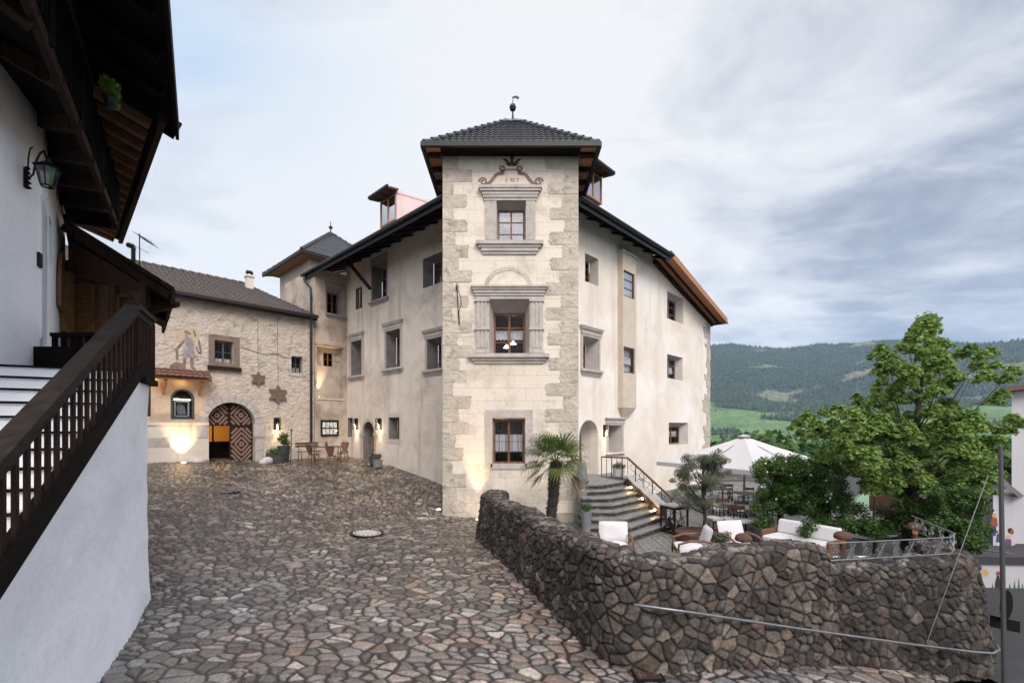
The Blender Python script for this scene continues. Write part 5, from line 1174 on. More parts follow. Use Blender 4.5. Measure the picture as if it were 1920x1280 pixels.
window(H2, wq2, .28, fh, 1, 2, wood='greywood'); mb = MB(); mb.fprism(H2, dq2, -.36, -.31); mb.build('door', MT['brownwood'], fh)
a0, a1, z0, z1 = H2.rect(105, 117, 472, 584); mb = MB(); pl = arch(a0, a1, z0, z1, 8); mb.fprism(H2, pl, .02, .07); mb.build('shutter', MT['ochrewood'], fh)
mb = MB(); a, z = H1.sz(70, 487); mb.fbox(H1, a-.02, a+.10, z-.10, z+.12, .0, .03); mb.build('house_number', MT['iron'], fh)
# slanting soffit and dark balcony
SE = lambda px, py: P(px, py, (4.3)/((HY-py)/F))
E1, E2 = SE(130, 200), SE(216, 418); d = (E1-E2).normalized(); E0 = E1+d*3.6
zt = EYE+4.86; Wt = [Vector((*HW0, zt)), Vector((*HW1, zt)), Vector((-10.3, 10.6, zt))]
mb = MB(); mb.add([E0, E1, E2, Wt[2], Wt[1], Wt[0]], [(0, 1, 4, 5), (1, 2, 3, 4)]); mb.add([v+Vector((0, 0, .1)) for v in (E0, E1, E2, Wt[2], Wt[1], Wt[0])], [(0, 1, 4, 5), (1, 2, 3, 4)])
bal = mb.build('balcony', MT['blackwood'], fh)
mb = MB(); mb.bar(E0, E2+(E2-E1)*.02, .08, .16); mb.bar(E0+Vector((0, 0, 1.15)), E2+Vector((0, 0, 1.15)), .14, .12); mb.build('balcony_rail', MT['darkwood'], bal)
mb = MB(); n = 46; random.seed(2)
for i in range(n):
    p = E0.lerp(E2, (i+.5)/n); mb.bar(p+Vector((0, 0, .08)), p+Vector((0, 0, 1.12)), .13+random.uniform(-.01, .01), .03, up=(d.x, d.y, 0))
mb.build('balcony_boards', MT['blackwood'], bal)
mb = MB()
for t in (.10, .30, .52, .74, .98):
    p = E0.lerp(E2, t)+Vector((-.02, -.02, 0)); mb = MB(); mb.bar(p, p+Vector((0, 0, 2.8)), .17, .17); mb.build('balcony_post', MT['blackwood'], bal)
mb = MB()
for i in range(9):
    p = E0.lerp(E2, i/8); mb = MB(); j = i/8; w = Wt[0].lerp(Wt[1], min(j*2, 1)) if j < .5 else Wt[1].lerp(Wt[2], j*2-1); mb.bar(p+Vector((0, 0, -.06)), w+Vector((0, 0, -.06)), .16, .18); mb.build('beam', MT['darkwood'], bal)
mb = MB(); B1 = [Vector((*HW0, zt)), Vector((*HW1, zt)), Vector((-10.3, 10.6, zt))]
mb.build('x', MT['blackwood'], bal) if False else None
# wooden upper storey wall behind the balcony
mb = MB(); o_ = Vector((.25, .12, 0)); ws = [Vector((*HW0, zt-.1))+o_, Vector((*HW1, zt-.1))+o_, Vector((-10.2, 10.6, zt-.1))+o_]
for a, b in ((ws[0], ws[1]), (ws[1], ws[2])): mb.quad(a, b, b+Vector((0, 0, 3)), a+Vector((0, 0, 3)))
mb.build('upper_wall', MT['blackwood'], fh)
# roof: two slabs with eaves at nearly one height, seen from below
def roof_slab(a, b, inward, rise, depth, name, th=.24):
    a, b = Vector(a), Vector(b); i_ = Vector((*inward, 0)).normalized(); u = i_*depth+Vector((0, 0, rise*depth)); t = Vector((0, 0, th)); mb = MB()
    mb.hexa([a, b, b+u, a+u, a+t, b+t, b+u+t, a+u+t]); return mb.build(name, MT['blackwood'], fh), i_
na, nb = Vector((-1.9, 2.1, EYE+5.3)), P(328, 250, 8.3); nb.z = EYE+5.3
r1, i1 = roof_slab(na, nb, (-.83, -.56), .42, 6.0, 'roof')
mb = MB(); mb.bar(na+Vector((.03, .02, .05)), nb+Vector((.03, .02, .05)), .05, .32); mb.bar(nb+Vector((.02, .04, .06)), nb+i1*5+Vector((0.02, .04, 2.16)), .05, .34); mb.build('fascia_board', MT['blackwood'], r1)
mb = MB()
for i in range(9): p = na.lerp(nb, (i+.5)/9)+i1*.1+Vector((0, 0, -.06)); mb.bar(p, p+i1*4+Vector((0, 0, 1.68)), .13, .15)
mb.build('rafter', MT['blackwood'], r1)
fa, fb = P(292, 240, 8.0), P(222, 452, 12.8); fa.z = fb.z = EYE+5.2; i2 = Vector((-(fb-fa).y*-1, 0, 0))
dd = (fb-fa).normalized(); i2 = Vector((-dd.y, dd.x, 0)); i2 = i2 if i2.x < 0 else -i2
fa2 = fa-dd*.4
r2, i2 = roof_slab(fa2, fb, (i2.x, i2.y), .30, 5.0, 'roof')
mb = MB(); mb.bar(fa2+Vector((.04, .02, .02)), fb+Vector((.04, .02, .02)), .09, .22); mb.build('fascia_board', MT['darkwood'], r2)
mb = MB()
for i in range(16): p = fa2.lerp(fb, (i+.5)/16)+i2*.1+Vector((0, 0, -.07)); mb.bar(p, p+i2*2.6+Vector((0, 0, .78)), .13, .14)
mb.build('rafter', MT['rafter'], r2)
# fern on the balcony edge
def leafcloud(name, centers, radii, n, size, m_, parent, flat=.75, seed=1, tri=False, sag=0.0, shade=0.35, jit=(0, 0, 0), aspect=.55):
    """many small folded leaves spread through clumps"""
    g = np.random.default_rng(seed); C = np.asarray(centers, float); Rr = np.asarray(radii, float); k = len(C)
    w = Rr**2; idx = g.choice(k, n, p=w/w.sum()); v = g.normal(size=(n, 3)); v /= np.linalg.norm(v, axis=1)[:, None]
    rad = g.random(n)**(1/2.2); pos = C[idx]+v*rad[:, None]*Rr[idx][:, None]*np.array([1, 1, flat])
    pos[:, 2] -= sag*((v[:, 0]**2+v[:, 1]**2)*rad**2)*Rr[idx]
    nrm = v*.6+g.normal(size=(n, 3))*.55+np.array([0, 0, .75]); nrm /= np.linalg.norm(nrm, axis=1)[:, None]
    t = g.normal(size=(n, 3)); t -= nrm*(t*nrm).sum(1)[:, None]; t /= np.linalg.norm(t, axis=1)[:, None]; b = np.cross(nrm, t)
    s = size*g.uniform(.6, 1.25, n)[:, None]
    a0 = pos-t*s*.5; a1 = pos+b*s*aspect*.5-nrm*s*.10; a2 = pos+t*s*.5-nrm*s*.12; a3 = pos-b*s*aspect*.5-nrm*s*.10
    V = np.stack([a0, a1, a2, a3], 1).reshape(-1, 3); Fc = np.arange(4*n).reshape(n, 4)
    me = np_mesh(name, V, Fc, m_, parent)
    return me
def leafmat(name, c1, c2, c3, sc=1.3, tr=.35, rough=.55):
    m = mat(name, c1, rough, var=c2, vscale=sc, var2=c3, v2scale=14, v2lo=.45, v2hi=.62, translucent=tr, spec=.35); return m
MT['maple'] = leafmat('maple_leaves', (.155, .25, .05), (.055, .12, .026), (.26, .37, .085), tr=.4)
MT['hedgeleaf'] = leafmat('dark_hedge_leaves', (.045, .10, .02), (.018, .05, .012), (.085, .165, .03))
MT['shrubleaf'] = leafmat('shrub_leaves', (.06, .14, .022), (.03, .085, .015), (.11, .20, .04))
MT['olive'] = leafmat('silver_olive_leaves', (.12, .14, .085), (.075, .095, .055), (.19, .21, .14))
MT['fern'] = leafmat('bright_fern', (.12, .22, .03), (.07, .15, .02), (.18, .28, .05))
MT['palm'] = leafmat('palm_leaf', (.075, .13, .03), (.14, .17, .04), (.05, .09, .02), tr=.25)
fp = thing('balcony_fern', 'bright green fern trailing from the dark farmhouse balcony', 'plant', tuple(P(206, 185, 6.3)))
c = P(206, 160, 6.2); mb = MB(); mb.lathe(tuple(c-Vector((0, 0, .38))), [(.05, .06), (.08, .2), (.09, .22)], 12); mb.build('pot', MT['iron'], fp)
leafcloud('leaves', [c, c+Vector((.03, 0, -.12)), c+Vector((.05, 0, -.26)), c+Vector((-.05, 0, .05))], [.12, .10, .07, .10], 800, .05, MT['fern'], fp, seed=3)
# lantern on the white wall
lt = thing('carriage_lantern', 'black wrought iron carriage lantern on the white farmhouse wall', 'lantern', tuple(P(55, 315, 6.0)))
a, z = H1.sz(45, 330); O = H1.p(a, z, 0)
q = lambda px, py, k=0.0: (lambda h: h)(P(px, py, O.y-.02+k))
mb = MB(); mb.tube([H1.p(a, z-.16, .02), H1.p(a, z+.13, .02)], .03, 6); mb.tube([H1.p(a, z-.05, .03), H1.p(a, z+.05, .10), H1.p(a-.02, z+.22, .13), H1.p(a-.08, z+.34, .20), H1.p(a-.16, z+.36, .27), H1.p(a-.20, z+.26, .30)], .013, 6)
mb.tube([H1.p(a, z+.12, .04), H1.p(a, z+.3, .05), H1.p(a-.04, z+.40, .08), H1.p(a-.02, z+.44, .10)], .010, 6)
for k in range(5): mb.lathe(tuple(H1.p(a, z-.18+.07*k, .04)), [(.02, 0), (.05-.005*k, .02), (.02, .045)], 7)
mb.build('bracket', MT['iron'], lt)
c = H1.p(a-.20, z-.05, .32); mb = MB(); n = 6
def hexring(r, zz): return [c+Vector((r*math.cos(math.pi/3*k), r*math.sin(math.pi/3*k), zz)) for k in range(6)]
t0, t1, t2, t3 = hexring(.075, -.12), hexring(.135, .14), hexring(.17, .15), hexring(.03, .24)
for k in range(6): mb.bar(t0[k], t1[k], .014, .014); mb.bar(t0[k], t0[(k+1) % 6], .016, .016); mb.bar(t1[k], t1[(k+1) % 6], .018, .018); mb.quad(t2[k], t2[(k+1) % 6], t3[(k+1) % 6], t3[k])
mb.lathe(tuple(c+Vector((0, 0, .23))), [(.03, 0), (.02, .04), (.03, .06), (.005, .1)], 8); mb.build('lantern_frame', MT['iron'], lt)
mb = MB()
for k in range(6): mb.quad(t0[k], t0[(k+1) % 6], t1[(k+1) % 6], t1[k])
mb.build('lantern_glass', glass_mat('frosted_lantern_glass', tint=(.75, .77, .8), lo=.15), lt)

# wooden annex behind the landing
AY = 10.2; a_ = lambda px, py, Y=AY: P(px, py, Y)
mb = MB(); front = [a_(128, 780), a_(268, 780), a_(268, 512), a_(128, 425)]; back = [v+Vector((-2.9, 3, 0)) for v in front]
mb.hexa([front[0], front[1], back[1], back[0], front[3], front[2], back[2], back[3]]); an = mb.build('annex_wall', MT['annexwood'], fh)
mb = MB(); random.seed(4)
x = 132
while x < 266:
    w = random.uniform(9, 14); top = 428+(x-128)*.62; mb.hexa([a_(x, 575, AY-.02), a_(min(x+w-1, 268), 575, AY-.02), a_(min(x+w-1, 268), 575, AY), a_(x, 575, AY), a_(x, top, AY-.03), a_(min(x+w-1, 268), top+.62*w, AY-.03), a_(min(x+w-1, 268), top+.62*w, AY), a_(x, top, AY)]); x += w
mb.build('boarding', MT['annexwood'], an)
mb = MB(); mb.bar(a_(131, 512, AY-.08), a_(276, 545, AY-.08), .13, .13)
for px in (133, 214, 272): mb.bar(a_(px, 780, AY-.1), a_(px, 490 if px < 200 else 530, AY-.1), .14, .14)
mb.build('post', MT['brownwood'], an)
mb = MB(); mb.hexa([a_(136, 620, AY-.14), a_(174, 620, AY-.14), a_(174, 620, AY-.09), a_(136, 620, AY-.09), a_(136, 536, AY-.14), a_(174, 536, AY-.14), a_(174, 536, AY-.09), a_(136, 536, AY-.09)])
for k in range(13): y = 541+k*6; mb.bar(a_(139, y, AY-.15), a_(170, y, AY-.15), .03, .035)
for u, v, s_, t_ in ((136, 620, 174, 620), (136, 536, 174, 536), (136, 536, 136, 620), (174, 536, 174, 620)): mb.bar(a_(u, v, AY-.15), a_(s_, t_, AY-.15), .06, .05)
mb.build('shutter', MT['ochrewood'], an)
mb = MB(); mb.bar(a_(124, 508, AY-.4), a_(124, 622, AY-.4), .03, .28); mb.bar(a_(130, 512, AY-.3), a_(130, 620, AY-.3), .03, .2); mb.build('shutter', MT['ochrewood'], an)
mb = MB(); mb.bar(a_(222, 555, AY-.1), a_(222, 620, AY-.1), .05, .05); mb.bar(a_(222, 555, AY-.1), a_(245, 555, AY-.1), .05, .05); mb.build('window', MT['ochrewood'], an); mb = MB(); mb.quad(a_(223, 625, AY-.03), a_(250, 625, AY-.03), a_(250, 556, AY-.03), a_(223, 556, AY-.03)); mb.build('pane', MT['glass'], an)
mb = MB(); f0, f1 = a_(120, 418, 9.3), a_(327, 548, 9.3); k0, k1 = f0+Vector((-3.4, 3.8, .1)), f1+Vector((-3.1, 3.8, .1)); t = Vector((0, 0, .10)); mb.hexa([f0, f1, k1, k0, f0+t, f1+t, k1+t, k0+t])
ar = mb.build('annex_roof', MT['darkwood'], fh); mb = MB()
for y in (9.35, 10.3, 11.3): o = Vector((-.8*(y-9.3), y-9.3, -.07)); mb.bar(f0+o, f1+o+Vector((-.05, 0, 0)), .12, .14)
mb.bar(f1+Vector((-.02, 0, -.04)), k1+Vector((-.02, 0, -.04)), .06, .22); mb.bar(f1+Vector((-.3, .5, -.1)), a_(276, 585, 10.1), .1, .1); mb.build('rafter', MT['darkwood'], ar)
# television aerial
ae = thing('roof_aerial', 'thin television aerial standing behind the wooden annex roof', 'aerial', tuple(P(262, 520, 12.5)))
mb = MB(); A = lambda x, y: P(x, y, 12.5); mb.tube([A(262, 530), A(261.5, 438)], .014, 5); mb.tube([A(262, 443), A(288, 458)], .009, 4); mb.tube([A(255, 462), A(278, 474)], .008, 4)
for k in range(7): x = 263+k*3.6; y = 443+k*2.1; mb.tube([A(x, y)+Vector((0, -.25, .03)), A(x, y)+Vector((0, .25, -.05))], .005, 4); mb.tube([A(x-1, y-4), A(x+.5, y+4)], .005, 4)
mb.build('aerial_rods', MT['iron'], ae)
mb = MB(); mb.tube([A(237, 458), A(240, 459), A(249, 462), A(253, 468)], [.02, .07, .07, .03], 6); mb.tube([A(250, 464), A(250, 500)], .05, 6); mb.build('vent_pipe', MT['iron'], ae)

# ================================================================== outdoor staircase
os_ = thing('outdoor_staircase', 'whitewashed outdoor stair with a dark timber balustrade climbing to the farmhouse', 'staircase', (-6.1, 7.7, .1))
SD = Vector((.457, -.889, 0)).normalized(); SO = Vector((-6.08, 7.7, 0)); SN = Vector((.889, .457, 0)).normalized()   # t runs towards the viewer
def sp_(t, z, off=0.0): v = SO+SD*t+SN*off; return Vector((v.x, v.y, z))
strz = lambda t: EYE+(.78 if t < .8 else .78-.50*(t-.8))
railz = lambda t: EYE+(1.80 if t < .97 else 1.80-.535*(t-.97))
# side wall, gently uneven, rounded at its end
def side_wall():
    res = .05; pts = []; 
    for k in range(14): pts.append((None, k))
    path = [(-.95, 0)]                      # distance along the short end, then along the face
    S = np.concatenate([np.linspace(-.9, -.12, 10), np.linspace(-.08, .12, 7), np.arange(.17, 7.5, .06)])
    V = []; nz_ = 46
    for s in S:
        if s < -.05: base = SO+SN*(s+.05)-SN*.03; nn = Vector((-SD.x, -SD.y, 0)); t = 0
        elif s < .10: a = (s+.05)/.15*math.pi/2; base = SO+SD*(.06-.06*math.cos(a))-SN*(.03-.03*math.sin(a)); nn = (-SD*math.cos(a)+SN*math.sin(a)); t = 0
        else: base = SO+SD*s; nn = SN; t = s
        zt_ = strz(max(t, 0))-.02; zb_ = -.3
        for j in range(nz_):
            f = j/(nz_-1); z = zb_+(zt_-zb_)*f; o = .10*(1-f)**3+.05*(float(fbm(np.array(s*.6+3), np.array(z*.8), 3, 3))-.5)*2-.05*math.sin(min(f*3.4, 3.1))
            V.append(base+nn*o+Vector((0, 0, z)))
    n = len(S); Fc = [(i*nz_+j, (i+1)*nz_+j, (i+1)*nz_+j+1, i*nz_+j+1) for i in range(n-1) for j in range(nz_-1)]
    return np_mesh('side_wall', np.array([tuple(v) for v in V]), np.array(Fc), MT['white'], os_, smooth=True)
side_wall()
mb = MB(); mb.bar(sp_(-.08, strz(0)+.07), sp_(.8, strz(.8)+.07), .12, .20); mb.bar(sp_(.78, strz(.8)+.07), sp_(7.2, strz(7.2)+.07), .12, .20); mb.bar(sp_(-.06, strz(0)+.07, .02), sp_(-.06, strz(0)+.07, -1.4), .12, .20)
mb.bar(sp_(-.10, strz(0)-.05, .02), sp_(.72, strz(0)-.05, .02), .16, .09); mb.build('stringer', MT['blackwood'], os_)
mb = MB()
def rail(a, b, off=0.0, o2=0.0): mb.bar(a, b, .17, .07); mb.bar(a-Vector((0, 0, .085)), b-Vector((0, 0, .085)), .10, .11)
rail(sp_(-.12, railz(0)), sp_(1.02, railz(.97))); rail(sp_(.95, railz(.97)+.01), sp_(7.2, railz(7.2))); mb.build('handrail', MT['railwood'], os_)
mb = MB()
for k in range(11): t = -.02+k*.088; mb.bar(sp_(t, strz(0)+.12), sp_(t, railz(0)-.1), .08, .035, up=tuple(SD))
mb.bar(sp_(.0, strz(0)), sp_(.0, railz(0)-.08), .11, .11); mb.build('landing_boards', MT['darkwood'], os_)
t = 1.06
while t < 7.0:
    mb = MB(); big = abs((t-1.06) % 1.62) < .01 and t > 2
    mb.bar(sp_(t, strz(t)+.13), sp_(t, railz(t)-.12), .062, .030, up=tuple(SN)); b_ = mb.build('baluster', MT['darkwood'], os_); t += .2
n_st = 24; rise, run = .17, .32
for k in range(n_st):
    t0 = 1.05+k*run; z = EYE+.80-k*rise; 
    if z < .25: break
    mb = MB(); a, b = sp_(t0, 0, -.06), sp_(t0+run, 0, -.06); c_, d_ = sp_(t0+run, 0, -1.42), sp_(t0, 0, -1.42)
    lo = z-.55; mb.hexa([Vector((p.x, p.y, lo)) for p in (a, b, c_, d_)]+[Vector((p.x, p.y, z)) for p in (a, b, c_, d_)]); st_ = mb.build('step', MT['white'], os_)
    mb = MB(); a, b = sp_(t0+run-.03, 0, -.06), sp_(t0+run+.035, 0, -.06); c_, d_ = sp_(t0+run+.035, 0, -1.42), sp_(t0+run-.03, 0, -1.42); mb.hexa([Vector((p.x, p.y, z-.022)) for p in (a, b, c_, d_)]+[Vector((p.x, p.y, z+.004)) for p in (a, b, c_, d_)]); mb.build('nosing', MT['blackwood'], st_)
mb = MB(); a, b, c_, d_ = sp_(-.02, 0, -.06), sp_(1.06, 0, -.06), sp_(1.06, 0, -1.9), sp_(-.02, 0, -1.9); mb.hexa([Vector((p.x, p.y, EYE+.70)) for p in (a, b, c_, d_)]+[Vector((p.x, p.y, EYE+.80)) for p in (a, b, c_, d_)]); mb.build('landing', MT['darkwood'], os_)
mb = MB(); mb.bar(P(65, 668, 7.0), P(180, 668, 7.0), .04, .3); mb.bar(P(100, 628, 7.4), P(185, 628, 7.4), .12, .06)
for x in (103, 120, 137, 150, 165): mb.bar(P(x, 630, 7.4), P(x, 668, 7.4), .08, .03)
mb.build('landing_rail', MT['blackwood'], os_)
# ================================================================== terrace steps
st = thing('terrace_steps', 'wide slate steps with a bend leading up to the ochre door', 'steps', (3.4, 14.2, TZ))
RZ = lambda k: -1.92-.16*k
SE_ = [((1092, 908), (1125, 908), (1174, 900)), ((1092, 920), (1142, 918), (1186, 911)), ((1092, 933), (1145, 932), (1201, 921)), ((1093, 945), (1148, 945), (1210, 932)),
       ((1093, 958), (1153, 958), (1221, 943)), ((1094, 972), (1169, 972), (1233, 955)), ((1095, 987), (1180, 987), (1246, 966)), ((1096, 1004), (1181, 1005), (1250, 982))]
def on(px, py, k): r = RZ(k); return P(px, py, -r*F/(py-HY))
fr = [[on(*q, k) for q in SE_[k]] for k in range(8)]
for k in range(8):
    f = fr[k]; z = EYE+RZ(k); bk = [v+Vector((0, 1.1, 0)) for v in f] if k else [Vector((2.3, 19.6, 0)), Vector((2.9, 19.6, 0)), Vector((4.4, 19.6, 0))]
    ring = [f[0], f[1], f[2], bk[2], bk[1], bk[0]]; c = Vector((f[1].x, f[1].y+.5, 0))
    def slab(mb, ring, z0, z1, grow=0.0):
        rr = [Vector((p.x, p.y-(grow if i < 3 else 0), 0)) for i, p in enumerate(ring)]; n = 6
        mb.add([(p.x, p.y, z0) for p in rr]+[(p.x, p.y, z1) for p in rr], [tuple(range(n-1, -1, -1)), tuple(range(n, 2*n))]+[(i, (i+1) % n, n+(i+1) % n, n+i) for i in range(n)])
    mb = MB(); slab(mb, ring, z-.20-(.25 if k == 7 else 0), z-.05); s_ = mb.build('step', MT['riser'], st)
    mb = MB(); slab(mb, ring, z-.05, z, .045); mb.build('slab', MT['slate'], s_)
A0, B0 = P(1181, 890, 16.35), P(1244, 947, 14.85); mb = MB(); dn = (B0-A0); dn.z = 0; dn.normalize(); nn = Vector((-dn.y, dn.x, 0))*.15
mb.hexa([Vector((p.x, p.y, TZ-.1)) for p in (A0-nn, B0-nn, B0+nn, A0+nn)]+[A0-nn-Vector((0, 0, .06)), B0-nn-Vector((0, 0, .06)), B0+nn-Vector((0, 0, .06)), A0+nn-Vector((0, 0, .06))]); sw = mb.build('side_wall', MT['riser'], st)
nn2 = nn*1.25; mb = MB(); mb.hexa([p-Vector((0, 0, .06)) for p in (A0-nn2, B0-nn2, B0+nn2, A0+nn2)]+[A0-nn2, B0-nn2, B0+nn2, A0+nn2]); mb.build('coping', MT['concrete'], sw)
mb = MB(); C0 = P(1127, 887, 17.6); lz = EYE-1.86; mb.hexa([Vector((p[0], p[1], z)) for z in (lz-.2, lz) for p in ((C0.x, C0.y), (A0.x, A0.y-.1), (A0.x+.5, A0.y+.1), (C0.x+.6, C0.y+1.2))]); mb.build('landing', MT['slate'], st)
for px, py, t in ((1191, 913, .17), (1215, 934, .52), (1240, 955, .88)):
    q = A0.lerp(B0, t); b = q-nn*1.05; b.z = P(px, py, b.y).z
    mb = MB(); mb.box(tuple(b), (.05, .12, .09)); l_ = mb.build('step_lamp', MT['iron'], sw)
    mb = MB(); mb.lathe(tuple(b+Vector((-.04, -.05, -.035))), [(.0, 0), (.04, .015), (.045, .04), (.03, .065), (0, .075)], 10); mb.build('lens', MT['glow'], l_)
    lamp('POINT', b+Vector((-.16, -.14, .0)), 3.2, col=(1, .64, .28), size=.04, parent=st)
# rail of the terrace steps
hr = thing('step_railing', 'brown handrail on iron posts beside the slate terrace steps', 'railing', tuple(A0))
R0, R1, R2 = P(1128, 856, 17.6), P(1177, 858, 16.35), P(1262, 936, 14.45); mb = MB(); mb.bar(R0, R1, .06, .05); mb.bar(R1, R2, .06, .05); mb.build('handrail', MT['brownwood'], hr)
for a, b, n in ((R0, R1, 5), (R1, R2, 5)):
    for i in range(n+(1 if a is R0 else 0)):
        p = a.lerp(b, i/n if a is R0 else (i+1)/n*.96); zb_ = lz if a is R0 else (A0.z+(B0.z-A0.z)*min((i+1)/n*.96, 1))
        mb = MB(); mb.tube([p, (p.x, p.y, zb_-.03)], .016 if i % 2 == 0 else .010, 6); mb.build('post', MT['iron'], hr)
mb = MB()
for i in range(7):
    p = R1.lerp(R2, .12+i*.11); z0 = A0.z+(B0.z-A0.z)*(.12+i*.11); h = p.z-z0
    pts = [Vector((p.x+.09*math.sin(k/10*6.28), p.y, z0+h*.1+h*.8*k/10)) for k in range(11)]; mb.tube(pts, .008, 4)
mb.build('scroll_bars', MT['iron'], hr)

# ------------------------------------------------------------------ trees and plants
def crown_pts(lst, Y, depth, seed, sc=1.0):
    g = random.Random(seed); cs, rs = [], []
    for (px, py, r) in lst:
        y = Y+g.uniform(-depth, depth); c = P(px, py, y); cs.append(c); rs.append(r/F*Y*sc)
    return cs, rs
def branches(mb, base, top, cs, r0, g, frac=(.35, .9)):
    for c in cs:
        t = g.uniform(*frac); s = base.lerp(top, min(t, .97)); s = s if s.z < c.z-.1 or t < .3 else base.lerp(top, max(.2, min(.95, (c.z-.3-base.z)/max(top.z-base.z, .1))))
        m_ = s.lerp(c, .5)+Vector((0, 0, -.06*(c-s).length)); mb.tube([s, m_, c], [r0*(1-t*.5), r0*.6, r0*.18], 5, cap=False)
def maple():
    t = thing('maple_tree', 'tall fresh green maple with layered crown on the terrace beside the low wall', 'tree', tuple(P(1700, 1030, 12.0)))
    t.location.z = TZ; g = random.Random(5)
    base = Vector((t.location.x, 12.0, TZ)); top = P(1735, 640, 12.0)
    # clumps: rows of the crown from the top down (x centre, y, half width)
    rows = [(1737, 588, 8), (1730, 606, 28), (1728, 628, 40), (1716, 655, 62), (1705, 685, 66), (1712, 715, 76), (1716, 742, 88), (1700, 770, 150), (1690, 795, 190), (1682, 815, 190), (1700, 840, 178), (1712, 865, 165), (1722, 890, 150), (1735, 915, 125)]
    lst = []
    for (cx_, y, hw) in rows:
        n = max(1, int(hw/10))
        for i in range(n): lst.append((cx_+hw*(-.9+1.8*(i+.5)/n)+g.uniform(-9, 9), y+g.uniform(-10, 10), g.uniform(13, 22)))
    lst += [(1652, 650, 15), (1640, 662, 13), (1662, 672, 16), (1650, 690, 14), (1655, 712, 13), (1640, 735, 10), (1498, 790, 15), (1515, 775, 14), (1530, 790, 16), (1548, 768, 15), (1500, 808, 12), (1562, 790, 17), (1540, 810, 16), (1482, 800, 7), (1585, 800, 18), (1612, 750, 14), (1606, 740, 10), (1620, 770, 16),
            (1800, 660, 16), (1820, 650, 15), (1842, 660, 15), (1858, 655, 14), (1835, 680, 18), (1868, 680, 13), (1850, 700, 18), (1900, 690, 15), (1890, 705, 14), (1880, 735, 14), (1865, 745, 18), (1900, 780, 16), (1912, 790, 14), (1885, 800, 16), (1870, 820, 16), (1855, 850, 17), (1880, 885, 9), (1862, 880, 14), (1840, 905, 15), (1872, 920, 9), (1770, 640, 14), (1760, 660, 16), (1772, 680, 16), (1790, 700, 18)]
    cs, rs = crown_pts(lst, 12.0, 1.4, 8, 1.08)
    mb = MB(); mb.tube([base, base+Vector((.05, 0, .9)), base.lerp(top, .45)+Vector((-.05, 0, 0)), top], [.15, .12, .085, .02], 10); g2 = random.Random(3)
    big = sorted(g2.sample(range(len(cs)), 64)); branches(mb, base, top, [cs[i] for i in big], .028, g2, (.28, .8)); mb.build('trunk', MT['bark'], t)
    leafcloud('crown', cs, rs, 50000, .10, MT['maple'], t, flat=.52, seed=4, sag=.7, aspect=.8)
maple()
def simple_tree(name, lab, cat, base, lst, Y, depth, n, size, m_, trunk_r=.05, grp=None, seed=1, top=None, aspect=.55, sag=.2, flat=.8):
    base = Vector(base); t = thing(name, lab, cat, tuple(base), grp); cs, rs = crown_pts(lst, Y, depth, seed); g = random.Random(seed)
    top = top or Vector((sum(c.x for c in cs)/len(cs), Y, max(c.z for c in cs)-.2))
    mb = MB(); mb.tube([base, base.lerp(top, .3)+Vector((.02, 0, 0)), base.lerp(top, .6)+Vector((-.03, 0, 0)), top], [trunk_r, trunk_r*.85, trunk_r*.6, trunk_r*.2], 8)
    branches(mb, base, top, cs[::2], trunk_r*.4, g, (.4, .8)); mb.build('trunk', MT['bark'], t)
    leafcloud('crown', cs, rs, n, size, m_, t, seed=seed, aspect=aspect, sag=sag, flat=flat); return t
g = random.Random(9)
ol = [(1313+g.uniform(-42, 42), 905+g.uniform(-48, 42), g.uniform(9, 17)) for _ in range(44)]+[(1340, 852, 9), (1348, 845, 7), (1325, 860, 10), (1362, 862, 9), (1276, 890, 10), (1268, 925, 11), (1300, 870, 11), (1365, 885, 9), (1262, 900, 8)]
simple_tree('olive_tree', 'grey green olive tree with fine leaves beside the cage lantern', 'tree', (P(1322, 1010, 13.1).x, 13.1, TZ), ol, 13.1, .5, 21000, .062, MT['olive'], .06, seed=6, aspect=.28, sag=0)
sh = [(1458+g.uniform(-38, 38), 905+g.uniform(-45, 50), g.uniform(12, 19)) for _ in range(50)]+[(1460, 856, 13), (1440, 865, 12), (1478, 862, 12), (1425, 900, 10)]
s1_ = simple_tree('flowering_shrub', 'round leafy small tree with scattered white blossoms behind the white sofa', 'shrub', (P(1462, 1010, 13.3).x, 13.3, TZ), sh, 13.3, .6, 15000, .075, MT['shrubleaf'], .07, seed=7)
sh2 = [(1530+g.uniform(-50, 52), 912+g.uniform(-48, 60), g.uniform(13, 21)) for _ in range(60)]+[(1520, 862, 12), (1545, 855, 10), (1560, 870, 13)]
s2_ = simple_tree('flowering_shrub', 'broader dark shrub with a few white blossoms left of the maple trunk', 'shrub', (P(1535, 1010, 13.0).x, 13.0, TZ), sh2, 13.0, .6, 18000, .075, MT['shrubleaf'], .06, seed=8)
def blossoms(par, pts, Y):
    mb = MB()
    for (x, y) in pts:
        c = P(x, y, Y); r = .028
        for k in range(5): a = k*1.257+x; mb.add([c, c+Vector((r*math.cos(a), -.02, r*math.sin(a))), c+Vector((r*1.1*math.cos(a+.5), -.01, r*1.1*math.sin(a+.5))), c+Vector((r*math.cos(a+1), -.02, r*math.sin(a+1)))], [(0, 1, 2, 3)])
    mb.build('blossoms', mat('white_petals', (.8, .8, .74), .7, translucent=.3), par)
blossoms(s1_, [(1438, 884), (1473, 864), (1483, 890), (1435, 868), (1490, 918), (1455, 935), (1462, 850), (1428, 912)], 12.55); blossoms(s2_, [(1558, 925), (1556, 933), (1550, 940), (1575, 868), (1548, 900), (1570, 950), (1520, 890)], 12.2)
hl = [(x+g.uniform(-8, 8), 950+g.uniform(-48, 48)-(max(0, x-1700)*.0), g.uniform(13, 21)) for x in range(1590, 1850, 5)]+[(x, 985+g.uniform(-12, 14), 16) for x in range(1510, 1850, 8)]
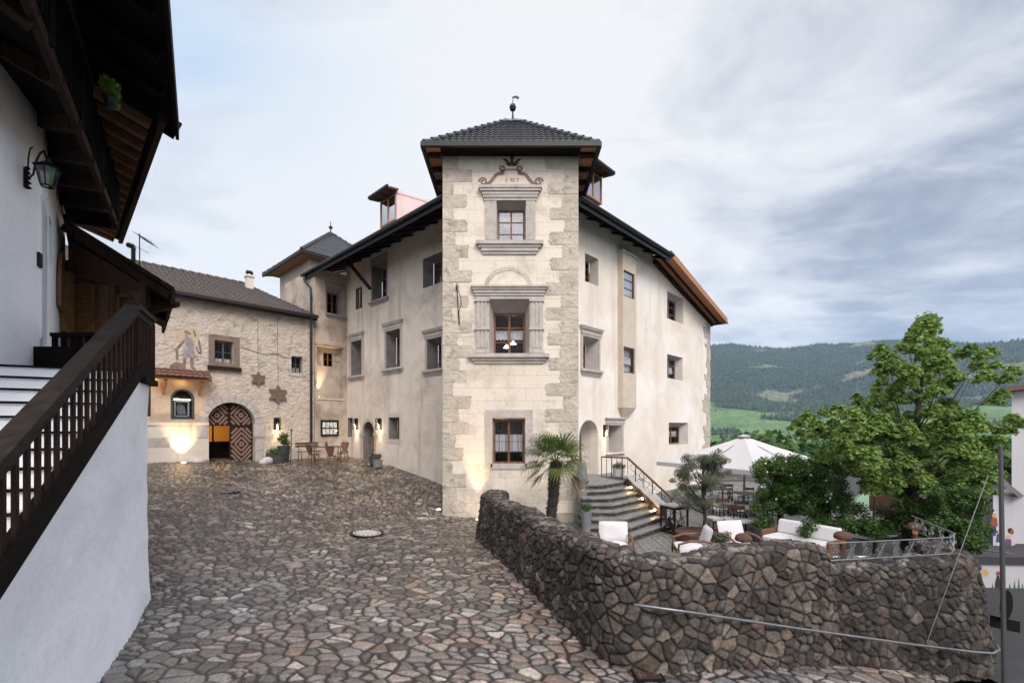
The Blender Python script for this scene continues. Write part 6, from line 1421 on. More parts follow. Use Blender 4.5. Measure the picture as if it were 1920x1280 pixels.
hl = [q for q in hl if not (1560 < q[0] < 1690 and q[1] < 945)]
simple_tree('hedge', 'dark leafy hedge behind the scroll railing around the maple trunk', 'hedge', (P(1640, 1010, 11.6).x, 11.6, TZ), hl, 11.6, .55, 21000, .08, MT['hedgeleaf'], .05, seed=12, top=P(1640, 930, 11.6))
lb = [(1300+i*9+g.uniform(-4, 4), 1012+g.uniform(-8, 8), 9) for i in range(10)]
simple_tree('oleander', 'low grey green shrub at the foot of the olive tree', 'shrub', (P(1348, 1030, 11.4).x, 11.4, TZ), [(1345+g.uniform(-25, 28), 1008+g.uniform(-12, 14), g.uniform(6, 11)) for _ in range(20)], 11.4, .3, 2200, .09, MT['olive'], .03, seed=13, aspect=.25)
bl = [(1840+g.uniform(-35, 35), 990+g.uniform(-80, 40), g.uniform(10, 18)) for _ in range(30)]
simple_tree('hedge', 'dark green bush at the right corner of the low wall beside the painted wall', 'hedge', (P(1800, 1010, 10.6).x, 10.6, TZ), [(1795+g.uniform(-45, 42), 970+g.uniform(-55, 60), g.uniform(12, 19)) for _ in range(44)], 10.6, .5, 12000, .075, MT['hedgeleaf'], .05, seed=14)
# trees and bushes of the slope below the terrace, one mass
def treeline():
    g_ = np.random.default_rng(3); cs, rs = [], []
    for _ in range(420):
        Y = g_.uniform(45, 150); px = g_.uniform(1290, 2050); py = g_.uniform(838, 905); c = P(px, py, Y); cs.append(c); rs.append(g_.uniform(1.6, 3.4))
    o = leafcloud('distant_trees', cs, rs, 46000, 1.0, MT['hedgeleaf'], None, seed=20, aspect=.8); o['kind'] = 'stuff'
treeline()

# palm
def palm():
    base = Vector((P(1030, 1010, 13.0).x, 13.0, TZ)); top = P(1042, 866, 13.0)
    t = thing('fan_palm', 'fan palm with a shaggy dark trunk in front of the tower', 'palm tree', tuple(base)); g = random.Random(4)
    mb = MB(); n = 14; pts = [base.lerp(top, i/n)+Vector((.015*math.sin(i), 0, 0)) for i in range(n+1)]; mb.tube(pts, [.115+.05*(i/n)+.012*(i % 2) for i in range(n+1)], 12)
    for i in range(420):
        f = g.random()**.8; a = g.random()*6.28; p = base.lerp(top, f); r = .12+.05*f; d = Vector((math.cos(a), math.sin(a), 0)); q = p+d*r; mb.tube([q-d*.02, q+d*g.uniform(.03, .07)+Vector((0, 0, g.uniform(-.05, .09)))], [.012, .004], 3, cap=False)
    mb.build('trunk', MT['bark'], t)
    tips = []
    dirs = []
    for j in range(23):
        a = j*2.39996; el = -.45+1.75*((j+.5)/23)**.9; dirs.append((a, el))
    for a, el in dirs:
        d = Vector((math.cos(a)*math.cos(el), math.sin(a)*math.cos(el), math.sin(el))).normalized(); Lp = g.uniform(.40, .54)*(1.0 if el > 0 else 1.1)
        hub = top+d*Lp+Vector((0, 0, .02-.05*(el < 0))); mb = MB(); mb.tube([top+Vector((0, 0, -.04)), top+d*Lp*.5+Vector((0, 0, .05)), hub], [.014, .009, .008], 5, cap=False)
        up_ = Vector((0, 0, 1)); sd = d.cross(up_); sd = sd.normalized() if sd.length > .15 else Vector((1, 0, 0)); nb_ = sd.cross(d).normalized(); roll = g.uniform(-.7, .7); sd = (sd*math.cos(roll)+nb_*math.sin(roll)).normalized()
        d = (d*math.cos(.25)-nb_*math.sin(.25)).normalized(); nb_ = sd.cross(d).normalized(); nl = 22; RR = g.uniform(.58, .74)
        for k in range(nl):
            f = (k/(nl-1)-.5)*2; an = f*1.95; r_ = RR*(1-.30*f*f)*g.uniform(.93, 1.05); dr_ = (d*math.cos(an)+sd*math.sin(an)).normalized(); cup = nb_*(.10*abs(math.sin(an)))*r_
            side = (-d*math.sin(an)+sd*math.cos(an))*.019; m1 = hub+dr_*r_*.5+cup*.5; m2 = hub+dr_*r_*.85+cup-Vector((0, 0, .05*r_)); e1_ = hub+dr_*r_+cup-Vector((0, 0, r_*g.uniform(.10, .38)))
            mb.add([hub, m1+side, m2+side*.6, e1_, m2-side*.6, m1-side], [(0, 1, 5), (1, 2, 4, 5), (2, 3, 4)])
        mb.build('frond', MT['palm'], t)
    # dry hanging fronds
    for px, py in ((1095, 930), (1098, 915), (1000, 912)):
        mb = MB(); tip = P(px, py, 12.9); hub = top.lerp(tip, .5)+Vector((0, 0, .08)); mb.tube([top, hub], .01, 4)
        for k in range(16): e_ = tip+Vector((g.uniform(-.16, .16), g.uniform(-.1, .1), g.uniform(-.15, .15))); s_ = Vector((.014, 0, 0)); mb.add([hub, hub.lerp(e_, .5)+s_, e_, hub.lerp(e_, .5)-s_], [(0, 1, 2, 3)])
        mb.build('dry_frond', mat('dry_palm_leaf', (.20, .15, .07), .8), t)
palm()

# ------------------------------------------------------------------ pots
def potted(name, lab, x, y, z, prof, m_, ball=None, n=500, size=.05, leaf='hedgeleaf', grp=None, seed=1):
    t = thing(name, lab, 'planter', (x, y, z), grp); mb = MB(); mb.lathe((x, y, z), prof, 18); mb.build('pot', MT[m_], t, smooth=False)
    if ball:
        h = prof[-1][1]; cs = [(x+dx, y+dy, z+h+dz) for dx, dy, dz, r in ball]; leafcloud('leaves', cs, [b[3] for b in ball], n, size, MT[leaf], t, seed=seed)
    return t
def gp(px, Y): x = (px-CX)/F*Y; return x, Y, G(x, Y)
x, y, z = gp(511, 21.35); potted('round_planter', 'low dark pot with clipped green tuft, leftmost beside the gateway', x, y, z, [(.20, 0), (.25, .02), (.29, .42), (.27, .42)], 'pot', [(0, 0, .05, .27), (.1, 0, .12, .2)], 900, .06, 'shrubleaf', seed=2)
x, y, z = gp(524, 21.0); potted('round_planter', 'second low dark pot with green tuft in front of the tall planter', x, y, z, [(.22, 0), (.25, .02), (.27, .40), (.25, .40)], 'pot', [(0, 0, .04, .24), (-.1, 0, .1, .2)], 800, .06, 'shrubleaf', seed=3)
x, y, z = gp(532, 21.7); potted('tall_planter', 'tall square grey planter with a bushy oleander under the lantern', x, y, z, [(.21, 0), (.29, .75), (.26, .75)], 'pot', [(0, 0, .25, .25), (.05, 0, .5, .2), (-.12, 0, .35, .2), (.1, 0, .15, .22)], 800, .085, 'hedgeleaf', seed=4)
x, y, z = gp(708, 21.2); potted('zinc_pot', 'grey zinc pot with spiky grass by the stone doorway', x, y, z, [(.16, 0), (.19, .02), (.22, .36), (.2, .36)], 'potgrey', [(0, 0, .12, .17), (.06, 0, .2, .12), (-.07, 0, .18, .12)], 500, .08, 'olive', seed=5)
x, y, z = gp(700, 21.6); potted('dark_pot', 'dark pot behind the zinc pot at the stone doorway', x, y, z, [(.15, 0), (.19, .42), (.17, .42)], 'pot', [(0, 0, .06, .14)], 250, .06, 'hedgeleaf', seed=6)
t = potted('tall_jar', 'tall blue grey jar planter between the tower corner and the steps', P(1091, 955, 14.9).x, 14.9, EYE-2.72, [(.13, 0), (.15, .1), (.15, .65), (.12, .72), (.14, .80), (.17, 1.05), (.165, 1.45), (.13, 1.55), (.12, 1.56)], 'potgrey', [(.12, 0, -.62, .12), (.10, 0, -.5, .1)], 300, .04, 'hedgeleaf', seed=7)
t = potted('tall_cone_planter', 'tall pale tapered planter with a small clipped ball by the terrace steps', P(1099, 1000, 13.2).x, 13.2, TZ, [(.11, 0), (.13, .3), (.16, .80), (.14, .80)], 'potgrey', [(0, 0, .12, .17)], 900, .035, 'hedgeleaf', seed=8)
cp = on(1160, 892, 0); potted('lavender_pot', 'pale pot with purple tinged lavender on the landing behind the rail', P(1160, 888, 16.9).x, 16.9, EYE-1.86, [(.14, 0), (.2, .05), (.22, .32), (.2, .32)], 'concrete', [(0, 0, .12, .2), (.15, 0, .1, .13), (-.16, 0, .1, .13)], 700, .05, 'hedgeleaf', seed=9)
potted('sofa_planter', 'dark round planter with feathery grass left of the white sofa', P(1428, 1010, 12.9).x, 12.9, TZ, [(.25, 0), (.30, .05), (.30, .42), (.27, .42)], 'pot', [(0, 0, .10, .28), (.1, 0, .2, .2)], 1200, .07, 'shrubleaf', seed=10)
rb = MB(); c = P(1322, 1012, 12.6); rb.lathe((c.x, 12.95, TZ), [(.6, 0), (.66, .05), (.66, .26), (.61, .28), (.6, .22)], 24); rb = rb.build('tree_bed', MT['rust'], None); tag(rb, 'low rusty steel ring bed around the olive trunk', 'planter')
mb = MB(); p = gp(545, 21.2); a = P(546.5, 806, 21.3); mb.tube([(p[0], p[1], p[2]), tuple(a)], .018, 6); mb.lathe(tuple(a), [(.03, -.05), (.05, 0), (.02, .05)], 8); o = mb.build('torch_pole', MT['iron'], None); tag(o, 'thin pole leaning beside the planters at the gatehouse wall', 'pole')
for i, (px, Y, s_) in enumerate(((502, 20.9, .26), (494, 20.6, .2))):
    x, y, z = gp(px, Y); mb = MB(); random.seed(i); mb.lathe((x, y, z-.05), [(s_*.9, 0), (s_, s_*.5), (s_*.85, s_*1.0), (s_*.4, s_*1.25), (0.01, s_*1.3)], 9); o = mb.build('guard_stone', MT['trim'], None, smooth=True); tag(o, ('larger' if i == 0 else 'smaller')+' rounded guard stone at the right foot of the gateway', 'stone', 'guard stones at the gateway')
mb = MB(); x, y, z = gp(374, 19.9); mb.lathe((x, y, z-.05), [(.32, 0), (.33, .1), (.25, .2), (.01, .24)], 9); o = mb.build('guard_stone', MT['trim'], None, smooth=True); tag(o, 'flat guard stone at the left foot of the gateway', 'stone', 'guard stones at the gateway')
# ================================================================== furniture
def make_lounge(label, x, y, rz):
    """low armchair: teak frame with bent arms, seat and back cushion; faces -Y before turning"""
    t = thing('lounge_chair', label, 'armchair', (0, 0, 0), 'white cushioned teak armchairs on the terrace')
    for sx in (-1, 1):
        mb = MB(); X = sx*.38; mb.tube([(X, -.36, .0), (X, -.37, .28), (X, -.34, .50), (X, -.1, .58), (X*.98, .2, .60), (X*.95, .40, .55)], [.024, .024, .028, .03, .028, .02], 7); mb.tube([(X, .30, 0), (X, .34, .3), (X*.95, .42, .62)], .022, 7); mb.bar((X, -.36, .26), (X, .33, .24), .03, .05); mb.build('arm_frame', MT['teak'], t)
    mb = MB(); mb.bar((-.38, -.34, .26), (.38, -.34, .26), .04, .05); mb.bar((-.38, .32, .24), (.38, .32, .24), .04, .05)
    for k in range(5): mb.bar((-.3+.15*k, -.34, .28), (-.3+.15*k, .32, .26), .05, .015)
    mb.build('seat_frame', MT['teak'], t)
    def cush(name, w, l, th, M_):
        n = 8; vs = []; fs = []
        for s in (-1, 1):
            for i in range(n+1):
                for j in range(n+1):
                    u, v = i/n*2-1, j/n*2-1; pz = s*th/2*(1-abs(u)**5)**.5*(1-abs(v)**5)**.5+0; vs.append(M_ @ Vector((u*w/2*(1-.02*v*v), v*l/2*(1-.02*u*u), pz+.012*math.sin(u*3+v*2))))
        m = (n+1)**2
        for i in range(n):
            for j in range(n): a = i*(n+1)+j; fs += [(a, a+1, a+n+2, a+n+1), (m+a, m+a+n+1, m+a+n+2, m+a+1)]
        mb = MB(); mb.add(vs, fs); return mb.build(name, MT['cushion'], t, smooth=True)
    cush('seat_cushion', .70, .66, .14, Matrix.Translation((0, -.02, .36))); cush('back_cushion', .70, .50, .13, Matrix.Translation((0, .33, .63)) @ Matrix.Rotation(R(76), 4, 'X'))
    return t
lc = make_lounge('white cushioned teak armchair nearest the terrace steps', 0, 0, 0); LK = list(lc.children)
pos = lambda px, Y: ((px-CX)/F*Y, Y, TZ+.012)
lc.location = pos(1153, 11.0); lc.rotation_euler = (0, 0, R(-6))
dup(lc, pos(1296, 10.9), R(-100), 'white cushioned teak armchair seen from its side beside the olive bed', LK)
dup(lc, pos(1388, 11.1), R(12), 'white cushioned teak armchair between the olive tree and the white sofa', LK)
dup(lc, pos(1268, 9.4), R(-150), 'white cushioned armchair of which only a corner shows above the rubble wall', LK)
# sofa
def sofa():
    a, b = P(1461, 975, 12.2), P(1579, 997, 10.95); a.z = b.z = TZ; u = (b-a).normalized(); n = Vector((-u.y, u.x, 0)); n = n if n.x < 0 else -n; L_ = (b-a).length
    t = thing('lounge_sofa', 'white cushioned two seat terrace sofa in front of the shrubs', 'sofa', tuple(a)); Q = lambda s, o, z: a+u*s+n*o+Vector((0, 0, z))
    def slab(name, s0, s1, o0, o1, z0, z1, m_, lean=0.0, bev=.05):
        bm_ = MB(); bm_.hexa([Q(s0, o0, z0), Q(s1, o0, z0), Q(s1, o1, z0), Q(s0, o1, z0), Q(s0, o0-lean, z1), Q(s1, o0-lean, z1), Q(s1, o1-lean, z1), Q(s0, o1-lean, z1)]); o = bm_.build(name, MT[m_], t)
        if bev: md = o.modifiers.new('soft', 'BEVEL'); md.width = bev; md.segments = 3
        return o
    h = L_/2
    for k in range(2): slab('seat_cushion', k*h+.01, (k+1)*h-.01, .10, .85, .30, .46, 'cushion'); slab('back_cushion', k*h+.01, (k+1)*h-.01, .02, .17, .46, .80, 'cushion', .10)
    slab('base', 0, L_, .02, .84, .14, .29, 'teak', bev=.01); slab('back_frame', -.03, L_+.03, -.06, .0, .14, .66, 'teak', .08, .01)
    for s in (-.06, L_+.01): slab('arm', s, s+.06, 0, .8, .14, .58, 'teak', bev=.015)
    for s, o in ((0, .1), (L_-.05, .1), (0, .8), (L_-.05, .8)): slab('leg', s, s+.05, o-.03, o+.03, 0, .15, 'teak', bev=0)
sofa()
for lab, px, Y, w, l, h in (('low white upholstered stool behind the scroll railing', 1562, 9.0, .42, .42, .42), ('long low white bench cushion right of the rusty post lamp', 1612, 9.7, .85, .5, .45)):
    x, y, z = pos(px, Y); mb = MB(); mb.box((x, y, TZ+h*.8), (w, l, h*.36)); t = thing('ottoman', lab, 'stool', (x, y, TZ)); o = mb.build('cushion', MT['cushion'], t); md = o.modifiers.new('soft', 'BEVEL'); md.width = .04; md.segments = 3
    for sx in (-1, 1):
        for sy in (-1, 1): mb = MB(); mb.box((x+sx*(w/2-.04), y+sy*(l/2-.04), TZ+h*.31), (.04, .04, h*.62)); mb.build('leg', MT['teak'], t)
# rusty mushroom post lamps
def post_lamp():
    t = thing('post_lamp', 'rusty mushroom post lamp behind the rubble wall near the first armchair', 'lamp', (0, 0, 0), 'rusty mushroom post lamps of the terrace')
    mb = MB(); mb.lathe((0, 0, 0), [(.07, 0), (.06, .04), (.055, .80)], 12); mb.build('post', MT['rust'], t)
    mb = MB(); mb.lathe((0, 0, .80), [(.05, 0), (.05, .16)], 12); mb.build('light_collar', mat('amber_light_collar', (.5, .2, .05), .5, emit=(1, .32, .07), estr=.08), t)
    mb = MB(); mb.lathe((0, 0, .95), [(.155, -.05), (.165, -.02), (.15, .04), (.10, .085), (.03, .105), (.001, .107)], 18); mb.build('cap', MT['rust'], t, smooth=True); return t
pl_ = post_lamp(); PK = list(pl_.children)
def lamp_y(py): return 861*(3-TZ-.98)/(py-800)
for i, (px, py, lab) in enumerate(((1175, 1030, None), (1394, 1007, 'rusty mushroom post lamp above a small yellow flowering plant'), (1580, 1003, 'rusty mushroom post lamp at the right end of the white sofa'), (1716, 986, 'rusty mushroom post lamp in front of the maple trunk'))):
    Y = lamp_y(py); l_ = (( px-CX)/F*Y, Y, TZ+.012)
    if i == 0: pl_.location = l_
    else: dup(pl_, l_, 0, lab, PK)
leafcloud('x', [(0, 0, 0)], [.1], 4, .01, MT['fern'], None) if False else None
x, y, z = pos(1398, 9.3); yt = thing('yellow_flowers', 'small yellow flowering plant above the rubble wall edge', 'plant', (x, y, z)); mb = MB(); mb.lathe((x, y, z), [(.1, 0), (.14, .5), (.13, .5)], 12); mb.build('pot', MT['pot'], yt)
leafcloud('leaves', [(x, y, z+.66), (x+.1, y, z+.7), (x-.1, y, z+.62)], [.14, .12, .1], 260, .10, MT['olive'], yt, seed=4, aspect=.25); leafcloud('petals', [(x-.06, y-.1, z+.62), (x+.1, y-.1, z+.6)], [.1, .1], 60, .05, mat('yellow_petals', (.65, .42, .04), .6), yt, seed=5)
# cage lantern
def cage():
    Y = 14.0; c = P(1264, 1000, Y); x, y = c.x, Y; t = thing('cage_lantern', 'large square driftwood cage lantern at the foot of the terrace steps', 'lantern', (x, y, TZ)); w, h = .27, .82
    rot = R(28); Rm = Matrix.Rotation(rot, 3, 'Z'); V_ = lambda a, b, z: Vector((x, y, TZ+z))+Rm @ Vector((a, b, 0))
    mb = MB()
    for sx in (-1, 1):
        for sy in (-1, 1): mb.bar(V_(sx*w, sy*w, 0), V_(sx*w, sy*w, h), .05, .05)
    for z in (.06, h-.04):
        for (a, b, c_, d) in ((-w, -w, w, -w), (w, -w, w, w), (w, w, -w, w), (-w, w, -w, -w)): mb.bar(V_(a, b, z), V_(c_, d, z), .05, .06)
    mb.build('frame', MT['darkwood'], t); g = random.Random(2); mb = MB()
    for k in range(14):
        a, b, c_, d = g.choice(((-w, -w, w, -w), (w, -w, w, w), (-w, w, -w, -w))); p0 = V_(a+(c_-a)*g.random(), b+(d-b)*g.random(), g.uniform(.05, h)); p1 = V_(a+(c_-a)*g.random(), b+(d-b)*g.random(), g.uniform(.05, h)); mb.tube([p0, p1], .014, 5)
    mb.build('branches', MT['steel'], t); mb = MB(); mb.box((x, y, TZ+h+.02), (w*2.3, w*2.3, .04), rz=rot); mb.build('lid', MT['concrete'], t); mb = MB(); mb.lathe((x, y, TZ+.05), [(.09, 0), (.09, .32)], 12); mb.build('candle', MT['cushion'], t); mb = MB()
    for k in range(9): mb.tube([V_(-.2+.05*k, -.15, .1+.04*(k % 3)), V_(-.18+.045*k, .17, .3+.05*(k % 4))], .028, 6)
    mb.build('logs', MT['darkwood'], t)
cage()
# tables and chairs under the parasol
def dining_table():
    t = thing('terrace_table', 'x', 'table', (0, 0, 0), 'terrace tables under and beyond the parasol'); mb = MB(); mb.box((0, 0, .73), (.80, .75, .035)); mb.build('table_top', MT['tabletop'], t)
    for sx in (-1, 1):
        for sy in (-1, 1): mb = MB(); mb.tube([(sx*.34, sy*.3, 0), (sx*.34, sy*.3, .715)], .016, 6); mb.build('leg', MT['iron'], t)
    return t
def dining_chair():
    t = thing('terrace_chair', 'x', 'chair', (0, 0, 0), 'dark legged terrace chairs with pale seats'); mb = MB(); mb.box((0, 0, .45), (.44, .44, .06)); o = mb.build('seat', mat('pale_grey_seat', (.42, .41, .41), .9), t)
    for sx in (-1, 1):
        mb = MB(); mb.tube([(sx*.21, -.2, 0), (sx*.19, -.18, .42)], .015, 6); mb.build('leg', MT['iron'], t); mb = MB(); mb.tube([(sx*.22, .24, 0), (sx*.19, .19, .43), (sx*.19, .25, .84)], .015, 6); mb.build('leg', MT['iron'], t)
    mb = MB(); mb.bar((-.19, .245, .80), (.19, .245, .80), .03, .09); mb.bar((-.19, .235, .66), (.19, .235, .66), .02, .05); mb.build('backrest', MT['brownwood'], t); return t
tb = dining_table(); TK = list(tb.children); dc = dining_chair(); DK = list(dc.children)
tl_ = [(1358, 14.5, 8, 'small square table just right of the olive crown'), (1408, 14.1, 5, 'wider set table left of the flowering tree, nearest the sofa planter'), (1398, 17.2, 10, 'table beyond the first row, below the parasol centre'), (1345, 18.5, 0, 'rear table close to the pale facade behind the olive'), (1440, 16.2, 0, 'table half hidden by the flowering tree')]
for i, (px, Y, a, lab) in enumerate(tl_):
    if i == 0: tb.location = pos(px, Y); tb['label'] = lab; tb.rotation_euler = (0, 0, R(a))
    else: dup(tb, pos(px, Y), R(a), lab, TK)
cl = [(1338, 13.9, 20), (1372, 13.8, -15), (1385, 14.9, 170), (1430, 14.8, 185), (1395, 13.5, 10), (1425, 13.6, -10), (1350, 15.4, 175), (1380, 16.8, 80), (1416, 16.9, -80), (1398, 18.1, 180), (1330, 18.0, 10), (1360, 19.2, 180), (1455, 15.6, -30)]
cn_ = ['left front chair of the small table by the olive', 'right front chair of the small table by the olive', 'chair behind the gap between the two front tables', 'rear chair of the table nearest the sofa planter', 'left front chair of the table nearest the sofa planter', 'right front chair of the table nearest the sofa planter', 'rear chair of the small table by the olive',
       'left chair of the table below the parasol centre', 'right chair of the table below the parasol centre', 'far chair of the table below the parasol centre', 'front chair of the rear table by the pale facade', 'far chair of the rear table by the pale facade', 'chair half hidden behind the flowering tree']
for i, ((px, Y, a), lab) in enumerate(zip(cl, cn_)):
    if i == 0: dc.location = pos(px, Y); dc['label'] = lab; dc.rotation_euler = (0, 0, R(a))
    else: dup(dc, pos(px, Y), R(a), lab, DK)
# parasol
def parasol(name, lab, corners, apex, base_z, m_, sag=.10, val=.16):
    apex = Vector(apex); t = thing(name, lab, 'parasol', (apex.x, apex.y, base_z)); mb = MB(); k = len(corners); N_ = 6; cs = [Vector(c) for c in corners]; vs = []; fs = []
    M_ = 10
    for i in range(k):
        a, b = cs[i], cs[(i+1) % k]; n0 = len(vs)
        for r in range(N_+1):
            for s in range(M_+1):
                e = a.lerp(b, s/M_); e = e+Vector((apex.x-e.x, apex.y-e.y, 0))*.04*math.sin(math.pi*s/M_); p = apex.lerp(e, r/N_); p.z -= sag*math.sin(math.pi*r/N_)*(.5+.5*math.sin(math.pi*s/M_)); vs.append(p)
        for r in range(N_):
            for s in range(M_): q = n0+r*(M_+1)+s; fs.append((q, q+1, q+M_+2, q+M_+1))
        n1 = len(vs)
        for s in range(M_+1): e = vs[n0+N_*(M_+1)+s]; vs += [e.copy(), e-Vector((0, 0, val))]
        for s in range(M_): fs.append((n1+2*s, n1+2*s+2, n1+2*s+3, n1+2*s+1))
    mb.add(vs, fs); c_ = mb.build('canopy', m_, t, smooth=False); mb = MB(); mb.lathe(tuple(apex-Vector((0, 0, .03))), [(.22, 0), (.22, .03), (.1, .08), (.01, .1)], 14); mb.build('cap', MT['concrete'], c_)
    mb = MB(); mb.tube([(apex.x, apex.y, base_z), tuple(apex)], .04, 10); mb.build('pole', MT['steel'], t)
    mb = MB(); hub = Vector((apex.x, apex.y, apex.z-.75))
    for c in cs+[cs[i].lerp(cs[(i+1) % k], .5) for i in range(k)]: mb.tube([apex-Vector((0, 0, .1)), c-Vector((0, 0, .04))], .014, 5); mb.tube([hub, apex.lerp(c, .5)-Vector((0, 0, .14))], .012, 5)
    mb.build('ribs', MT['steel'], t); mb = MB(); mb.box((apex.x, apex.y, base_z+.06), (.9, .9, .12)); mb.build('base', MT['concrete'], t)
cA, cB, cC, cD = (5.95, 18.9, EYE-1.42), (7.85, 14.75, EYE-1.42), (12.05, 16.65, EYE-1.42), (10.15, 20.8, EYE-1.42)
parasol('white_parasol', 'huge white square parasol shading the terrace tables by the pale facade', (cA, cB, cC, cD), (9.0, 17.8, EYE-.36), TZ, MT['canvas'])
gx, gy = P(1655, 900, 27).x, 27.0
parasol('green_parasol', 'pale green parasol glimpsed through the maple and hedge', ((gx-3.2, gy-1, EYE-4.7), (gx-.4, gy-3.2, EYE-4.7), (gx+3.1, gy-.6, EYE-4.7), (gx+.2, gy+2.8, EYE-4.7)), (gx, gy, EYE-3.0), EYE-7.0, mat('pale_green_canvas', (.19, .30, .20), .9))

# scroll railing on the low wall
def scroll_rail():
    pts = [Vector((4.85, 6.93, EYE-2.1)), Vector((6.0, 7.12, EYE-2.1)), Vector((7.1, 7.32, EYE-2.1)), Vector((7.45, 7.6, EYE-2.1)), Vector((7.85, 8.9, EYE-2.05))]
    t = thing('scroll_railing', 'low silvery wrought iron railing of scrolls on the low wall', 'railing', tuple(pts[0])); cum = [0]
    for a, b in zip(pts[:-1], pts[1:]): cum.append(cum[-1]+(b-a).length)
    def at(s):
        for i in range(len(pts)-1):
            if s <= cum[i+1] or i == len(pts)-2: return pts[i].lerp(pts[i+1], (s-cum[i])/(cum[i+1]-cum[i])), (pts[i+1]-pts[i]).normalized()
    top = [at(cum[-1]*k/30)[0]+Vector((.0, .12, .31)) for k in range(31)]; bot = [at(cum[-1]*k/30)[0]+Vector((0, .12, .05)) for k in range(31)]
    mb = MB(); mb.tube(top, .012, 6); mb.tube(bot, .009, 5); mb.build('rails', MT['steel'], t); n = 15
    for i in range(n):
        p, u = at(cum[-1]*(i+.5)/n); p = p+Vector((0, .12, 0)); mb = MB(); sg = 1 if i % 2 else -1
        for sc, ph in ((.085, 0), (.05, 1)):
            q = []
            for k in range(22): a = k/21*math.pi*3.2; r = sc*(1-k/21*.75); q.append(p+u*sg*(r*math.cos(a)+(.02 if ph else -.03))+Vector((0, 0, .10+.12*ph+r*math.sin(a)+.03)))
            mb.tube(q, .007, 4)
        mb.tube([p+u*(-.08*sg)+Vector((0, 0, .05)), p+u*(.03*sg)+Vector((0, 0, .2)), p+u*(.08*sg)+Vector((0, 0, .31))], .008, 4)
        if i % 3 == 1: mb.add([p+u*-.05+Vector((0, 0, .05)), p+u*.03+Vector((0, -.01, .07)), p+u*.05+Vector((0, -.02, .2)), p+u*-.0+Vector((0, -.01, .26)), p+u*-.06+Vector((0, 0, .15))], [(0, 1, 2, 3, 4)])
        mb.build('scroll', MT['steel'], t)
scroll_rail()
# guy wire, sign post seen from behind
mb = MB(); mb.tube([P(1853, 890, 6.9), P(1738, 1203, 6.62)], .006, 5); o = mb.build('guy_wire', MT['steel'], None); tag(o, 'thin steel guy wire slanting down over the low rubble wall', 'wire')
sp = thing('sign_post', 'grey steel post with two dark sign backs at the right edge', 'sign', tuple(P(1880, 1300, 6.15)))
mb = MB(); mb.tube([P(1884, 1330, 6.15), P(1876, 838, 6.15)], [.029, .026], 10); mb.lathe(tuple(P(1876, 838, 6.15)), [(.03, 0), (.03, .012), (.001, .016)], 10); mb.build('post', mat('grey_galvanised_post', (.10, .10, .105), .5, metal=.6), sp)
mb = MB(); c = P(1888, 1134, 6.25); n = 28
for k in range(n): pass
vs = [c+Vector((.17*math.cos(2*math.pi*k/n), .08*math.cos(2*math.pi*k/n), .20*math.sin(2*math.pi*k/n))) for k in range(n)]; vs2 = [v+Vector((-.004, .01, 0)) for v in vs]
mb.add(vs+vs2, [tuple(range(n)), tuple(range(2*n-1, n-1, -1))]+[(i, (i+1) % n, n+(i+1) % n, n+i) for i in range(n)]); mb.build('round_sign', MT['dark'], sp)
mb = MB(); mb.hexa([P(1856, 1174, 6.28), P(1913, 1186, 6.28), P(1913, 1186, 6.29), P(1856, 1174, 6.29), P(1856, 1152, 6.28), P(1913, 1165, 6.28), P(1913, 1165, 6.29), P(1856, 1152, 6.29)]); mb.build('name_plate', MT['dark'], sp)

# ------------------------------------------------------------------ right edge: road, painted parapet, white building
mb = MB(); zr_ = EYE-4.6
mb.quad((7.9, 7.45, zr_+.45), (15, 7.3, zr_), (26, 13.2, zr_), (7.9, 12.9, zr_)); mb.add([(7.9, 12.9, zr_), (26, 13.2, zr_), (40, 60, zr_), (22, 45, zr_)], [(0, 1, 2, 3)]); setting(mb.build('road', MT['asphalt'], None))
mb = MB(); mb.bar((9.2, 11.7, zr_+.006), (22, 8.6, zr_+.006), .12, .008); o = setting(mb.build('road_marking', MT['cushion'], None))
pa = thing('painted_parapet', 'roadside parapet painted with a yellow sun and flowers below the white building', 'wall', tuple(P(1880, 1105, 12.9)))
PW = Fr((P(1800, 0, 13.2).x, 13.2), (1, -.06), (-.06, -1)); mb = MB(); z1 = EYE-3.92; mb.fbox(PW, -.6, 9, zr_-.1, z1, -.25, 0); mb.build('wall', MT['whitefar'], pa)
mb = MB(); mb.fbox(PW, -.6, 9, z1, z1+.22, -.35, .06); mb.build('coping', MT['asphalt'], pa)
def paint(par, name, fr_, pts, col, off=.004):
    m_ = MT.get('mural_'+col) or MT.setdefault('mural_'+col, mat('mural_'+col, {'yellow': (.38, .27, .07), 'red': (.24, .05, .04), 'blue': (.035, .06, .16), 'green': (.04, .13, .05), 'black': (.02, .02, .02), 'skin': (.45, .28, .18), 'cream': (.6, .55, .4), 'purple': (.12, .05, .12)}[col], .9)); mb = MB(); mb.add([fr_.p(*fr_.sz(x, y), off) for x, y in pts], [tuple(range(len(pts)))]); mb.build(name, m_, par)
circ = lambda x, y, r, n=12, ry=None: [(x+r*math.cos(2*math.pi*k/n), y+(ry or r)*math.sin(2*math.pi*k/n)) for k in range(n)]
paint(pa, 'painted_sun', PW, [(1847+(9 if k % 2 else 5)*math.cos(k*math.pi/8), 1073+(9 if k % 2 else 5)*math.sin(k*math.pi/8)) for k in range(16)], 'yellow')
for k, x in enumerate((1858, 1866, 1874, 1890, 1899, 1907, 1914)): paint(pa, 'painted_leaf', PW, [(x, 1108), (x+3, 1092-(k % 3)*5), (x+6, 1108)], 'green', .005)
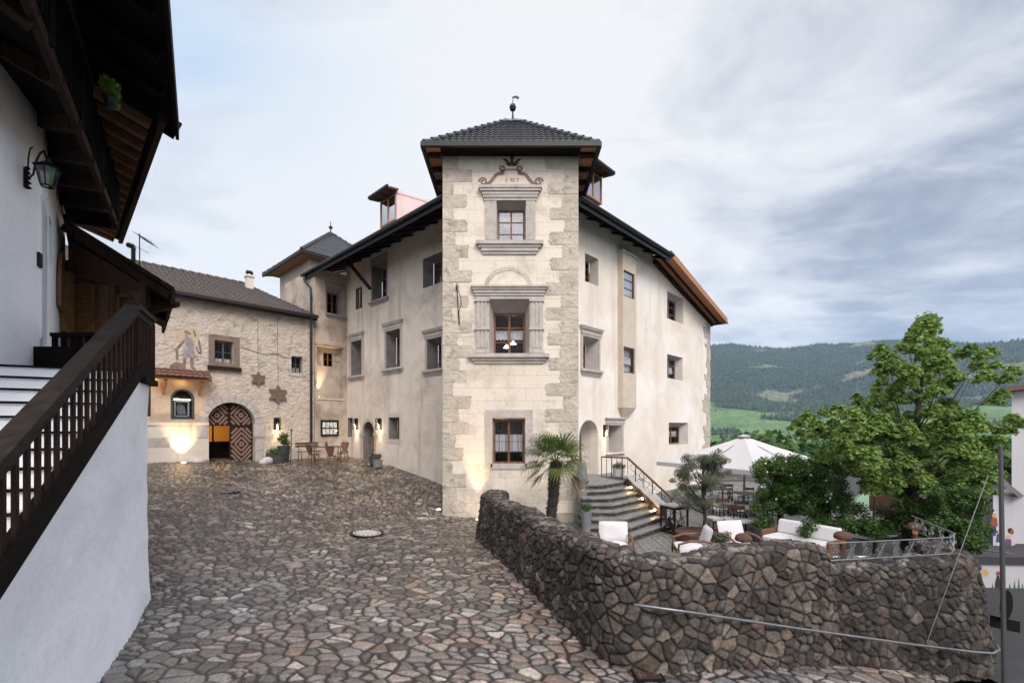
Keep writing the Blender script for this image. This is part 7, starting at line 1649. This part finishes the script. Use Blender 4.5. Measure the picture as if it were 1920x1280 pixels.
paint(pa, 'painted_vase', PW, [(1864, 1110), (1866, 1090), (1869, 1078), (1873, 1078), (1875, 1090), (1877, 1110)], 'black', .006); paint(pa, 'painted_flower', PW, circ(1871, 1074, 4), 'red', .007); paint(pa, 'painted_leaf', PW, [(1840, 1108), (1846, 1098), (1856, 1108)], 'purple')
wb = thing('white_building', 'white plastered building with painted children at the far right edge', 'building', tuple(P(1890, 1045, 17.5)))
BW = Fr((P(1832, 0, 17.9).x, 17.9), (1, -.10), (-.10, -1)); mb = MB(); b0 = BW.s(1862)
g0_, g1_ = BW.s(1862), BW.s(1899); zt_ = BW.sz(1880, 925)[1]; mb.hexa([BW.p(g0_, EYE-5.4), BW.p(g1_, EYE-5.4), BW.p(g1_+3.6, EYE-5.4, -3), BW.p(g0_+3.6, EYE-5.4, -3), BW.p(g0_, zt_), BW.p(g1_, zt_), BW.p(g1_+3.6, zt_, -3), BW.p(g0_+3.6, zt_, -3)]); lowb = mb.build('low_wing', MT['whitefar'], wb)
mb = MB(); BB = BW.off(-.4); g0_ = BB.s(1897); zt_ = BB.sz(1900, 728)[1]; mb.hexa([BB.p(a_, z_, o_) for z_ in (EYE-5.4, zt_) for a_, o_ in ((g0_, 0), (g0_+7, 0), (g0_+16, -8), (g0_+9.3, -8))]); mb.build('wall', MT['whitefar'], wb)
mb = MB(); a = BB.s(1897); z = BB.sz(1900, 728)[1]; mb.hexa([BB.p(a-.6, z-.15, .5), BB.p(a+7, z+.9, .5), BB.p(a+17, z+.9, -9), BB.p(a+10, z-.15, -9), BB.p(a-.6, z+.03, .5), BB.p(a+7, z+1.1, .5), BB.p(a+17, z+1.1, -9), BB.p(a+10, z+.03, -9)]); mb.build('roof', MT['brownwood'], wb)
mb = MB(); b1_ = BW.s(1858); mb.add([BW.p(b1_, BW.sz(1860, 900)[1], .3), BW.p(BW.s(1899), BW.sz(1899, 932)[1], .3), BW.p(BW.s(1899)+3.6, BW.sz(1899, 928)[1], -3), BW.p(b1_+3.6, BW.sz(1860, 896)[1], -3)], [(0, 1, 2, 3)]); mb.build('wing_roof', MT['oldtile'], lowb)
K_ = [((1861, 962), 'yellow', 'red', 'blue'), ((1871, 992), 'skin', 'blue', 'cream'), ((1887, 1002), 'skin', 'purple', 'blue')]
for (x, y), hc, tc_, lc_ in K_:
    x += 3; paint(wb, 'painted_child', BW, circ(x, y+4, 4), hc, .006); paint(wb, 'painted_child', BW, [(x-5, y+8), (x+5, y+8), (x+7, y+24), (x-7, y+24)], tc_, .007); paint(wb, 'painted_child', BW, [(x-4, y+24), (x+4, y+24), (x+3, y+42), (x-3, y+42)], lc_, .006)
paint(wb, 'painted_balloon', BW, circ(1894, 994, 5), 'black', .008); paint(wb, 'painted_balloon', BW, circ(1897, 997, 4), 'red', .009)
mb = MB(); mb.tube([P(1838, 1030, 14.5), P(1920, 1040, 13.5), P(1990, 1048, 13)], .02, 6)
for x in (1862, 1897): mb.tube([P(x, 1033, 14.3), P(x, 1062, 14.3)], .02, 6)
mb.build('guard_rail', MT['steel'], pa)
# small tiled roof house behind the hedge
sh_ = thing('tiled_shed', 'low house with a brown tiled roof behind the hedge under the maple', 'building', tuple(P(1800, 1000, 19))); SF = Fr((P(1735, 0, 20).x, 20.0), (1, .04), (.04, -1))
mb = MB(); z0, z1 = SF.sz(1800, 936)[1], SF.sz(1800, 904)[1]; mb.fbox(SF, 0, SF.s(1868), EYE-6, z0+.05, -3, -.5); shw = mb.build('wall', MT['brownwood'], sh_)
mb = MB(); tile_face(mb, SF.p(-.2, z0, 0), SF.p(SF.s(1875), z0, 0), SF.p(SF.s(1850), z1+.75, -2.4), SF.p(.3, z1+.75, -2.4), tw_=.3, ch=.34, amp=.05, step=.05); mb.build('roof', MT['oldtile'], sh_)
mb = MB(); mb.bar(SF.p(-.2, z0-.05, .02), SF.p(SF.s(1875), z0-.05, .02), .08, .1); mb.build('gutter', MT['gutter'], sh_)
# roofs lower down beyond the terrace
for i, (px, py, Y, lab) in enumerate(((1392, 893, 34, 'brown roofed barn lower on the slope behind the parasol'),)):
    fs_ = thing('slope_barn', lab, 'building', tuple(P(px, py+30, Y))); SF2 = Fr((P(px-38, 0, Y).x, Y), (1, .1), (.1, -1)); z0 = SF2.sz(px, py+14)[1]; L2 = SF2.s(px+38)
    mb = MB(); mb.fbox(SF2, .2, L2-.2, z0-4, z0+.1, -5, -.6); mb.build('wall', MT['plaster'], fs_); mb = MB(); tile_face(mb, SF2.p(0, z0, 0), SF2.p(L2, z0, 0), SF2.p(L2-.3, z0+1.4, -3.2), SF2.p(.3, z0+1.4, -3.2), tw_=.35, ch=.4, amp=.06, step=.06); mb.build('roof', MT['oldtile'], fs_)

# ------------------------------------------------------------------ bench, table and chairs in the courtyard corner
def bench_w():
    t = thing('garden_bench', 'long slatted wooden bench with iron legs against the gatehouse wall', 'bench', gp(572, 22.4)); a = Vector(gp(555, 22.0)); b = Vector(gp(598, 22.9)); a.z = b.z = G(a.x, a.y); u = (b-a).normalized(); n = Vector((u.y, -u.x, 0)); up = Vector((0, 0, 1))
    mb = MB()
    for k in range(3): mb.bar(a+n*(.12*k)+up*.46, b+n*(.12*k)+up*.46, .10, .03)
    mb.build('seat', MT['brownwood'], t); mb = MB()
    for k in range(2): mb.bar(a-n*.06+up*(.72+.13*k), b-n*.06+up*(.72+.13*k), .03, .10)
    mb.build('backrest', MT['brownwood'], t)
    for s in (.12, .88):
        p = a.lerp(b, s); mb = MB(); mb.tube([p+n*.28, p+n*.24+up*.44, p+up*.44, p-n*.07+up*.88], .015, 6); mb.tube([p-n*.10, p+up*.44], .015, 6); mb.build('leg', MT['iron'], t)
bench_w()
def courtyard_table():
    x, y, z = gp(612, 21.9); t = thing('courtyard_table', 'narrow wooden table under the lit menu case', 'table', (x, y, z)); u = Vector((.80, .6, 0)); n = Vector((.6, -.8, 0)); c = Vector((x, y, z)); up = Vector((0, 0, 1))
    mb = MB(); mb.bar(c-u*.75+up*.76, c+u*.75+up*.76, .62, .04); mb.build('table_top', MT['brownwood'], t)
    for s in (-.62, .62):
        for o in (-.24, .24): mb = MB(); mb.tube([c+u*s+n*o, c+u*s*.97+n*o*.9+up*.74], .022, 6); mb.build('leg', MT['brownwood'], t)
    mb = MB(); q = c+up*.78; mb.lathe(tuple(q), [(.05, 0), (.07, .1), (.06, .12)], 10); o = mb.build('table_pot', MT['rust'], None); tag(o, 'tiny clay pot with a plant on the courtyard table', 'pot'); leafcloud('pot_leaves', [tuple(q+up*.17)], [.09], 90, .04, MT['hedgeleaf'], o, seed=2)
courtyard_table()
def wood_chair():
    t = thing('wooden_chair', 'x', 'chair', (0, 0, 0), 'carved wooden chairs around the courtyard table'); w = MT['brownwood']; mb = MB(); mb.lathe((0, 0, .43), [(.20, 0), (.22, .02), (.21, .04)], 12); mb.build('seat', w, t)
    for sx in (-1, 1):
        for sy in (-1, 1): mb = MB(); mb.tube([(sx*.22, sy*.21, 0), (sx*.13, sy*.13, .44)], [.016, .02], 6); mb.build('leg', MT['ochrewood'], t)
    mb = MB(); mb.add([(-.10, .17, .46), (.10, .17, .46), (.17, .24, .72), (.20, .27, .85), (.09, .28, .93), (0, .29, .90), (-.09, .28, .93), (-.20, .27, .85), (-.17, .24, .72)], [tuple(range(9))]); mb.add([(-.10, .19, .46), (.10, .19, .46), (.17, .26, .72), (.20, .29, .85), (.09, .30, .93), (0, .31, .90), (-.09, .30, .93), (-.20, .29, .85), (-.17, .26, .72)], [tuple(range(8, -1, -1))]+[(i, (i+1) % 9, (i+1) % 9-9, i-9) for i in range(0)]); mb.build('backrest', w, t); return t
wc = wood_chair(); WK = list(wc.children)
for i, (px, Y, a, lab) in enumerate(((588, 21.3, 150, 'wooden chair at the left front end of the courtyard table'), (622, 21.0, 185, 'wooden chair in front of the courtyard table, right of centre'), (640, 22.1, -70, 'wooden chair at the right end of the courtyard table'), (645, 22.9, 10, 'wooden chair in the wall corner behind the courtyard table'))):
    if i == 0: wc.location = gp(px, Y); wc['label'] = lab; wc.rotation_euler = (0, 0, R(a))
    else: dup(wc, gp(px, Y), R(a), lab, WK)

# ------------------------------------------------------------------ covers set in the cobbles
def manhole():
    Y = 12.0; x = (688-CX)/F*Y; z = G(x, Y)+.045; t = thing('manhole_cover', 'round concrete filled manhole cover in the middle of the cobbles', 'manhole cover', (x, Y, z)); sl_ = Matrix.Identity(3)
    dzx = (G(x+.4, Y)-G(x-.4, Y))/.8; dzy = (G(x, Y+.4)-G(x, Y-.4))/.8
    def disc(name, m_, prof):
        mb = MB(); mb.lathe((x, Y, z), prof, 40); mb.v = [(a, b, c+(a-x)*dzx+(b-Y)*dzy) for a, b, c in mb.v]; return mb.build(name, m_, t)
    disc('rim', MT['gutter'], [(.43, -.08), (.43, .004), (.36, .006), (.36, -.02)]); disc('lid', MT['concrete'], [(.35, -.05), (.35, .004), (.001, .008)]); mb = MB()
    for k in range(16): a = k*math.pi/8; mb.lathe((x+.29*math.cos(a), Y+.29*math.sin(a), z), [(.024, .0), (.024, .010)], 8)
    mb.v = [(a, b, c+(a-x)*dzx+(b-Y)*dzy) for a, b, c in mb.v]; mb.build('vent_holes', MT['iron'], t)
manhole()
def grate():
    pts = [(1176, 1240), (1222, 1240), (1246, 1272), (1196, 1274)]; q = []
    for px, py in pts:
        Y = 5.5
        for _ in range(8): Y = (EYE-G((px-CX)/F*Y, Y)-.03)*F/(py-HY)
        q.append(P(px, py, Y)+Vector((0, 0, -.015)))
    t = thing('drain_grate', 'black rectangular drain grate at the foot of the rubble wall', 'drain', tuple(q[0])); mb = MB()
    for i in range(4): mb.bar(q[i], q[(i+1) % 4], .03, .03)
    mb.build('frame', MT['iron'], t); mb = MB()
    for k in range(1, 12): mb.bar(q[0].lerp(q[1], k/12), q[3].lerp(q[2], k/12), .014, .02)
    mb.build('bars', MT['rust'], t); mb = MB(); mb.quad(*[v-Vector((0, 0, .004)) for v in q]); mb.build('pit', MT['dark'], t)
grate()
mb = MB(); x, y, z = gp(432, 14.6); mb.lathe((x, y, z+.01), [(.26, 0), (.27, .02), (.02, -.0)], 16); o = mb.build('floor_drain', MT['iron'], None); tag(o, 'small dark floor drain in the cobbles in front of the gateway', 'drain')

# ------------------------------------------------------------------ air between here and the mountains
def haze():
    mb = MB(); mb.box((0, 0, 290), (10400, 10400, 1000)); o = mb.build('haze', None, None) if False else None
    me = bpy.data.meshes.new('haze'); h = MB(); h.box((0, 0, 400), (10400, 10400, 1000)); me.from_pydata(h.v, [], h.f); m = bpy.data.materials.new('valley_air'); m.use_nodes = True; N = m.node_tree.nodes; L = m.node_tree.links; N.clear()
    v = N.new('ShaderNodeVolumePrincipled'); v.inputs['Color'].default_value = (.48, .70, 1.0, 1); v.inputs['Density'].default_value = .00008; v.inputs['Anisotropy'].default_value = 0.0; out = N.new('ShaderNodeOutputMaterial'); L.new(v.outputs[0], out.inputs['Volume'])
    me.materials.append(m); o = link('haze', me); o['kind'] = 'stuff'
haze()
